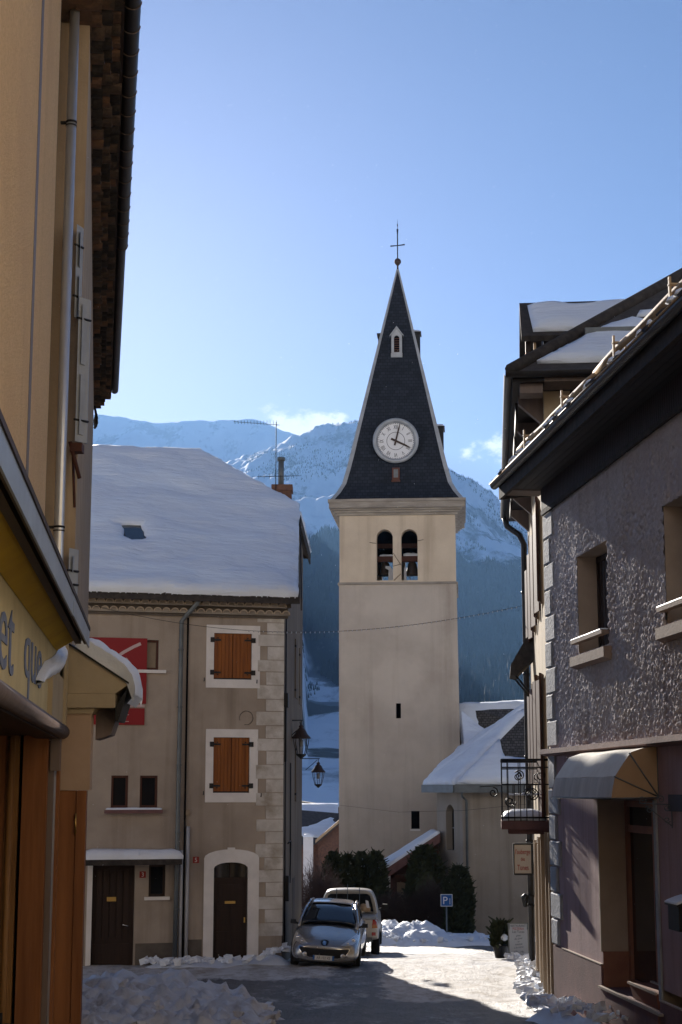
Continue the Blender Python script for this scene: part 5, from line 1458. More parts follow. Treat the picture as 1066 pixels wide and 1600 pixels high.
mb = MB(HD); half_gutter(mb, (-.72, .58, 11.0), (DE + .6, .58, 11.0), .085); half_gutter(mb, (-.72, .64, 11.0), (-.72, -7, 11.0), .085)
part('gutter', mb, 'gutter_dark', inn)
zE = 11.0; tn = .80
hx = 5.2
RA = (-.66 + hx, .56 - hx, zE + hx * tn); RB = (DE + .5 - hx * .2, .56 - hx, zE + hx * tn)
mb = MB(HD)
mb.prism([(-.66, .56, zE - .04), (-.66, -9, zE - .04), (-.66 + hx, -9, zE + hx * tn - .04), RA], (0, 0, .06)) 
mb.prism([(-.66, .56, zE - .04), RA, RB, (DE + .5, .56, zE - .04)], (0, 0, .06))
rfD = part('roof', mb, 'roof_dark', inn)
def onD(s_off, n): return Dp(-.66 + s_off, n, zE + s_off * tn + .03)   # point on the hip end slope facing the street end
mb = MB()
snow_poly(mb, [onD(.22, .10), onD(.22, -3.2), onD(1.5, -3.2), onD(1.35, -2.2), onD(1.62, -1.6), onD(1.35, -1.1)], .15, .16, .04, .25, .5, 50)
snow_poly(mb, [onD(1.75, -1.7), onD(1.75, -2.4), onD(1.95, -2.3), onD(1.95, -1.8)], .08, .12, .03, .15, .5, 51)
snow_poly(mb, [onD(3.2, -4.0), onD(3.2, -5), onD(3.5, -5), onD(3.5, -4.2)], .08, .15, .03, .15, .5, 52)
part('roof_snow', mb, 'snow_roof', rfD)
mb = MB(HD); a, b_ = Vector((-.66, .56, zE + .05)), Vector(RA) + Vector((0, 0, .08))
mb.tube([a, b_], .11, 8); part('hip_ridge', mb, 'roof_edge', rfD)
mb = MB(); pa, pb = onD(.95, -.75), onD(.95, -2.3); mb.prism([pa + Vector((0, 0, .12)), pb + Vector((0, 0, .12)), pb + Vector((0, 0, .24)), pa + Vector((0, 0, .24))], (0, .06, 0)); part('snow_bar', mb, 'zinc_dull', rfD)
# hay-loft dormer on the street side
DX = 4.3
mb = MB(HD)
rz, ez = 13.62, 12.62
n0, n1 = .28, -3.8
mb.prism([(DX - 1.15, n0, ez), (DX, n0, rz), (DX, n0, rz + .12), (DX - 1.2, n0, ez + .10)], (0, n1 - n0, 0))
mb.prism([(DX + 1.15, n0, ez), (DX, n0, rz), (DX, n0, rz + .12), (DX + 1.2, n0, ez + .10)], (0, n1 - n0, 0))
dmr = part('dormer', mb, 'roof_edge', inn)
mb = MB()
def onDm(k, n): return Dp(DX - 1.18 + k * 1.18, n, ez + .12 + k * 1.0)
snow_poly(mb, [onDm(.08, .05), onDm(.08, -2.6), onDm(.8, -2.9), onDm(.92, -1.6), onDm(.80, -.9), onDm(.92, -.3), onDm(.82, .12)], .14, .16, .04, .2, .5, 53)
part('dormer_snow', mb, 'snow_roof', dmr)
mb = MB(HD); mb.box((DX - .95, -3.6, 11.3), (DX + .95, -.15, 12.6)); mb.prism([(DX - .95, -.15, 12.6), (DX + .95, -.15, 12.6), (DX, -.15, 13.5)], (0, -3, 0)); part('dormer_cheek', mb, 'dark_wood', dmr)
mb = MB(HD)
for s in (DX - 1.0, DX + .9): mb.box((s, .10, 11.4), (s + .1, .20, 12.7))
mb.box((DX - 1.0, .1, 11.75), (DX + 1.0, .2, 11.87)); part('dormer_post', mb, 'dark_wood', dmr)
mb = MB(HD); mb.box((DX - 1.06, .0, 12.2), (DX - 1.0, .05, 12.62)); part('dormer_peg', mb, 'log', dmr)
# rain pipe at the far corner with its swan neck
mb = MB(HD); mb.tube([(DE + .4, .56, 10.95), (DE + .4, .50, 10.72), (DE + .1, .20, 10.45), (DE, .10, 10.2), (DE, .10, 4), (DE, .10, .2)], .075, 10)
for z in (9, 7, 5, 3, 1.5): mb.tube([(DE, .1, z - .03), (DE, .1, z + .03)], .092, 10)
part('downpipe', mb, 'gutter_dark', inn)
# tiled hood half way up
mb = MB(HD); mb.prism([(9.3, 0, 7.62), (9.3, .16, 7.55), (9.3, .52, 6.95), (9.3, .54, 6.72), (9.3, .40, 6.70), (9.3, 0, 7.1)], (1.3, 0, 0)); hood = part('hood', mb, 'roof_edge', inn)
mb = MB(HD); mb.tube([(9.4, 0, 6.2), (9.4, .42, 6.72)], .025, 6); mb.tube([(10.5, 0, 6.2), (10.5, .42, 6.72)], .025, 6); part('hood_strut', mb, 'iron', hood)
# balcony
bal = part('balcony', (lambda mb: (mb.box((1.55, .005, 3.54), (3.65, .82, 3.68)), mb.box((1.65, .005, 3.46), (3.55, .70, 3.54)), mb)[-1])(MB(HD)), 'plinth', inn)
mb = MB(HD); zt, zb = 4.72, 3.74
def bar(a, b_, r=.008): mb.tube([a, b_], r, 5)
for n_ in (.80,):
    bar((1.6, n_, zt), (3.6, n_, zt), .02); bar((1.6, n_, zb), (3.6, n_, zb), .015); bar((1.6, n_, zt - .13), (3.6, n_, zt - .13), .012); bar((1.6, n_, 4.3), (3.6, n_, 4.3), .012)
    for k in range(21): bar((1.6 + k * .1, n_, 3.68), (1.6 + k * .1, n_, zt))
for s in (1.6, 3.6):
    for z, r in ((zt, .02), (zb, .015), (zt - .13, .012), (4.30, .012)): bar((s, 0, z), (s, .80, z), r)
    for k in range(8): bar((s, .07 + k * .104, 3.68), (s, .07 + k * .104, 4.30 if k % 2 else zt))
    for c, r, a0 in (((s, .28, 4.12), .13, 0), ((s, .14, 4.45), .09, 2), ((s, .5, 4.45), .09, 1), ((s, .66, 4.0), .1, 3)): mb.tube(scroll(c, r, a0, 1.4), .011, 5)
part('railing', mb, 'iron', bal)
mb = MB(); snow_poly(mb, [Dp(1.64, .06, 3.685), Dp(3.56, .06, 3.685), Dp(3.56, .79, 3.685), Dp(1.64, .79, 3.685)], .16, .12, .05, .2, .4, 55)
snow_poly(mb, [Dp(1.62, .12, 4.11), Dp(1.70, .12, 4.11), Dp(1.70, .7, 4.11), Dp(1.62, .7, 4.11)], .05, .1, .02, .05, .5, 56)
part('balcony_snow', mb, 'snow', bal)
mb = MB(HD); bar((1.5, .80, 4.28), (1.5, 1.18, 4.26)); mb.tube(scroll((1.5, .95, 4.16), .09, 1.5, 1.3), .012, 5); part('flag_bracket', mb, 'iron', bal)
# hanging inn sign
isg = thing('inn_sign', 'framed hanging sign with red lettering fixed across the cream inn front', 'sign', Dp(11.0, .3, 2.3))
sgX0, sgX1, sgY = 4.03, 4.42, 38.0
mb = MB(); mb.box((sgX0, sgY, 2.30), (sgX1, sgY + .06, 2.95)); part('sign_panel', mb, 'board_cream', isg)
mb = MB(); mb.box((sgX0 - .03, sgY - .01, 2.27), (sgX0, sgY + .07, 2.98)); mb.box((sgX1, sgY - .01, 2.27), (sgX1 + .05, sgY + .07, 2.98)); mb.box((sgX0, sgY - .01, 2.95), (sgX1, sgY + .07, 2.99)); mb.box((sgX0, sgY - .01, 2.26), (sgX1, sgY + .07, 2.30)); mb.tube([(sgX1, sgY + .03, 2.8), (4.62, sgY + .03, 2.8)], .015, 5); part('sign_frame', mb, 'iron', isg)
mb = MB()
for t, z, sz in (("l'auberge", 2.74, .155), ("des", 2.585, .12), ("Tunes", 2.375, .175)): text_into(mb, t, sz, text_mw((4.225, sgY - .004, z), (1, 0, 0)), .003, .62)
part('lettering', mb, 'text_red', isg)
# little wall lamp low on the inn corner
wl_ = thing('wall_lamp', 'small black lamp fitting low on the inn corner pipe', 'lamp', Dp(DE, .3, 1.6))
mb = MB(HD); mb.tube([(DE - .1, .02, 1.72), (DE - .1, .22, 1.72)], .02, 5); mb.lathe([(.02, .12), (.10, .05), (.09, 0), (.05, -.18), (.02, -.2)], (DE - .1, .24, 1.66), n=8); part('lamp_body', mb, 'iron', wl_)
# ================================================================== LEFT ROW: sand rendered shop house (near) and beige house (beyond)
# wall line: X = -0.80 - 0.128 * Y ; local s runs away from the camera, s = Y (cos ~ .992)
def wx(y): return -0.80 - 0.128 * y
HLw = frame((wx(0), 0), (-0.128, 1), (5, 20))
KS = math.hypot(1, .128)                      # s = Y * KS
def S(y): return y * KS
sandh = thing('shop_house', 'sand coloured rendered house carrying the yellow painted shop sign', 'house', (wx(9), 9, 0))
mb = MB(HLw); mb.box((S(2.4), -.30, 4.66), (S(12.0), .08, 10.86)); mb.box((S(2.4), -6, 8.2), (S(12.0), -.30, 11.0)); mb.box((S(12.75), -3, 0), (S(12.88), -.10, 4.66)); mb.box((S(2.4), -6, -.5), (S(12.88), -3, 8.2)); part('wall', mb, 'sand_render', sandh)
mb = MB(HLw); mb.box((S(12.0), -.9, 4.7), (S(12.86), .0, 10.8)); part('party_strip', mb, 'beige_render', sandh)
mb = MB(HLw); mb.box((S(2.4), -3, 4.60), (S(12.7), -.28, 4.66)); part('lintel', mb, 'canopy_under', sandh)
# faint band painting in bluish shading on the render
mb = MB(HLw); mb.box((S(9.85), .08, 5.3), (S(10.05), .083, 10.8)); part('shade_band', mb, 'plank_grey', sandh)
beigeh = thing('beige_house', 'beige house with old tiled eaves, dark gutter and open pale shutters', 'house', (wx(20), 20, 0))
HE = frame((-0.22, 0), (-0.15, 1), (5, 20)); KE = math.hypot(1, .15)
mb = MB(HE); mb.box((12.9 * KE, -7, -.5), (27 * KE, -.015, 10.75)); part('wall', mb, 'beige_render', beigeh)

# eaves: three corbelled rows of old tiles; the line swings slightly off the wall
y0, y1 = 4.6, 27.15
def eave_parts(owner, ya, yb, tile_from):
    mb = MB(HE)
    a, b_ = ya * KE, yb * KE
    mb.box((a, -1.0, 10.72), (b_, .0, 10.80)); part('soffit', mb, 'tile_old', owner)
    mb = MB(HE)
    for r in range(3): mb.box((a, -.3, 10.80 + r * .085), (b_, 0.01 + r * .082, 10.885 + r * .085 - .02))
    core = part('tile_course', mb, 'tile_old', owner)
    k = max(a, tile_from * KE); i = 0; rnd = random.Random(9)
    while k < b_ - .1:
        for r in range(3):
            piece('tile', eave_tile[rnd.randrange(6)], core, HE @ Matrix.Translation((k + (.12 if r % 2 else 0), -.01 + r * .082, 10.80 + r * .085 + rnd.uniform(-.006, .006))) @ Matrix.Rotation(rnd.uniform(-.05, .05), 4, 'Z'))
            i += 1
        k += .245
    mb = MB(HE); mb.box((a, .245, 10.94), (b_, .28, 11.12)); part('fascia_board', mb, 'canopy_under', owner)
    mb = MB(HE); mb.prism([(a, .30, 11.1), (a, .30, 11.18), (a, -5, 13.2), (a, -5, 13.1)], (b_ - a, 0, 0)); mb.prism([(a, -5, 13.1), (a, -5, 13.2), (a, -9, 11), (a, -9, 10.9)], (b_ - a, 0, 0)); part('roof', mb, 'roof_dark', owner)
eave_tile = []
for j in range(6):
    mb = MB(); n = 6; r0 = .096 + .005 * (j % 3); d = .155 + .012 * (j % 3)
    arc = lambda r, y, q, z0: [(r * math.cos(math.pi * k / n), y, z0 - q * math.sin(math.pi * k / n)) for k in range(n + 1)]
    mb.grid([arc(r0, -.12, .062, -.03), arc(r0, d - .06, .058, -.03), arc(r0 * .72, d - .06, .030, -.03)])
    mb.box((-r0 - .012, -.12, -.03), (r0 + .012, d - .075, .05))
    eave_tile.append(mb.mesh('eave_tile', ('tile_old', 'tile_dark', 'tile_red')[(0, 1, 0, 2, 1, 0)[j]]))
eave_parts(sandh, 2.4, 12.88, 11.4)
eave_parts(beigeh, 12.9, 27.1, 12.9)
def half_pipe(mb, F, ya, yb, n0, z, r, n=8):
    ring = lambda y: [(y * KE, n0 + r * math.cos(math.pi + math.pi * k / n), z + r * math.sin(math.pi + math.pi * k / n)) for k in range(n + 1)]
    mb.smooth = True; mb.grid([ring(ya), ring(yb)]); mb.smooth = False
for owner, ya, yb, n0, r in ((sandh, 2.4, 12.89, 0.345, .080), (beigeh, 12.89, 19.7, 0.345, .080), (beigeh, 19.7, 27.25, 0.335, .068)):
    mb = MB(HE); half_pipe(mb, HE, ya, yb, n0, 11.12, r)
    if yb > 27: mb.poly([(yb * KE, n0 + r * math.cos(math.pi + math.pi * k / 8), 11.12 + r * math.sin(math.pi + math.pi * k / 8)) for k in range(9)])
    g_ = part('gutter', mb, 'gutter_dark', owner)
    y = ya + .3
    mb = MB(HE)
    while y < yb and r > .07:
        mb.tube([(y * KE, n0 + (r + .004) * math.cos(math.pi + math.pi * k / 10), 11.12 + (r + .004) * math.sin(math.pi + math.pi * k / 10)) for k in range(11)], .006, 4); y += .46
    if r > .07: part('gutter_ring', mb, 'plank_grey', g_)
mb = MB(HE); rnd = random.Random(31)
for k in range(5): mb.tube([(26.8 * KE, .0 + k * .012, 10.72 - .05 * k), (27.04 * KE, .03 + .03 * rnd.random(), 10.62 - .05 * k), (27.06 * KE, .0, 10.5 - .03 * k)], .022, 5)
part('cable_bundle', mb, 'iron', beigeh)
# rain pipe in the corner against the end wall
px_, py_ = -2.262, 12.66
mb = MB(); mb.tube([(px_, py_, 10.72), (px_, py_, 2.0)], .042, 14)
pipe = part('downpipe', mb, 'zinc', beigeh)
mb = MB()
for z in (9.72, 6.28):
    mb.tube([(px_, py_, z - .008), (px_, py_, z + .008)], .048, 14); mb.tube([(px_, py_, z - .035), (px_, py_, z - .026)], .047, 14); mb.box((px_ - .09, py_ - .01, z - .01), (px_ - .03, py_ + .02, z + .01))
part('pipe_clip', mb, 'iron', pipe)
# windows with open shutters against the wall
def edge_shutter(x0, x1, z0, z1, lab):
    """pale shutter hinged at the house corner, standing open towards the street"""
    y = 12.72; mb = MB(); mb.prism([(x0, y, z0), (x1, y + .10, z0), (x1, y + .13, z0), (x0, y + .03, z0)], (0, 0, z1 - z0)); sh = part('shutter', mb, 'shutter_pale', beigeh, lab)
    mb = MB(); e = .012; zm = (z0 + z1) / 2
    for a, b_ in ((z0 + .06, zm - .04), (zm + .04, z1 - .06)): mb.prism([(x0 + .03, y + .02 - e, a), (x1 - .02, y + .085 - e, a), (x1 - .02, y + .09, a), (x0 + .03, y + .03, a)], (0, 0, b_ - a))
    part('shutter_panel', mb, 'shutter_pale', sh)
    mb = MB()
    for z in (z0 + .18, z1 - .18): mb.tube([(x0 - .01, y - .01, z), (x1 + .01, y + .09, z)], .010, 5)
    part('hinge', mb, 'iron', sh)
edge_shutter(-2.165, -2.085, 7.00, 8.22, 'upper open pale shutter')
edge_shutter(-2.20, -2.165, 8.05, 8.85, 'topmost pale shutter, half hidden')
edge_shutter(-2.185, -2.13, 5.65, 6.12, 'lowest open pale shutter')
mb = MB()
mb.tube([(-2.21, 12.75, 7.0), (-2.13, 12.78, 6.7)], .018, 5); mb.tube([(-2.2, 12.85, 6.9), (-2.15, 12.7, 6.45)], .012, 5); mb.box((-2.21, 12.74, 6.92), (-2.11, 12.86, 6.99))
part('bracket', mb, 'brown_wood', beigeh)

# ------------------------------------------------------------------ shop front on the sand house
front = thing('shop_sign', 'faded yellow shop sign with blue letters under a grey metal edged canopy', 'shop sign', (-2.0, 9, 4.6))
HS = frame((-0.79 - .0, 0), (-.113, 1), (5, 20)); KS2 = math.hypot(1, .113)
def SS(y): return y * KS2
# plane of the sign: X = -0.79 - .113 Y ; canopy lip stands out to X = -0.57 - .113 Y
mb = MB(HS); mb.box((SS(2.4), -.16, 4.70), (SS(12.72), .0, 5.40)); brd = part('sign_board', mb, 'sign_cream', front)
mb = MB(HS); mb.box((SS(11.35), .0, 4.70), (SS(12.72), .035, 5.06)); mb.box((SS(12.62), .035, 4.70), (SS(12.72), .06, 5.40)); part('end_board', mb, 'porch_paint', front)
rt = HS.to_3x3() @ Vector((1, 0, 0))
for txt, yy_, z, sz, xs in (("et", 8.15, 4.80, .62, 1.7), ("que", 9.95, 4.86, .52, 1.9)):
    mb = MB(); text_into(mb, txt, sz, text_mw(HS @ Vector((SS(yy_), .004, z)), rt), .003, xs)
    part('lettering', mb, 'sign_blue', brd)
mb = MB(HS); mb.box((SS(2.4), -.2, 5.36), (SS(12.15), .205, 5.40)); mb.prism([(SS(2.4), .005, 5.36), (SS(2.4), .03, 5.36), (SS(2.4), .2, 5.36), (SS(2.4), .005, 5.24)], (SS(12.1) - SS(2.4), 0, 0)); part('canopy_soffit', mb, 'yellow_soffit', front)
mb = MB(HS); mb.box((SS(2.4), .08, 5.33), (SS(12.15), .12, 5.362)); mb.box((SS(2.4), .14, 5.30), (SS(12.17), .185, 5.362)); part('canopy_moulding', mb, 'canopy_under', front)
mb = MB(HS); mb.box((SS(2.4), -.2, 5.40), (SS(12.2), .25, 5.43)); mb.box((SS(2.4), .205, 5.30), (SS(12.2), .232, 5.40)); part('canopy_board', mb, 'canopy_under', front)
mb = MB(HS); mb.box((SS(2.4), .232, 5.27), (SS(9.9), .242, 5.42)); mb.box((SS(9.905), .234, 5.275), (SS(12.22), .244, 5.43)); mb.prism([(SS(2.4), .245, 5.42), (SS(2.4), -.10, 5.56), (SS(2.4), -.10, 5.54), (SS(2.4), .232, 5.40)], (SS(12.2) - SS(2.4), 0, 0)); part('canopy_edge', mb, 'canopy_zinc', front)
mb = MB(HS); mb.tube([(SS(2.4), .03, 4.655), (SS(12.9), .03, 4.655)], .055, 12); part('roller', mb, 'plank_grey', front)
mb = MB(HS); mb.box((SS(2.4), -.16, 4.595), (SS(12.85), .0, 4.62)); mb.box((SS(2.4), -.6, 4.62), (SS(12.72), -.1, 4.66)); part('roller_box', mb, 'canopy_under', front)
# swoosh of snow clinging to the end of the sign
mb = MB(HS); mb.smooth = True
curve = [(10.15, 4.885, .02), (10.3, 4.935, .07), (10.6, 5.005, .10), (10.9, 5.065, .125), (11.2, 5.10, .135), (11.6, 5.15, .15), (12.05, 5.215, .165), (12.4, 5.285, .19), (12.62, 5.375, .23)]
rows_ = []
for y, z, w in curve:
    rows_.append([(SS(y), .006 + .055 * math.sin(math.pi * k / 8) + .008 * fbm(Vector((y * 5, k, 1))), z - w * k / 8 + .006 * noise.noise(Vector((y * 9, k * .7, 2)))) for k in range(9)])
mb.grid(rows_); part('clinging_snow', mb, 'snow', front)

# timber jamb of the shop recess, facing the street
jamb = thing('timber_door', 'orange plank doorway leaf with an iron latch under the yellow sign', 'door', (-2.6, 12.6, 1.8))
def xw(u, Y): return (u - 533) / 2537 * Y
Yj = 12.55
def fbox(u0, u1, v0z, v1z, Y, d, name, m_, own):
    mb = MB(); mb.box((xw(u0, Y), Y, v0z), (xw(u1, Y), Y + d, v1z)); return part(name, mb, m_, own)
b1 = fbox(-200, 8, 1.2, 4.62, Yj, .05, 'plank', 'plank_orange', jamb)
mb = MB(); x0, x1 = xw(9, Yj), xw(29, Yj); mb.hexa([(x0, Yj - .01, 1.2), (x1, Yj - .01, 1.2), (x1, Yj + .05, 1.2), (x0, Yj + .05, 1.2)], [(x0, Yj - .01, 4.62), (x1, Yj - .01, 4.62), (x1, Yj + .05, 4.62), (x0, Yj + .05, 4.62)])
mb.tube([((x0 + x1) / 2 - .01, Yj - .012, 1.2), ((x0 + x1) / 2 - .01, Yj - .012, 4.62)], .028, 8); part('moulded_plank', mb, 'plank_yellow', jamb)
fbox(29, 34, 1.2, 4.62, Yj + .03, .03, 'gap', 'black', jamb)
fbox(34.5, 73, 1.2, 4.62, Yj - .02, .05, 'plank', 'plank_orange', jamb)
mb = MB(); xl = xw(22, Yj); mb.box((xl - .07, Yj - .05, 2.42), (xl + .06, Yj - .02, 2.47)); mb.box((xl + .06, Yj - .05, 2.435), (xl + .10, Yj - .025, 2.455)); mb.lathe([(.012, -.02), (.022, -.01), (.022, .01), (.012, .02)], (xl + .11, Yj - .04, 2.445), (0, 1, 0), 10); mb.box((xl - .06, Yj - .055, 2.36), (xl - .02, Yj - .02, 2.55)); part('latch', mb, 'iron', jamb)
Yk = 12.70
fbox(73.5, 83, 1.2, 4.58, Yk - .10, .08, 'jamb_board', 'plank_grey', jamb)
fbox(77, 92, 4.35, 4.60, Yk - .13, .06, 'jamb_block', 'plank_grey', jamb)
fbox(83.5, 92, 1.2, 4.55, Yk - .05, .06, 'plank', 'plank_orange', jamb)
# the little neighbouring entrance: boxed timber porch with snow on its lean-to roof
pch = thing('entrance_porch', 'small boxed timber entrance with a thick snow cap on its lean-to roof', 'porch', (-2.1, 13.4, 1.8))
Yp = 12.8
def P_(u, z): return (xw(u, Yp), z)
mb = MB(); mb.box((xw(93, Yp), Yp, 4.20), (xw(140, Yp), Yp + .12, 4.86)); part('front_panel', mb, 'porch_panel', pch)
mb = MB(); mb.box((xw(93, Yp), Yp + .01, 1.0), (xw(119, Yp), Yp + .06, 4.198)); part('plank', mb, 'plank_orange', pch)
mb = MB(); mb.box((xw(120, Yp), Yp + .0, 1.0), (xw(135, Yp), Yp + .05, 4.198)); part('plank', mb, 'plank_orange', pch)
mb = MB(); mb.box((xw(93.5, Yp), Yp + .06, 1.0), (xw(134, Yp), Yp + .10, 4.198)); part('core', mb, 'brown_wood', pch)
mb = MB(); mb.tube([(xw(119.7, Yp), Yp - .005, 3.86), (xw(119.7, Yp), Yp - .005, 4.02)], .008, 6); part('hinge', mb, 'brass', pch)
mb = MB(); mb.prism([P_(93, 4.84), P_(145, 4.84), P_(150, 4.88), P_(93, 4.88)] and [(xw(93, Yp), Yp - .02, 4.80), (xw(142, Yp), Yp - .02, 4.80), (xw(146, Yp), Yp - .02, 4.845), (xw(93, Yp), Yp - .02, 4.845)], (0, .2, 0))
mb.box((xw(93, Yp), Yp - .06, 4.845), (xw(178, Yp), Yp + .4, 4.955)); part('fascia', mb, 'porch_paint', pch)
mb = MB(); mb.prism([(xw(93, Yp), Yp - .055, 4.957), (xw(178, Yp), Yp - .055, 4.957), (xw(199, Yp), Yp - .055, 5.03), (xw(97, Yp), Yp - .055, 5.36), (xw(93, Yp), Yp - .055, 5.36)], (0, .45, 0)); prf = part('gable_board', mb, 'porch_paint', pch)
mb = MB(); mb.prism([(xw(97, Yp), Yp - .075, 5.36), (xw(199.5, Yp), Yp - .075, 5.03), (xw(199.5, Yp), Yp - .075, 5.045), (xw(97, Yp), Yp - .075, 5.378)], (0, .5, 0))
mb.prism([(xw(178, Yp), Yp - .03, 4.845), (xw(198, Yp), Yp - .03, 5.02), (xw(198.5, Yp), Yp - .03, 5.03), (xw(190, Yp), Yp - .03, 4.86), (xw(183, Yp), Yp - .03, 4.74), (xw(178, Yp), Yp - .03, 4.74)], (0, .4, 0)); part('verge', mb, 'iron', pch)
mb = MB(); mb.prism([(xw(141, Yp), Yp + .2, 4.60), (xw(165, Yp), Yp + .2, 4.64), (xw(178, Yp), Yp + .2, 4.84), (xw(141, Yp), Yp + .2, 4.84)], (0, .25, 0)); part('corbel', mb, 'plank_grey', pch)
mb = MB(); mb.smooth = True
rows_ = []
for i in range(9):
    t = i / 8; y = Yp - .09 + .55 * t; e = math.sqrt(max(0, 1 - (2 * t - 1) ** 6)) if t not in (0, 1) else .75
    r = []
    L0 = Vector((xw(113, Yp), 0, 5.325)); L1v = Vector((xw(194, Yp), 0, 5.05)); dd = (L1v - L0); ln = dd.length; dd.normalize(); nn = Vector((-dd.z, 0, dd.x)); nn = nn if nn.z > 0 else -nn
    for k in range(25):
        w = k / 24
        along = w * (ln + .08); th = (.145 * e) * min(1, math.sqrt(max(0, 1 - ((w - .42) / .60) ** 2)) + .08) * (1 if w < .985 else .5)
        if w < .06: th *= .25 + .75 * w / .06
        sag = -max(0, along - ln) * 1.0
        p = L0 + dd * along + nn * th + Vector((0, 0, sag))
        p += nn * .014 * fbm(Vector((w * 7, y * 3, 2)), 4)
        r.append((p.x, y, p.z))
    rows_.append(r)
bot = []
mb.grid(rows_)
for rw in (rows_[0], rows_[-1]):
    under = []
    for k in range(25):
        w = k / 24; along = w * (ln + .08); p = L0 + dd * along + Vector((0, 0, -max(0, along - ln) * 1.6)); under.append((p.x, rw[0][1] + (0.03 if rw is rows_[0] else -.03), p.z + .004))
    mb.grid([rw, under])
endr = [r[-1] for r in rows_]; und = [(p[0] - .06, p[1], p[2] - .07) for p in endr]; mb.grid([endr, und])
part('snow_cap', mb, 'snow', pch)
# ================================================================== VEHICLES
def vehicle_frame(x, y, z, yaw, roll=0, pitch=0):
    return Matrix.Translation((x, y, z)) @ Matrix.Rotation(yaw, 4, 'Z') @ Matrix.Rotation(pitch, 4, 'X') @ Matrix.Rotation(roll, 4, 'Y')
def shell(name, F, sections, mats, owner, levels=2, mirror=True):
    """loft of half sections (x>=0), mirrored, subdivided"""
    me = bpy.data.meshes.new(name); V = []; Fc = []
    n = len(sections[0][1])
    for y, pts in sections:
        for x, z in pts: V.append((x, y, z))
    for i in range(len(sections) - 1):
        for j in range(n - 1):
            a = i * n + j; Fc.append((a, a + 1, a + n + 1, a + n))
    N0 = len(V)
    V += [(-x, y, z) for x, y, z in V]
    Fc += [tuple(k + N0 for k in f[::-1]) for f in list(Fc)]
    bm = bmesh.new()
    vs = [bm.verts.new(v) for v in V]
    for f in Fc:
        try: bm.faces.new([vs[k] for k in f])
        except ValueError: pass
    bmesh.ops.remove_doubles(bm, verts=bm.verts, dist=1e-4)
    bmesh.ops.holes_fill(bm, edges=[e for e in bm.edges if e.is_boundary], sides=0)
    bmesh.ops.recalc_face_normals(bm, faces=bm.faces)
    for f in bm.faces: f.smooth = True
    off = base(owner)
    T = Matrix.Translation(-off) @ F
    bm.transform(T)
    bm.to_mesh(me); bm.free()
    me.materials.append(M[mats])
    o = bpy.data.objects.new(name, me); COL.objects.link(o); o.parent = owner
    md = o.modifiers.new('sub', 'SUBSURF'); md.levels = levels; md.render_levels = levels
    return o
def bvh_of(o, F):
    bpy.context.view_layer.update()
    dg = bpy.context.evaluated_depsgraph_get(); ev = o.evaluated_get(dg); me = ev.to_mesh()
    inv = F.inverted() @ Matrix.Translation(base(o))
    vs = [inv @ v.co for v in me.vertices]; fs = [tuple(p.vertices) for p in me.polygons]
    ev.to_mesh_clear()
    return BVHTree.FromPolygons(vs, fs)
def decal(mb, bvh, poly, F, out=.006, res=.05, dirn=(0, 1, 0), y0=-2, ax=(0, 2), thick=0.0):
    """a patch hugging the body: polygon in (x,z) pressed along +y"""
    xs = [p[0] for p in poly]; zs = [p[1] for p in poly]
    vs = [Vector(p) for p in poly]; L = []
    for a, b in zip(vs, vs[1:] + vs[:1]):
        k = max(1, int((b - a).length / res)); L += [a.lerp(b, i / k) for i in range(k)]
    es = [(i, (i + 1) % len(L)) for i in range(len(L))]; vs = list(L)
    x = min(xs) + res / 2
    while x < max(xs):
        z = min(zs) + res / 2
        while z < max(zs):
            if inside((x, z), poly): vs.append(Vector((x, z)))
            z += res
        x += res
    ov, oe, of = delaunay_2d_cdt(vs, es, [], 0, 1e-6)[:3]
    ids = []
    for p in ov:
        o = Vector((p.x, y0, p.y)); h = bvh.ray_cast(o, Vector((0, 1, 0)))
        y = h[0].y - out if h[0] is not None else None
        ids.append((p.x, y, p.y))
    good = [q[1] for q in ids if q[1] is not None]; fb = max(good) if good else 0
    ids = [mb.add((q[0], q[1] if q[1] is not None else fb, q[2])) for q in ids]
    sm = mb.smooth; mb.smooth = True
    for t in of:
        c = sum((ov[i] for i in t), Vector((0, 0))) / len(t)
        if inside(c, poly): mb.face([ids[i] for i in t])
    mb.smooth = sm
def mir(poly): return [(-x, z) for x, z in poly[::-1]]

FC = vehicle_frame(-.42, 38.25, .09, R(-4.0), R(3.2), R(1.2)) @ Matrix.Scale(.94, 4)
car = thing('parked_car', 'grey hatchback parked nose towards the street against the townhouse side wall', 'car', (-.33, 38.25, .1))
def hs(zb, w, wm, zs, ws, zt, wt, zc, ib=.2): return [(0, zb), (w * .7, zb), (w, zb + .06), (wm, (zb + zs) / 2 + .03), (ws, zs), (wt, zt), (wt * .5, (zt + zc) / 2 + .008), (0, zc)]
secs = [(-.02, hs(.24, .52, .50, .50, .44, .56, .34, .575)), (.05, hs(.20, .70, .69, .56, .62, .63, .46, .655)), (.18, hs(.18, .80, .81, .62, .765, .71, .55, .735)),
        (.45, hs(.18, .845, .855, .70, .83, .80, .62, .83)), (.80, hs(.18, .86, .87, .80, .845, .88, .68, .92)), (1.05, hs(.18, .865, .875, .85, .855, .95, .74, 1.02)),
        (1.5, hs(.18, .865, .88, .88, .86, .95, .74, .97)), (2.6, hs(.18, .87, .88, .90, .86, .96, .74, .97)), (3.5, hs(.20, .86, .87, .92, .85, .98, .72, .98)), (3.9, hs(.26, .78, .80, .90, .76, .96, .6, .96)), (4.0, hs(.34, .66, .70, .8, .64, .86, .5, .86))]
body = shell('body', FC, secs, 'car_paint', car)
cab_s = []
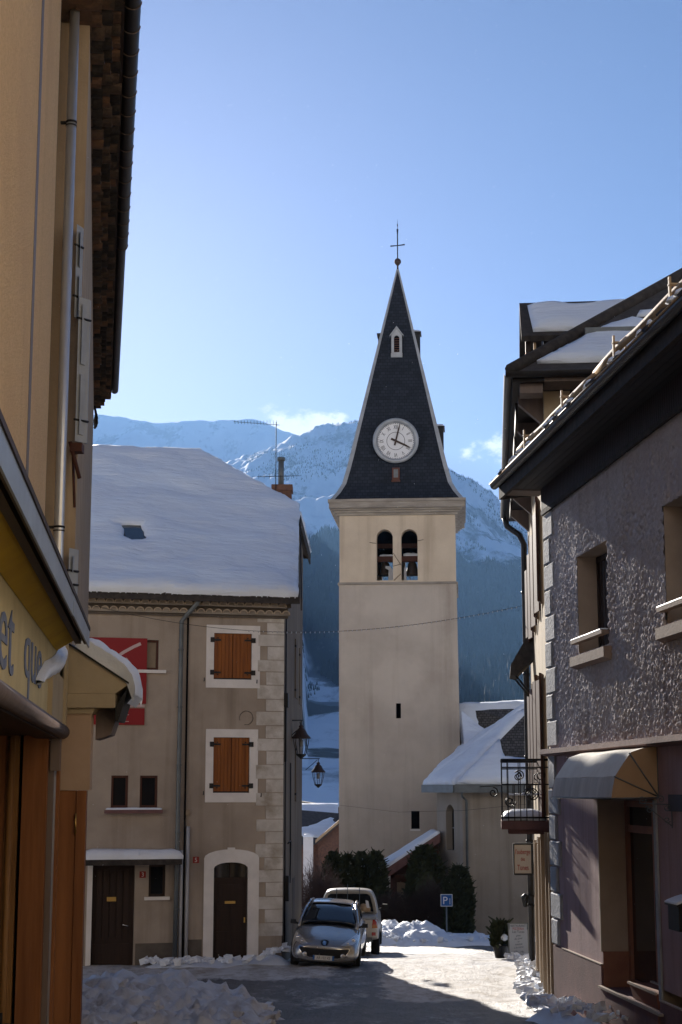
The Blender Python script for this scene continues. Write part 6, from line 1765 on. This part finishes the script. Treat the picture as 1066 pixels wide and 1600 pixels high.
def cs(y, zb, wb, zt, wt): return (y, [(wb, zb), (wb * .985, zb + (zt - zb) * .35), ((wb + wt) / 2 + .02, zb + (zt - zb) * .7), (wt + .02, zt - .05), (wt - .08, zt - .005), (0, zt + .02)])
# greenhouse: dark glass body, painted roof and pillars over it
cab_s = [cs(.93, .90, .70, .985, .68), cs(1.25, .90, .76, 1.12, .66), cs(1.60, .90, .78, 1.31, .60), cs(1.90, .90, .785, 1.425, .575), cs(2.5, .90, .785, 1.47, .565), cs(3.2, .90, .77, 1.44, .54), cs(3.7, .90, .72, 1.27, .50), cs(3.92, .90, .66, 1.0, .5)]
cabin = shell('windscreen', FC, cab_s, 'windscreen', car)
roof_s = [(y, [(wt + .005, zt - .03), (wt - .05, zt + .012), (wt * .5, zt + .028), (0, zt + .034)]) for y, zt, wt in ((1.86, 1.415, .585), (2.05, 1.45, .58), (2.5, 1.475, .572), (3.2, 1.445, .545), (3.5, 1.37, .53))]
shell('roof', FC, roof_s, 'car_paint', car)
mb = MB(FC)
for s in (-1, 1):
    mb.tube([(s * .735, .95, .93), (s * .722, 1.25, 1.115), (s * .66, 1.60, 1.315), (s * .60, 1.90, 1.425)], .038, 8)
    mb.tube([(s * .60, 1.90, 1.425), (s * .60, 2.5, 1.455), (s * .575, 3.2, 1.425), (s * .56, 3.6, 1.3)], .03, 6)
part('pillar', mb, 'car_paint', car)
bv = bvh_of(body, FC)
mouth = [(-.60, .545), (-.30, .525), (0, .52), (.30, .525), (.60, .545), (.615, .50), (.53, .38), (.36, .31), (0, .30), (-.36, .31), (-.53, .38), (-.615, .50)]
big = [(x * 1.03, .425 + (z - .425) * 1.10) for x, z in mouth]
mb = MB(FC); decal(mb, bv, big, FC, .004); gr0 = part('grille_trim', mb, 'chrome', car)
mb = MB(FC); decal(mb, bv, mouth, FC, .010); gr = part('grille', mb, 'plastic', car)
mb = MB(FC)
for z in (.355, .385, .415, .445, .475, .50):
    w = .34 + (z - .31) * 1.05
    decal(mb, bv, [(-w, z - .005), (w, z - .005), (w, z + .005), (-w, z + .005)], FC, .020, .08)
part('grille_bar', mb, 'iron', gr)
for s in (1, -1):
    pl = [(.40, .625), (.55, .605), (.70, .645), (.79, .72), (.80, .81), (.745, .845), (.66, .79), (.52, .70)]
    mb = MB(FC); decal(mb, bv, pl if s > 0 else mir(pl), FC, .010, .04); hl_ = part('headlight', mb, 'headlight', car)
    mb = MB(FC)
    for cx_, cz_, r_ in ((.69, .725, .055), (.57, .665, .038)):
        h = bv.ray_cast(Vector((s * cx_, -2, cz_)), Vector((0, 1, 0)))[0]
        mb.lathe([(r_, 0), (r_ * .8, -.012), (r_ * .3, -.02)], (s * cx_, h.y - .012, cz_), (0, 1, 0), 14)
    part('lens', mb, 'chrome', hl_)
    mb = MB(FC); h = bv.ray_cast(Vector((s * .47, -2, .375)), Vector((0, 1, 0)))[0]
    mb.lathe([(.058, .02), (.058, -.012), (.05, -.022), (.02, -.03)], (s * .47, h.y - .008, .375), (0, 1, 0), 16); part('fog_light', mb, 'headlight', car)
    mb = MB(FC)
    mb.hexa([(s * .84, 1.24, .95), (s * .99, 1.28, .955), (s * .99, 1.36, .955), (s * .84, 1.34, .95)], [(s * .85, 1.24, 1.06), (s * .98, 1.28, 1.055), (s * .98, 1.36, 1.055), (s * .85, 1.34, 1.06)]); mb.tube([(s * .72, 1.28, .93), (s * .86, 1.30, .985)], .028, 6); part('mirror', mb, 'plastic', car)
    for wy in (.78, 3.3):
        mb = MB(FC); mb.lathe([(.19, -.09), (.29, -.095), (.31, -.07), (.315, 0), (.31, .07), (.29, .09), (.2, .095)], (s * .775, wy, .31), (1, 0, 0), 24); wh = part('wheel', mb, 'rubber', car)
        mb = MB(FC); mb.lathe([(.02, .075), (.07, .085), (.18, .075), (.20, .097), (.205, .06)], (s * .775, wy, .31), (s, 0, 0), 20); part('rim', mb, 'zinc', wh)
mb = MB(FC); emb = [(-.085, .69), (-.04, .715), (.04, .715), (.085, .69), (.06, .62), (0, .595), (-.06, .62)]
decal(mb, bv, [(x * 1.25, .66 + (z - .66) * 1.2) for x, z in emb], FC, .006, .03); bdg = part('badge_recess', mb, 'plastic', car)
lion = [(-.035, .605), (-.01, .61), (0, .635), (.02, .60), (.04, .61), (.03, .645), (.06, .665), (.035, .67), (.045, .70), (.015, .69), (.0, .715), (-.02, .70), (-.05, .705), (-.035, .675), (-.06, .65), (-.025, .65)]
mb = MB(FC); decal(mb, bv, lion, FC, .014, .02); part('badge', mb, 'chrome', car)
mb = MB(FC); h = bv.ray_cast(Vector((0, -2, .30)), Vector((0, 1, 0)))[0]; py = h.y - .02
mb.box((-.26, py - .012, .255), (.26, py + .02, .365)); pl_ = part('number_plate', mb, 'plate', car)
mb = MB(FC); mb.box((-.262, py - .014, .255), (-.215, py - .011, .365)); mb.box((.215, py - .014, .255), (.262, py - .011, .365)); part('plate_band', mb, 'blue_sign', pl_)
mb = MB(); text_into(mb, 'AR 152 XE', .092, FC @ text_mw((0, py - .0145, .277), (1, 0, 0)), .001, .82); part('plate_text', mb, 'text_dark', pl_)
mb = MB(FC); mb.prism([(-.74, .22, .20), (.74, .22, .20), (.6, .03, .20), (-.6, .03, .20)], (0, 0, .035)); mb.box((-.78, .3, .14), (.78, 3.6, .24)); part('underbody', mb, 'plastic', car)
mb = MB(FC)
for s in (-1, 1): mb.tube([(s * .5, .985, .985), (s * .08 - .1, 1.10, 1.045)], .008, 4)
part('wiper', mb, 'plastic', car)
mb = MB(FC)
for s in (-.36, .36): mb.lathe([(.11, 0), (.13, .10), (.12, .2), (.06, .24)], (s, 2.3, 1.08), n=10); mb.box((s - .22, 2.28, .8), (s + .22, 2.42, 1.12))
part('seat', mb, 'plastic', car)

# pick-up seen from behind
FT = vehicle_frame(.16, 45.6, -.36, R(-2.5))
tr_ = thing('pickup_truck', 'dusty beige pickup truck seen from behind in front of the parked hatchback', 'pickup truck', (.13, 45.2, -.36))
def bx_sec(w, zb, zt, r=.05): return [(0, zb), (w - .02, zb), (w, zb + .03), (w + .01, (zb + zt) / 2), (w - .02, zt - r), (w - .07, zt), (w * .5, zt + .01), (0, zt + .01)]
bed = shell('body', FT, [(.0, bx_sec(.80, .56, .98)), (.03, bx_sec(.865, .48, 1.06)), (.3, bx_sec(.875, .46, 1.07)), (1.5, bx_sec(.875, .44, 1.07)), (3.3, bx_sec(.875, .42, 1.08)), (3.8, bx_sec(.87, .42, 1.08)), (4.7, bx_sec(.85, .42, 1.02)), (4.95, bx_sec(.78, .5, .92))], 'truck_paint', tr_)
def cab2(y, wb, zt, wt): return (y, [(wb, 1.0), (wb - .01, 1.1), ((wb + wt) / 2 + .03, 1.0 + (zt - 1.0) * .6), (wt + .03, zt - .10), (wt - .04, zt - .015), (wt * .5, zt + .01), (0, zt + .015)])
cabt = shell('cab', FT, [cab2(1.50, .80, 1.68, .62), cab2(1.53, .815, 1.73, .64), cab2(1.65, .83, 1.755, .655), cab2(2.3, .84, 1.76, .66), cab2(2.7, .84, 1.70, .64), cab2(3.4, .82, 1.12, .7)], 'truck_paint', tr_)
bt = bvh_of(cabt, FT)
win_p = [(-.70, 1.13), (.70, 1.13), (.665, 1.35), (.60, 1.58), (.52, 1.625), (-.52, 1.625), (-.60, 1.58), (-.665, 1.35)]
mb = MB(FT); decal(mb, bt, win_p, FT, .008, .12); rw_ = part('rear_window', mb, 'windscreen', tr_)
mb = MB(FT); mb.box((.30, 1.42, 1.14), (.62, 1.46, 1.27)); mb.lathe([(.0, .12), (.08, .1), (.11, 0), (.1, -.1)], (.42, 1.43, 1.25), n=9); part('load', mb, 'log', tr_)
mb = MB(FT); mb.prism([(.50, 1.40, 1.25), (.60, 1.40, 1.24), (.56, 1.40, 1.44), (.48, 1.40, 1.47)], (0, .01, 0)); part('paper', mb, 'dial', tr_)
mb = MB(FT); mb.box((-.82, -.005, 1.045), (.82, .03, 1.085)); mb.box((-.83, .02, 1.05), (-.79, 1.5, 1.10)); mb.box((.79, .02, 1.05), (.83, 1.5, 1.10)); part('bed_rail', mb, 'lead', tr_)
bb = bvh_of(bed, FT)
for s in (-1, 1):
    pl = [(.70, .80), (.855, .80), (.855, 1.02), (.72, 1.02)]
    for p_, m_, nm in (([(.70, .89), (.85, .89), (.85, 1.03), (.72, 1.03)], 'tail_red', 'tail_light'), ([(.70, .80), (.85, .80), (.85, .888), (.70, .888)], 'tail_amber', 'indicator'), ([(.69, .60), (.80, .60), (.80, .69), (.69, .69)], 'tail_red', 'reflector')):
        mb = MB(FT); decal(mb, bb, p_ if s > 0 else mir(p_), FT, .012, .05); part(nm, mb, m_, tr_)
    mb = MB(FT); mb.hexa([(s * .93, 2.98, 1.06), (s * 1.10, 3.0, 1.07), (s * 1.10, 3.1, 1.07), (s * .93, 3.1, 1.06)], [(s * .94, 2.98, 1.25), (s * 1.08, 3.0, 1.24), (s * 1.08, 3.1, 1.24), (s * .94, 3.1, 1.25)]); mb.tube([(s * .82, 3.1, 1.08), (s * .96, 3.05, 1.14)], .03, 6); part('mirror', mb, 'plastic', tr_)
    for wy in (.95, 4.0):
        mb = MB(FT); mb.lathe([(.2, -.11), (.34, -.12), (.365, -.09), (.37, 0), (.365, .09), (.34, .12), (.2, .11)], (s * .77, wy, .37), (1, 0, 0), 24); w3 = part('wheel', mb, 'rubber', tr_)
        mb = MB(FT); mb.lathe([(.02, .09), (.18, .08), (.21, .115), (.215, .08)], (s * .77, wy, .37), (s, 0, 0), 18); part('rim', mb, 'zinc_dull', w3)
    mb = MB(FT); mb.box((s * .84 - .03, 1.15, .1), (s * .84 + .03, 1.18, .5)); part('mud_flap', mb, 'rubber', tr_)
mb = MB(FT); mb.box((-.70, -.10, .44), (.70, .02, .56)); mb.box((-.2, -.12, .56), (.2, -.02, .60)); part('bumper', mb, 'zinc_dull', tr_)
mb = MB(FT); mb.box((-.64, .6, .38), (.64, 4.6, .52)); mb.tube([(-.6, .95, .37), (.6, .95, .37)], .05, 8); part('chassis', mb, 'plastic', tr_)
mb = MB(FT); mb.box((-.68, -.012, .60), (.66, .002, 1.02)); mb.box((-.09, -.03, .86), (.09, .0, .93)); part('tailgate', mb, 'truck_paint', tr_)
mb = MB(FT)
for x, z1 in ((-.33, 1.80), (-.02, 1.93), (.32, 1.82)): mb.tube([(x, 1.1, .9), (x, 1.12, z1)], .012, 5)
part('pole', mb, 'zinc_dull', tr_)

# ================================================================== PLANTS
def leafy(mb, c, rx, ry, h, n, size, rnd, shape=0.0, top=.35):
    """upright evergreen of small leaf clumps through its volume"""
    for i_ in range(n):
        t = rnd.random() ** .85; z = c[2] + h * t; shoot = i_ % 14 == 0
        w = (1 - max(0, (t - (1 - top)) / top) ** 1.7) ** .6 * (.78 + .22 * min(1, t / .18))
        a = rnd.uniform(0, 6.283); q = rnd.uniform(.45, 1.0) ** .5 * (1.06 if shoot else 1)
        lump = 1 + .30 * noise.noise(Vector((c[0] * 3 + math.cos(a) * 1.8, math.sin(a) * 1.8 + c[1], z * 2.2)))
        x = c[0] + rx * w * q * lump * math.cos(a); y = c[1] + ry * w * q * lump * math.sin(a)
        s = size * rnd.uniform(.6, 1.4) * (1.9 if shoot else 1); d = Vector((math.cos(a) + rnd.uniform(-.6, .6), math.sin(a) + rnd.uniform(-.6, .6), rnd.uniform(.2, 1.4))).normalized()
        u = d.orthogonal().normalized() * s * (.16 if shoot else .45); p = Vector((x, y, z))
        mb.poly([p - u, p + u, p + u * .3 + d * s, p - u * .3 + d * s])
def column_tree(x, y, rx, h, label, cat, seed, n=2600, size=.12, group=None, ry=None, name='cypress', snowbits=0, top=.35):
    t = thing(name, label, cat, (x, y, G(y) - .05), group); rnd = random.Random(seed)
    mb = MB(); mb.tube([(x, y, G(y) - .1), (x, y, G(y) + h * .7)], [.08, .03], 7); part('trunk', mb, 'bark', t)
    mb = MB(); mb.lathe([(rx * .5, .1), (rx * .74, .3 * h), (rx * .68, .65 * h), (rx * .3, .9 * h), (.02, .96 * h)], (x, y, G(y)), n=10)
    leafy(mb, (x, y, G(y) + .05), rx, ry or rx, h, n, size, rnd, top=top); part('crown', mb, 'conifer', t)
    if snowbits:
        mb = MB()
        for _ in range(snowbits):
            a = rnd.uniform(3.4, 6.0); z = G(y) + h * rnd.uniform(.72, .97); r = rx * .8 * (1 - (z - G(y)) / h) ** .4
            mb.lathe([(.01, 0), (.06, .01), (.05, .05), (.01, .07)], (x + r * math.cos(a), y + r * math.sin(a), z), n=6)
        part('snow_bits', mb, 'snow', t)
    return t
column_tree(4.30, 60.0, .52, 2.62, 'rounded column shaped cypress behind the parking sign', 'cypress', 21, 4200, .11, snowbits=7)
column_tree(-.30, 65.2, .44, 3.25, 'dark evergreen at the townhouse end of the row below the tower', 'evergreen', 22, 2400, .13, 'dark evergreens in a row below the tower', snowbits=4, name='evergreen')
column_tree(.28, 65.4, .52, 3.15, 'second dark evergreen in the row below the tower, flecked with snow', 'evergreen', 23, 2600, .13, 'dark evergreens in a row below the tower', snowbits=9, name='evergreen')
column_tree(.82, 65.3, .42, 3.25, 'third dark evergreen in the row below the tower, with snow on its top', 'evergreen', 24, 2400, .13, 'dark evergreens in a row below the tower', snowbits=5, name='evergreen')
column_tree(1.38, 65.2, .44, 3.28, 'dark evergreen of the row nearest the lean-to porch', 'evergreen', 25, 2400, .13, 'dark evergreens in a row below the tower', snowbits=5, name='evergreen')
column_tree(3.35, 65.0, .75, 3.5, 'dark ivy like shrub filling the corner under the porch roof', 'shrub', 26, 3200, .13, name='evergreen_shrub', ry=.4)
def twiggy(name, label, cat, x, y, rx, ry, h, n, seed, m_, base_w=.5, up=1.0, stemr=.012):
    t = thing(name, label, cat, (x, y, G(y) - .05)); rnd = random.Random(seed); mb = MB()
    for _ in range(n):
        bx, by = x + rnd.uniform(-1, 1) * rx * base_w, y + rnd.uniform(-1, 1) * ry * base_w
        a = rnd.uniform(0, 6.283); q = rnd.uniform(0, 1) ** .5
        tx, ty = x + rx * q * math.cos(a), y + ry * q * math.sin(a); tz = G(y) + h * rnd.uniform(.55, 1.0) * (1 - .35 * q * q)
        b0 = Vector((bx, by, G(y) - .1)); tp = Vector((tx, ty, tz)); mid = b0.lerp(tp, .5) + Vector((rnd.uniform(-.12, .12), rnd.uniform(-.12, .12), .08 * up))
        mb.tube([b0, mid, tp], [stemr, stemr * .75, stemr * .3], 3, False)
        for _k in range(5):
            s0 = mid.lerp(tp, rnd.uniform(0, .95)); d = Vector((rnd.uniform(-1, 1), rnd.uniform(-1, 1), rnd.uniform(.1, 1.1))).normalized() * rnd.uniform(.15, .38)
            mb.tube([s0, s0 + d], [stemr * .55, stemr * .25], 3, False)
    part('branches', mb, m_, t)
    return t
twiggy('bare_shrub', 'bare reddish shrub behind the pickup, between townhouse and tower', 'shrub', -.85, 60.5, .95, .8, 3.3, 520, 31, 'twig_red')
twiggy('clipped_bush', 'wide leafless brown bush under the lean-to porch', 'bush', 2.0, 61.8, 1.05, .8, 2.0, 760, 32, 'twig', .9)
twiggy('clipped_bush', 'taller leafless brown bush between porch and parking sign', 'bush', 3.35, 61.9, .8, .8, 2.45, 620, 33, 'twig', .9)
# potted plant by the inn board
pot = thing('potted_plant', 'dark potted shrub with snow beside the restaurant board', 'plant', (4.12, 42.6, G(42.6)))
mb = MB(); mb.lathe([(.14, 0), (.20, .30), (.22, .32), (.19, .33), (.02, .30)], (4.12, 42.6, G(42.6) + .02), n=14); part('pot', mb, 'plastic', pot)
mb = MB(); rnd = random.Random(41); leafy(mb, (4.12, 42.6, G(42.6) + .28), .18, .18, .62, 500, .13, rnd); part('foliage', mb, 'conifer', pot)
mb = MB(); mb.lathe([(.02, -.06), (.09, -.02), (.10, .05), (.04, .11), (.01, .12)], (4.20, 42.42, G(42.6) + .52), n=9); part('snow_clump', mb, 'snow', pot)

# ================================================================== STREET FURNITURE
ps = thing('parking_sign', 'small square blue parking sign on a thin post in the snow bank', 'sign', (3.66, 57, -.9))
mb = MB(); mb.tube([(3.66, 57.0, -1.2), (3.66, 57.0, .3)], .025, 8); part('post', mb, 'zinc_dull', ps)
mb = MB(); mb.box((3.455, 56.95, .235), (3.865, 56.97, .645)); pn = part('panel', mb, 'dial', ps)
mb = MB(); mb.box((3.475, 56.944, .255), (3.845, 56.9485, .625)); part('field', mb, 'blue_sign', pn)
mb = MB(); text_into(mb, 'P', .36, text_mw((3.61, 56.941, .315), (1, 0, 0)), .002, 1.0); text_into(mb, '|', .22, text_mw((3.775, 56.941, .36), (1, 0, 0)), .002, 1.0); part('lettering', mb, 'dial', pn)
mb = MB(); mb.lathe([(.22, 0), (.36, .02), (.34, .09), (.2, .12)], (3.70, 57.0, -.88), n=12); part('foot', mb, 'plastic', ps)
ab = thing('menu_board', 'pale blue restaurant pavement board with hand written lines by the inn wall', 'sign', (4.53, 42.0, G(42)))
gz = G(42) + .04; FB = Matrix.Translation((4.53, 42.0, gz)) @ Matrix.Rotation(R(-9), 4, 'X')
mb = MB(FB); mb.box((-.235, 0, .06), (.235, .025, .84)); pn = part('panel', mb, 'board_blue', ab)
mb = MB(FB); mb.box((-.26, -.01, 0), (-.235, .035, .86)); mb.box((.235, -.01, 0), (.26, .035, .86)); mb.box((-.26, -.01, .84), (.26, .035, .865)); mb.box((-.26, -.01, .04), (.26, .035, .065)); part('frame', mb, 'zinc_dull', ab)
mb = MB(Matrix.Translation((4.53, 42.28, gz)) @ Matrix.Rotation(R(14), 4, 'X')); mb.box((-.25, 0, 0), (-.22, .02, .85)); mb.box((.22, 0, 0), (.25, .02, .85)); part('rear_leg', mb, 'zinc_dull', ab)
mb = MB()
for t, z, sz, xs in (('RESTAURANT', .765, .078, .80), ('Les Tunes', .615, .085, .9), ('plats', .53, .065, 1), ('du jour', .455, .07, 1), ('et', .385, .06, 1), ('menus', .315, .07, 1), ('a la carte', .24, .065, 1), ('12h - 14h', .13, .07, .9)):
    text_into(mb, t, sz, FB @ text_mw((0, -.003, z), (1, 0, 0.12 if 0.2 < z < .6 else 0), (0, 0, 1)), .001, xs)
part('lettering', mb, 'text_dark', pn)
mb = MB(); text_into(mb, 'PIZZERIA', .085, FB @ text_mw((0, -.003, .69), (1, 0, 0)), .001, .85); part('lettering', mb, 'text_red', pn)
def lantern(F, owner, arm):
    mb = MB(F)
    if arm:
        mb.tube([(-arm, 0, 1.02), (.05, 0, 1.02)], .016, 6); mb.tube([(-arm + .15, 0, .62), (-arm + .42, 0, .85), (-.04, 0, .98)], .012, 5); mb.box((-arm - .02, -.04, .3), (-arm + .02, .04, 1.15)); mb.tube([(0, 0, 1.02), (0, 0, .88)], .014, 6)
    part('bracket', mb, 'iron', owner)
    mb = MB(F); mb.lathe([(.03, .90), (.07, .86), (.05, .82), (.12, .76), (.17, .66), (.255, .57), (.27, .54), (.22, .535)], n=12); part('hood', mb, 'copper', owner)
    mb = MB(F); mb.lathe([(.205, .53), (.125, .12), (.10, .10)], n=6); part('lamp_glass', mb, 'lamp_glass', owner) if False else None
    mb = MB(F)
    for k in range(6):
        a = k * math.pi / 3 + .3; c, s_ = math.cos(a), math.sin(a)
        mb.tube([(.215 * c, .215 * s_, .54), (.195 * c, .195 * s_, .38), (.125 * c, .125 * s_, .12), (.03 * c, .03 * s_, .03)], .011, 5)
    mb.lathe([(.135, .13), (.135, .10), (.07, .05), (.02, .0)], n=10); part('cage', mb, 'iron', owner)
    mb = MB(F); mb.lathe([(.03, .52), (.05, .46), (.055, .38), (.03, .32), (.01, .31)], n=10); part('bulb', mb, 'lamp_glass', owner)
ln1 = thing('street_lantern', 'larger black wall lantern on the corner of the brown townhouse', 'lantern', (-1.07, 43, 5.0))
lantern(Matrix.Translation((-1.06, 43.0, 5.02)), ln1, .42)
ln2 = thing('street_lantern', 'smaller black lantern further back, hanging beyond the townhouse wall', 'lantern', (-.66, 47, 4.3))
lantern(Matrix.Translation((-.66, 47.0, 4.27)) @ Matrix.Scale(.82, 4), ln2, .60)
# festoon cable across the street
fc = thing('festoon_cable', 'thin festoon cable with small bulbs slung across the street', 'cable', (0, 40, 8.1))
pA, pB = Vector((-6.5, 37.9, 8.7)), Vector((4.66, 39.2, 8.72))
def sagp(t):
    p = pA.lerp(pB, t); p.z -= .66 * 4 * t * (1 - t) * (1 - .25 * (t - .5)); p.y += .9 * math.sin(math.pi * t); return p
mb = MB(); mb.tube([sagp(k / 40) for k in range(41)], .007, 4); part('wire', mb, 'iron', fc)
mb = MB()
for k in range(58):
    p = sagp(.38 + .60 * k / 58); mb.lathe([(.006, -.035), (.014, -.015), (.014, .0), (.006, .012)], p, n=5)
part('bulb', mb, 'pvc', fc)
w2_ = thing('overhead_wire', 'thin wire running along the church wall above the porch', 'wire', (2, 65, 3.5))
mb = MB(); mb.tube([(-.05, 71.9, 3.55), (2.4, 68, 3.3), (4.8, 63.8, 3.42), (8, 63, 3.75)], .007, 4); part('wire', mb, 'iron', w2_)

# ================================================================== SNOW BANKS
def bank(name, label, outline, hfun, res=.12, seed=0, m_='snow', lump=.12):
    xs = [p[0] for p in outline]; ys = [p[1] for p in outline]
    mb = MB(); mb.smooth = True; vs = []; L = []
    pts = [Vector(p) for p in outline]
    for a, b in zip(pts, pts[1:] + pts[:1]):
        k = max(1, int((b - a).length / (res * 1.5))); L += [a.lerp(b, i / k) for i in range(k)]
    vs = list(L); es = [(i, (i + 1) % len(L)) for i in range(len(L))]
    rnd = random.Random(seed); x = min(xs)
    while x < max(xs):
        y = min(ys)
        while y < max(ys):
            q = Vector((x + rnd.uniform(-.3, .3) * res, y + rnd.uniform(-.3, .3) * res))
            if inside(q, outline): vs.append(q)
            y += res * 1.3
        x += res
    ov, oe, of = delaunay_2d_cdt(vs, es, [], 0, 1e-6)[:3]
    ids = []
    for p in ov:
        d = min((p - a - (b - a) * max(0, min(1, (p - a).dot(b - a) / max(1e-9, (b - a).length_squared)))).length for a, b in zip(pts, pts[1:] + pts[:1]))
        e = min(1, d / .6); e = e ** 1.15 * (1.6 - .6 * e)
        P = Vector((p.x, p.y, seed * 3.7))
        h = hfun(p.x, p.y) * e * (1 + .30 * fbm(P * 1.1, 3)) + lump * e * (abs(noise.noise(P * 2.6)) + .7 * abs(noise.noise(P * 6.0)) + .35 * abs(noise.noise(P * 13)) - .2)
        ids.append(mb.add((p.x, p.y, G(p.y) - .03 + max(0, h))))
    for t in of:
        c = sum((ov[i] for i in t), Vector((0, 0))) / len(t)
        if inside(c, outline): mb.face([ids[i] for i in t])
    # broken chunks and crumbs of ploughed snow
    mb.smooth = False
    area = (max(xs) - min(xs)) * (max(ys) - min(ys))
    for _ in range(int(min(520, 46 * area))):
        q = Vector((rnd.uniform(min(xs), max(xs)), rnd.uniform(min(ys), max(ys))))
        if not inside(q, outline): continue
        hz = G(q.y) + hfun(q.x, q.y) * .85 + .01; r = .018 + .085 * rnd.random() ** 2.6
        Rm = Matrix.Rotation(rnd.uniform(0, 6), 3, 'Z') @ Matrix.Rotation(rnd.uniform(-.7, .7), 3, 'X')
        c = Vector((q.x, q.y, hz)); ids = []
        for sx, sy, sz in ((-1, -1, -1), (1, -1, -1), (1, 1, -1), (-1, 1, -1), (-1, -1, 1), (1, -1, 1), (1, 1, 1), (-1, 1, 1)):
            ids.append(mb.add(c + Rm @ Vector((sx * r * rnd.uniform(.5, 1.25), sy * r * rnd.uniform(.5, 1.1), sz * r * rnd.uniform(.35, .9)))))
        for f in ((0, 3, 2, 1), (4, 5, 6, 7), (0, 1, 5, 4), (1, 2, 6, 5), (2, 3, 7, 6), (3, 0, 4, 7)): mb.face([ids[k] for k in f])
    o = solo(name, mb, m_, label, 'snow bank'); o['kind'] = 'stuff'
    return o
bank('snow_heap', 'big dirty heap of shovelled snow in the left foreground', [(-5.6, 22.0), (-1.0, 22.4), (-.85, 25.8), (-1.15, 27.6), (-1.9, 28.8), (-3.2, 29.6), (-5.6, 29.6)],
     lambda x, y: max(.05, .42 * math.exp(-((x + 2.7) / 1.2) ** 2 - ((y - 26.4) / 1.5) ** 2) + .36 * math.exp(-((x + 3.9) / 1.0) ** 2 - ((y - 27.0) / 1.5) ** 2) + .12 * math.exp(-((x + 1.6) / .5) ** 2 - ((y - 25.5) / 1.2) ** 2)), .075, 3, 'snow_dirty', .26)
bank('snow_bank', 'low snow bank along the foot of the brown townhouse front', [(-4.6, 38.1), (-3.6, 38.0), (-1.6, 38.9), (-1.15, 39.0), (-1.25, 40.6), (-1.5, 39.95), (-3.9, 39.3), (-4.6, 39.0)],
     lambda x, y: .14 + .28 * math.exp(-((x + 1.35) / .45) ** 2), .11, 5, 'snow', .08)
bank('snow_bank', 'lumpy ploughed snow bank in front of the church bushes', [(.9, 55.2), (2.6, 54.2), (3.9, 54.8), (5.6, 55.2), (6.6, 55.8), (6.8, 58.4), (4.6, 58.8), (2.5, 58.6), (.7, 58.2)],
     lambda x, y: .16 + .62 * math.exp(-((x - 1.9) / 1.3) ** 2 - ((y - 56.8) / 1.5) ** 2) + .30 * math.exp(-((x - 3.0) / .6) ** 2 - ((y - 57) / .8) ** 2) + .12 * math.exp(-((x - 5) / 1.4) ** 2), .13, 7, 'snow', .22)
bank('snow_bank', 'narrow ridge of snow along the foot of the inn wall', [(3.05, 27.0), (3.35, 26.6), (3.75, 28.0), (4.75, 39.6), (4.85, 43.0), (4.2, 43.0), (4.2, 40.0), (3.75, 35.0), (3.2, 30.0)],
     lambda x, y: .09 + .10 * math.exp(-((y - 29) / 2.5) ** 2), .12, 9, 'snow', .12)
bank('snow_bank', 'lumps of shovelled snow against the mauve shop plinth', [(2.75, 25.2), (3.2, 25.6), (3.45, 25.0), (3.62, 22.9), (3.75, 21.6), (3.45, 21.4), (3.0, 23.2)],
     lambda x, y: .24 + .14 * math.exp(-((y - 24.6) / .8) ** 2) + .12 * math.exp(-((y - 22.6) / .6) ** 2), .08, 11, 'snow', .15)

# ice crystals drifting in the air, lit from behind
rnd = random.Random(99); V = []; Fc = []
for _ in range(900):
    Y = rnd.uniform(7, 60); u = rnd.uniform(-250, 1300); v = rnd.uniform(-200, 1500)
    z = EYE + ray_el(v) * Y
    if z < G(Y) + .3: continue
    x = (u - 533) / 2450 * Y; r = rnd.uniform(.0012, .0032) * (0.35 + Y / 18) 
    k = len(V); a = rnd.uniform(0, 6)
    V += [(x + r * math.cos(a), Y + r * math.sin(a), z), (x - r * math.sin(a), Y + r * .3, z + r), (x - r * math.cos(a), Y, z - r * .4), (x, Y - r, z - r)]
    Fc += [(k, k + 1, k + 2), (k, k + 2, k + 3), (k, k + 1, k + 3), (k + 1, k + 2, k + 3)]
me = bpy.data.meshes.new('ice_crystals'); me.from_pydata(V, [], Fc); me.materials.append(M['flake'])
o = bpy.data.objects.new('ice_crystals', me); COL.objects.link(o); o['kind'] = 'stuff'; o['label'] = 'tiny ice crystals drifting in the winter air'
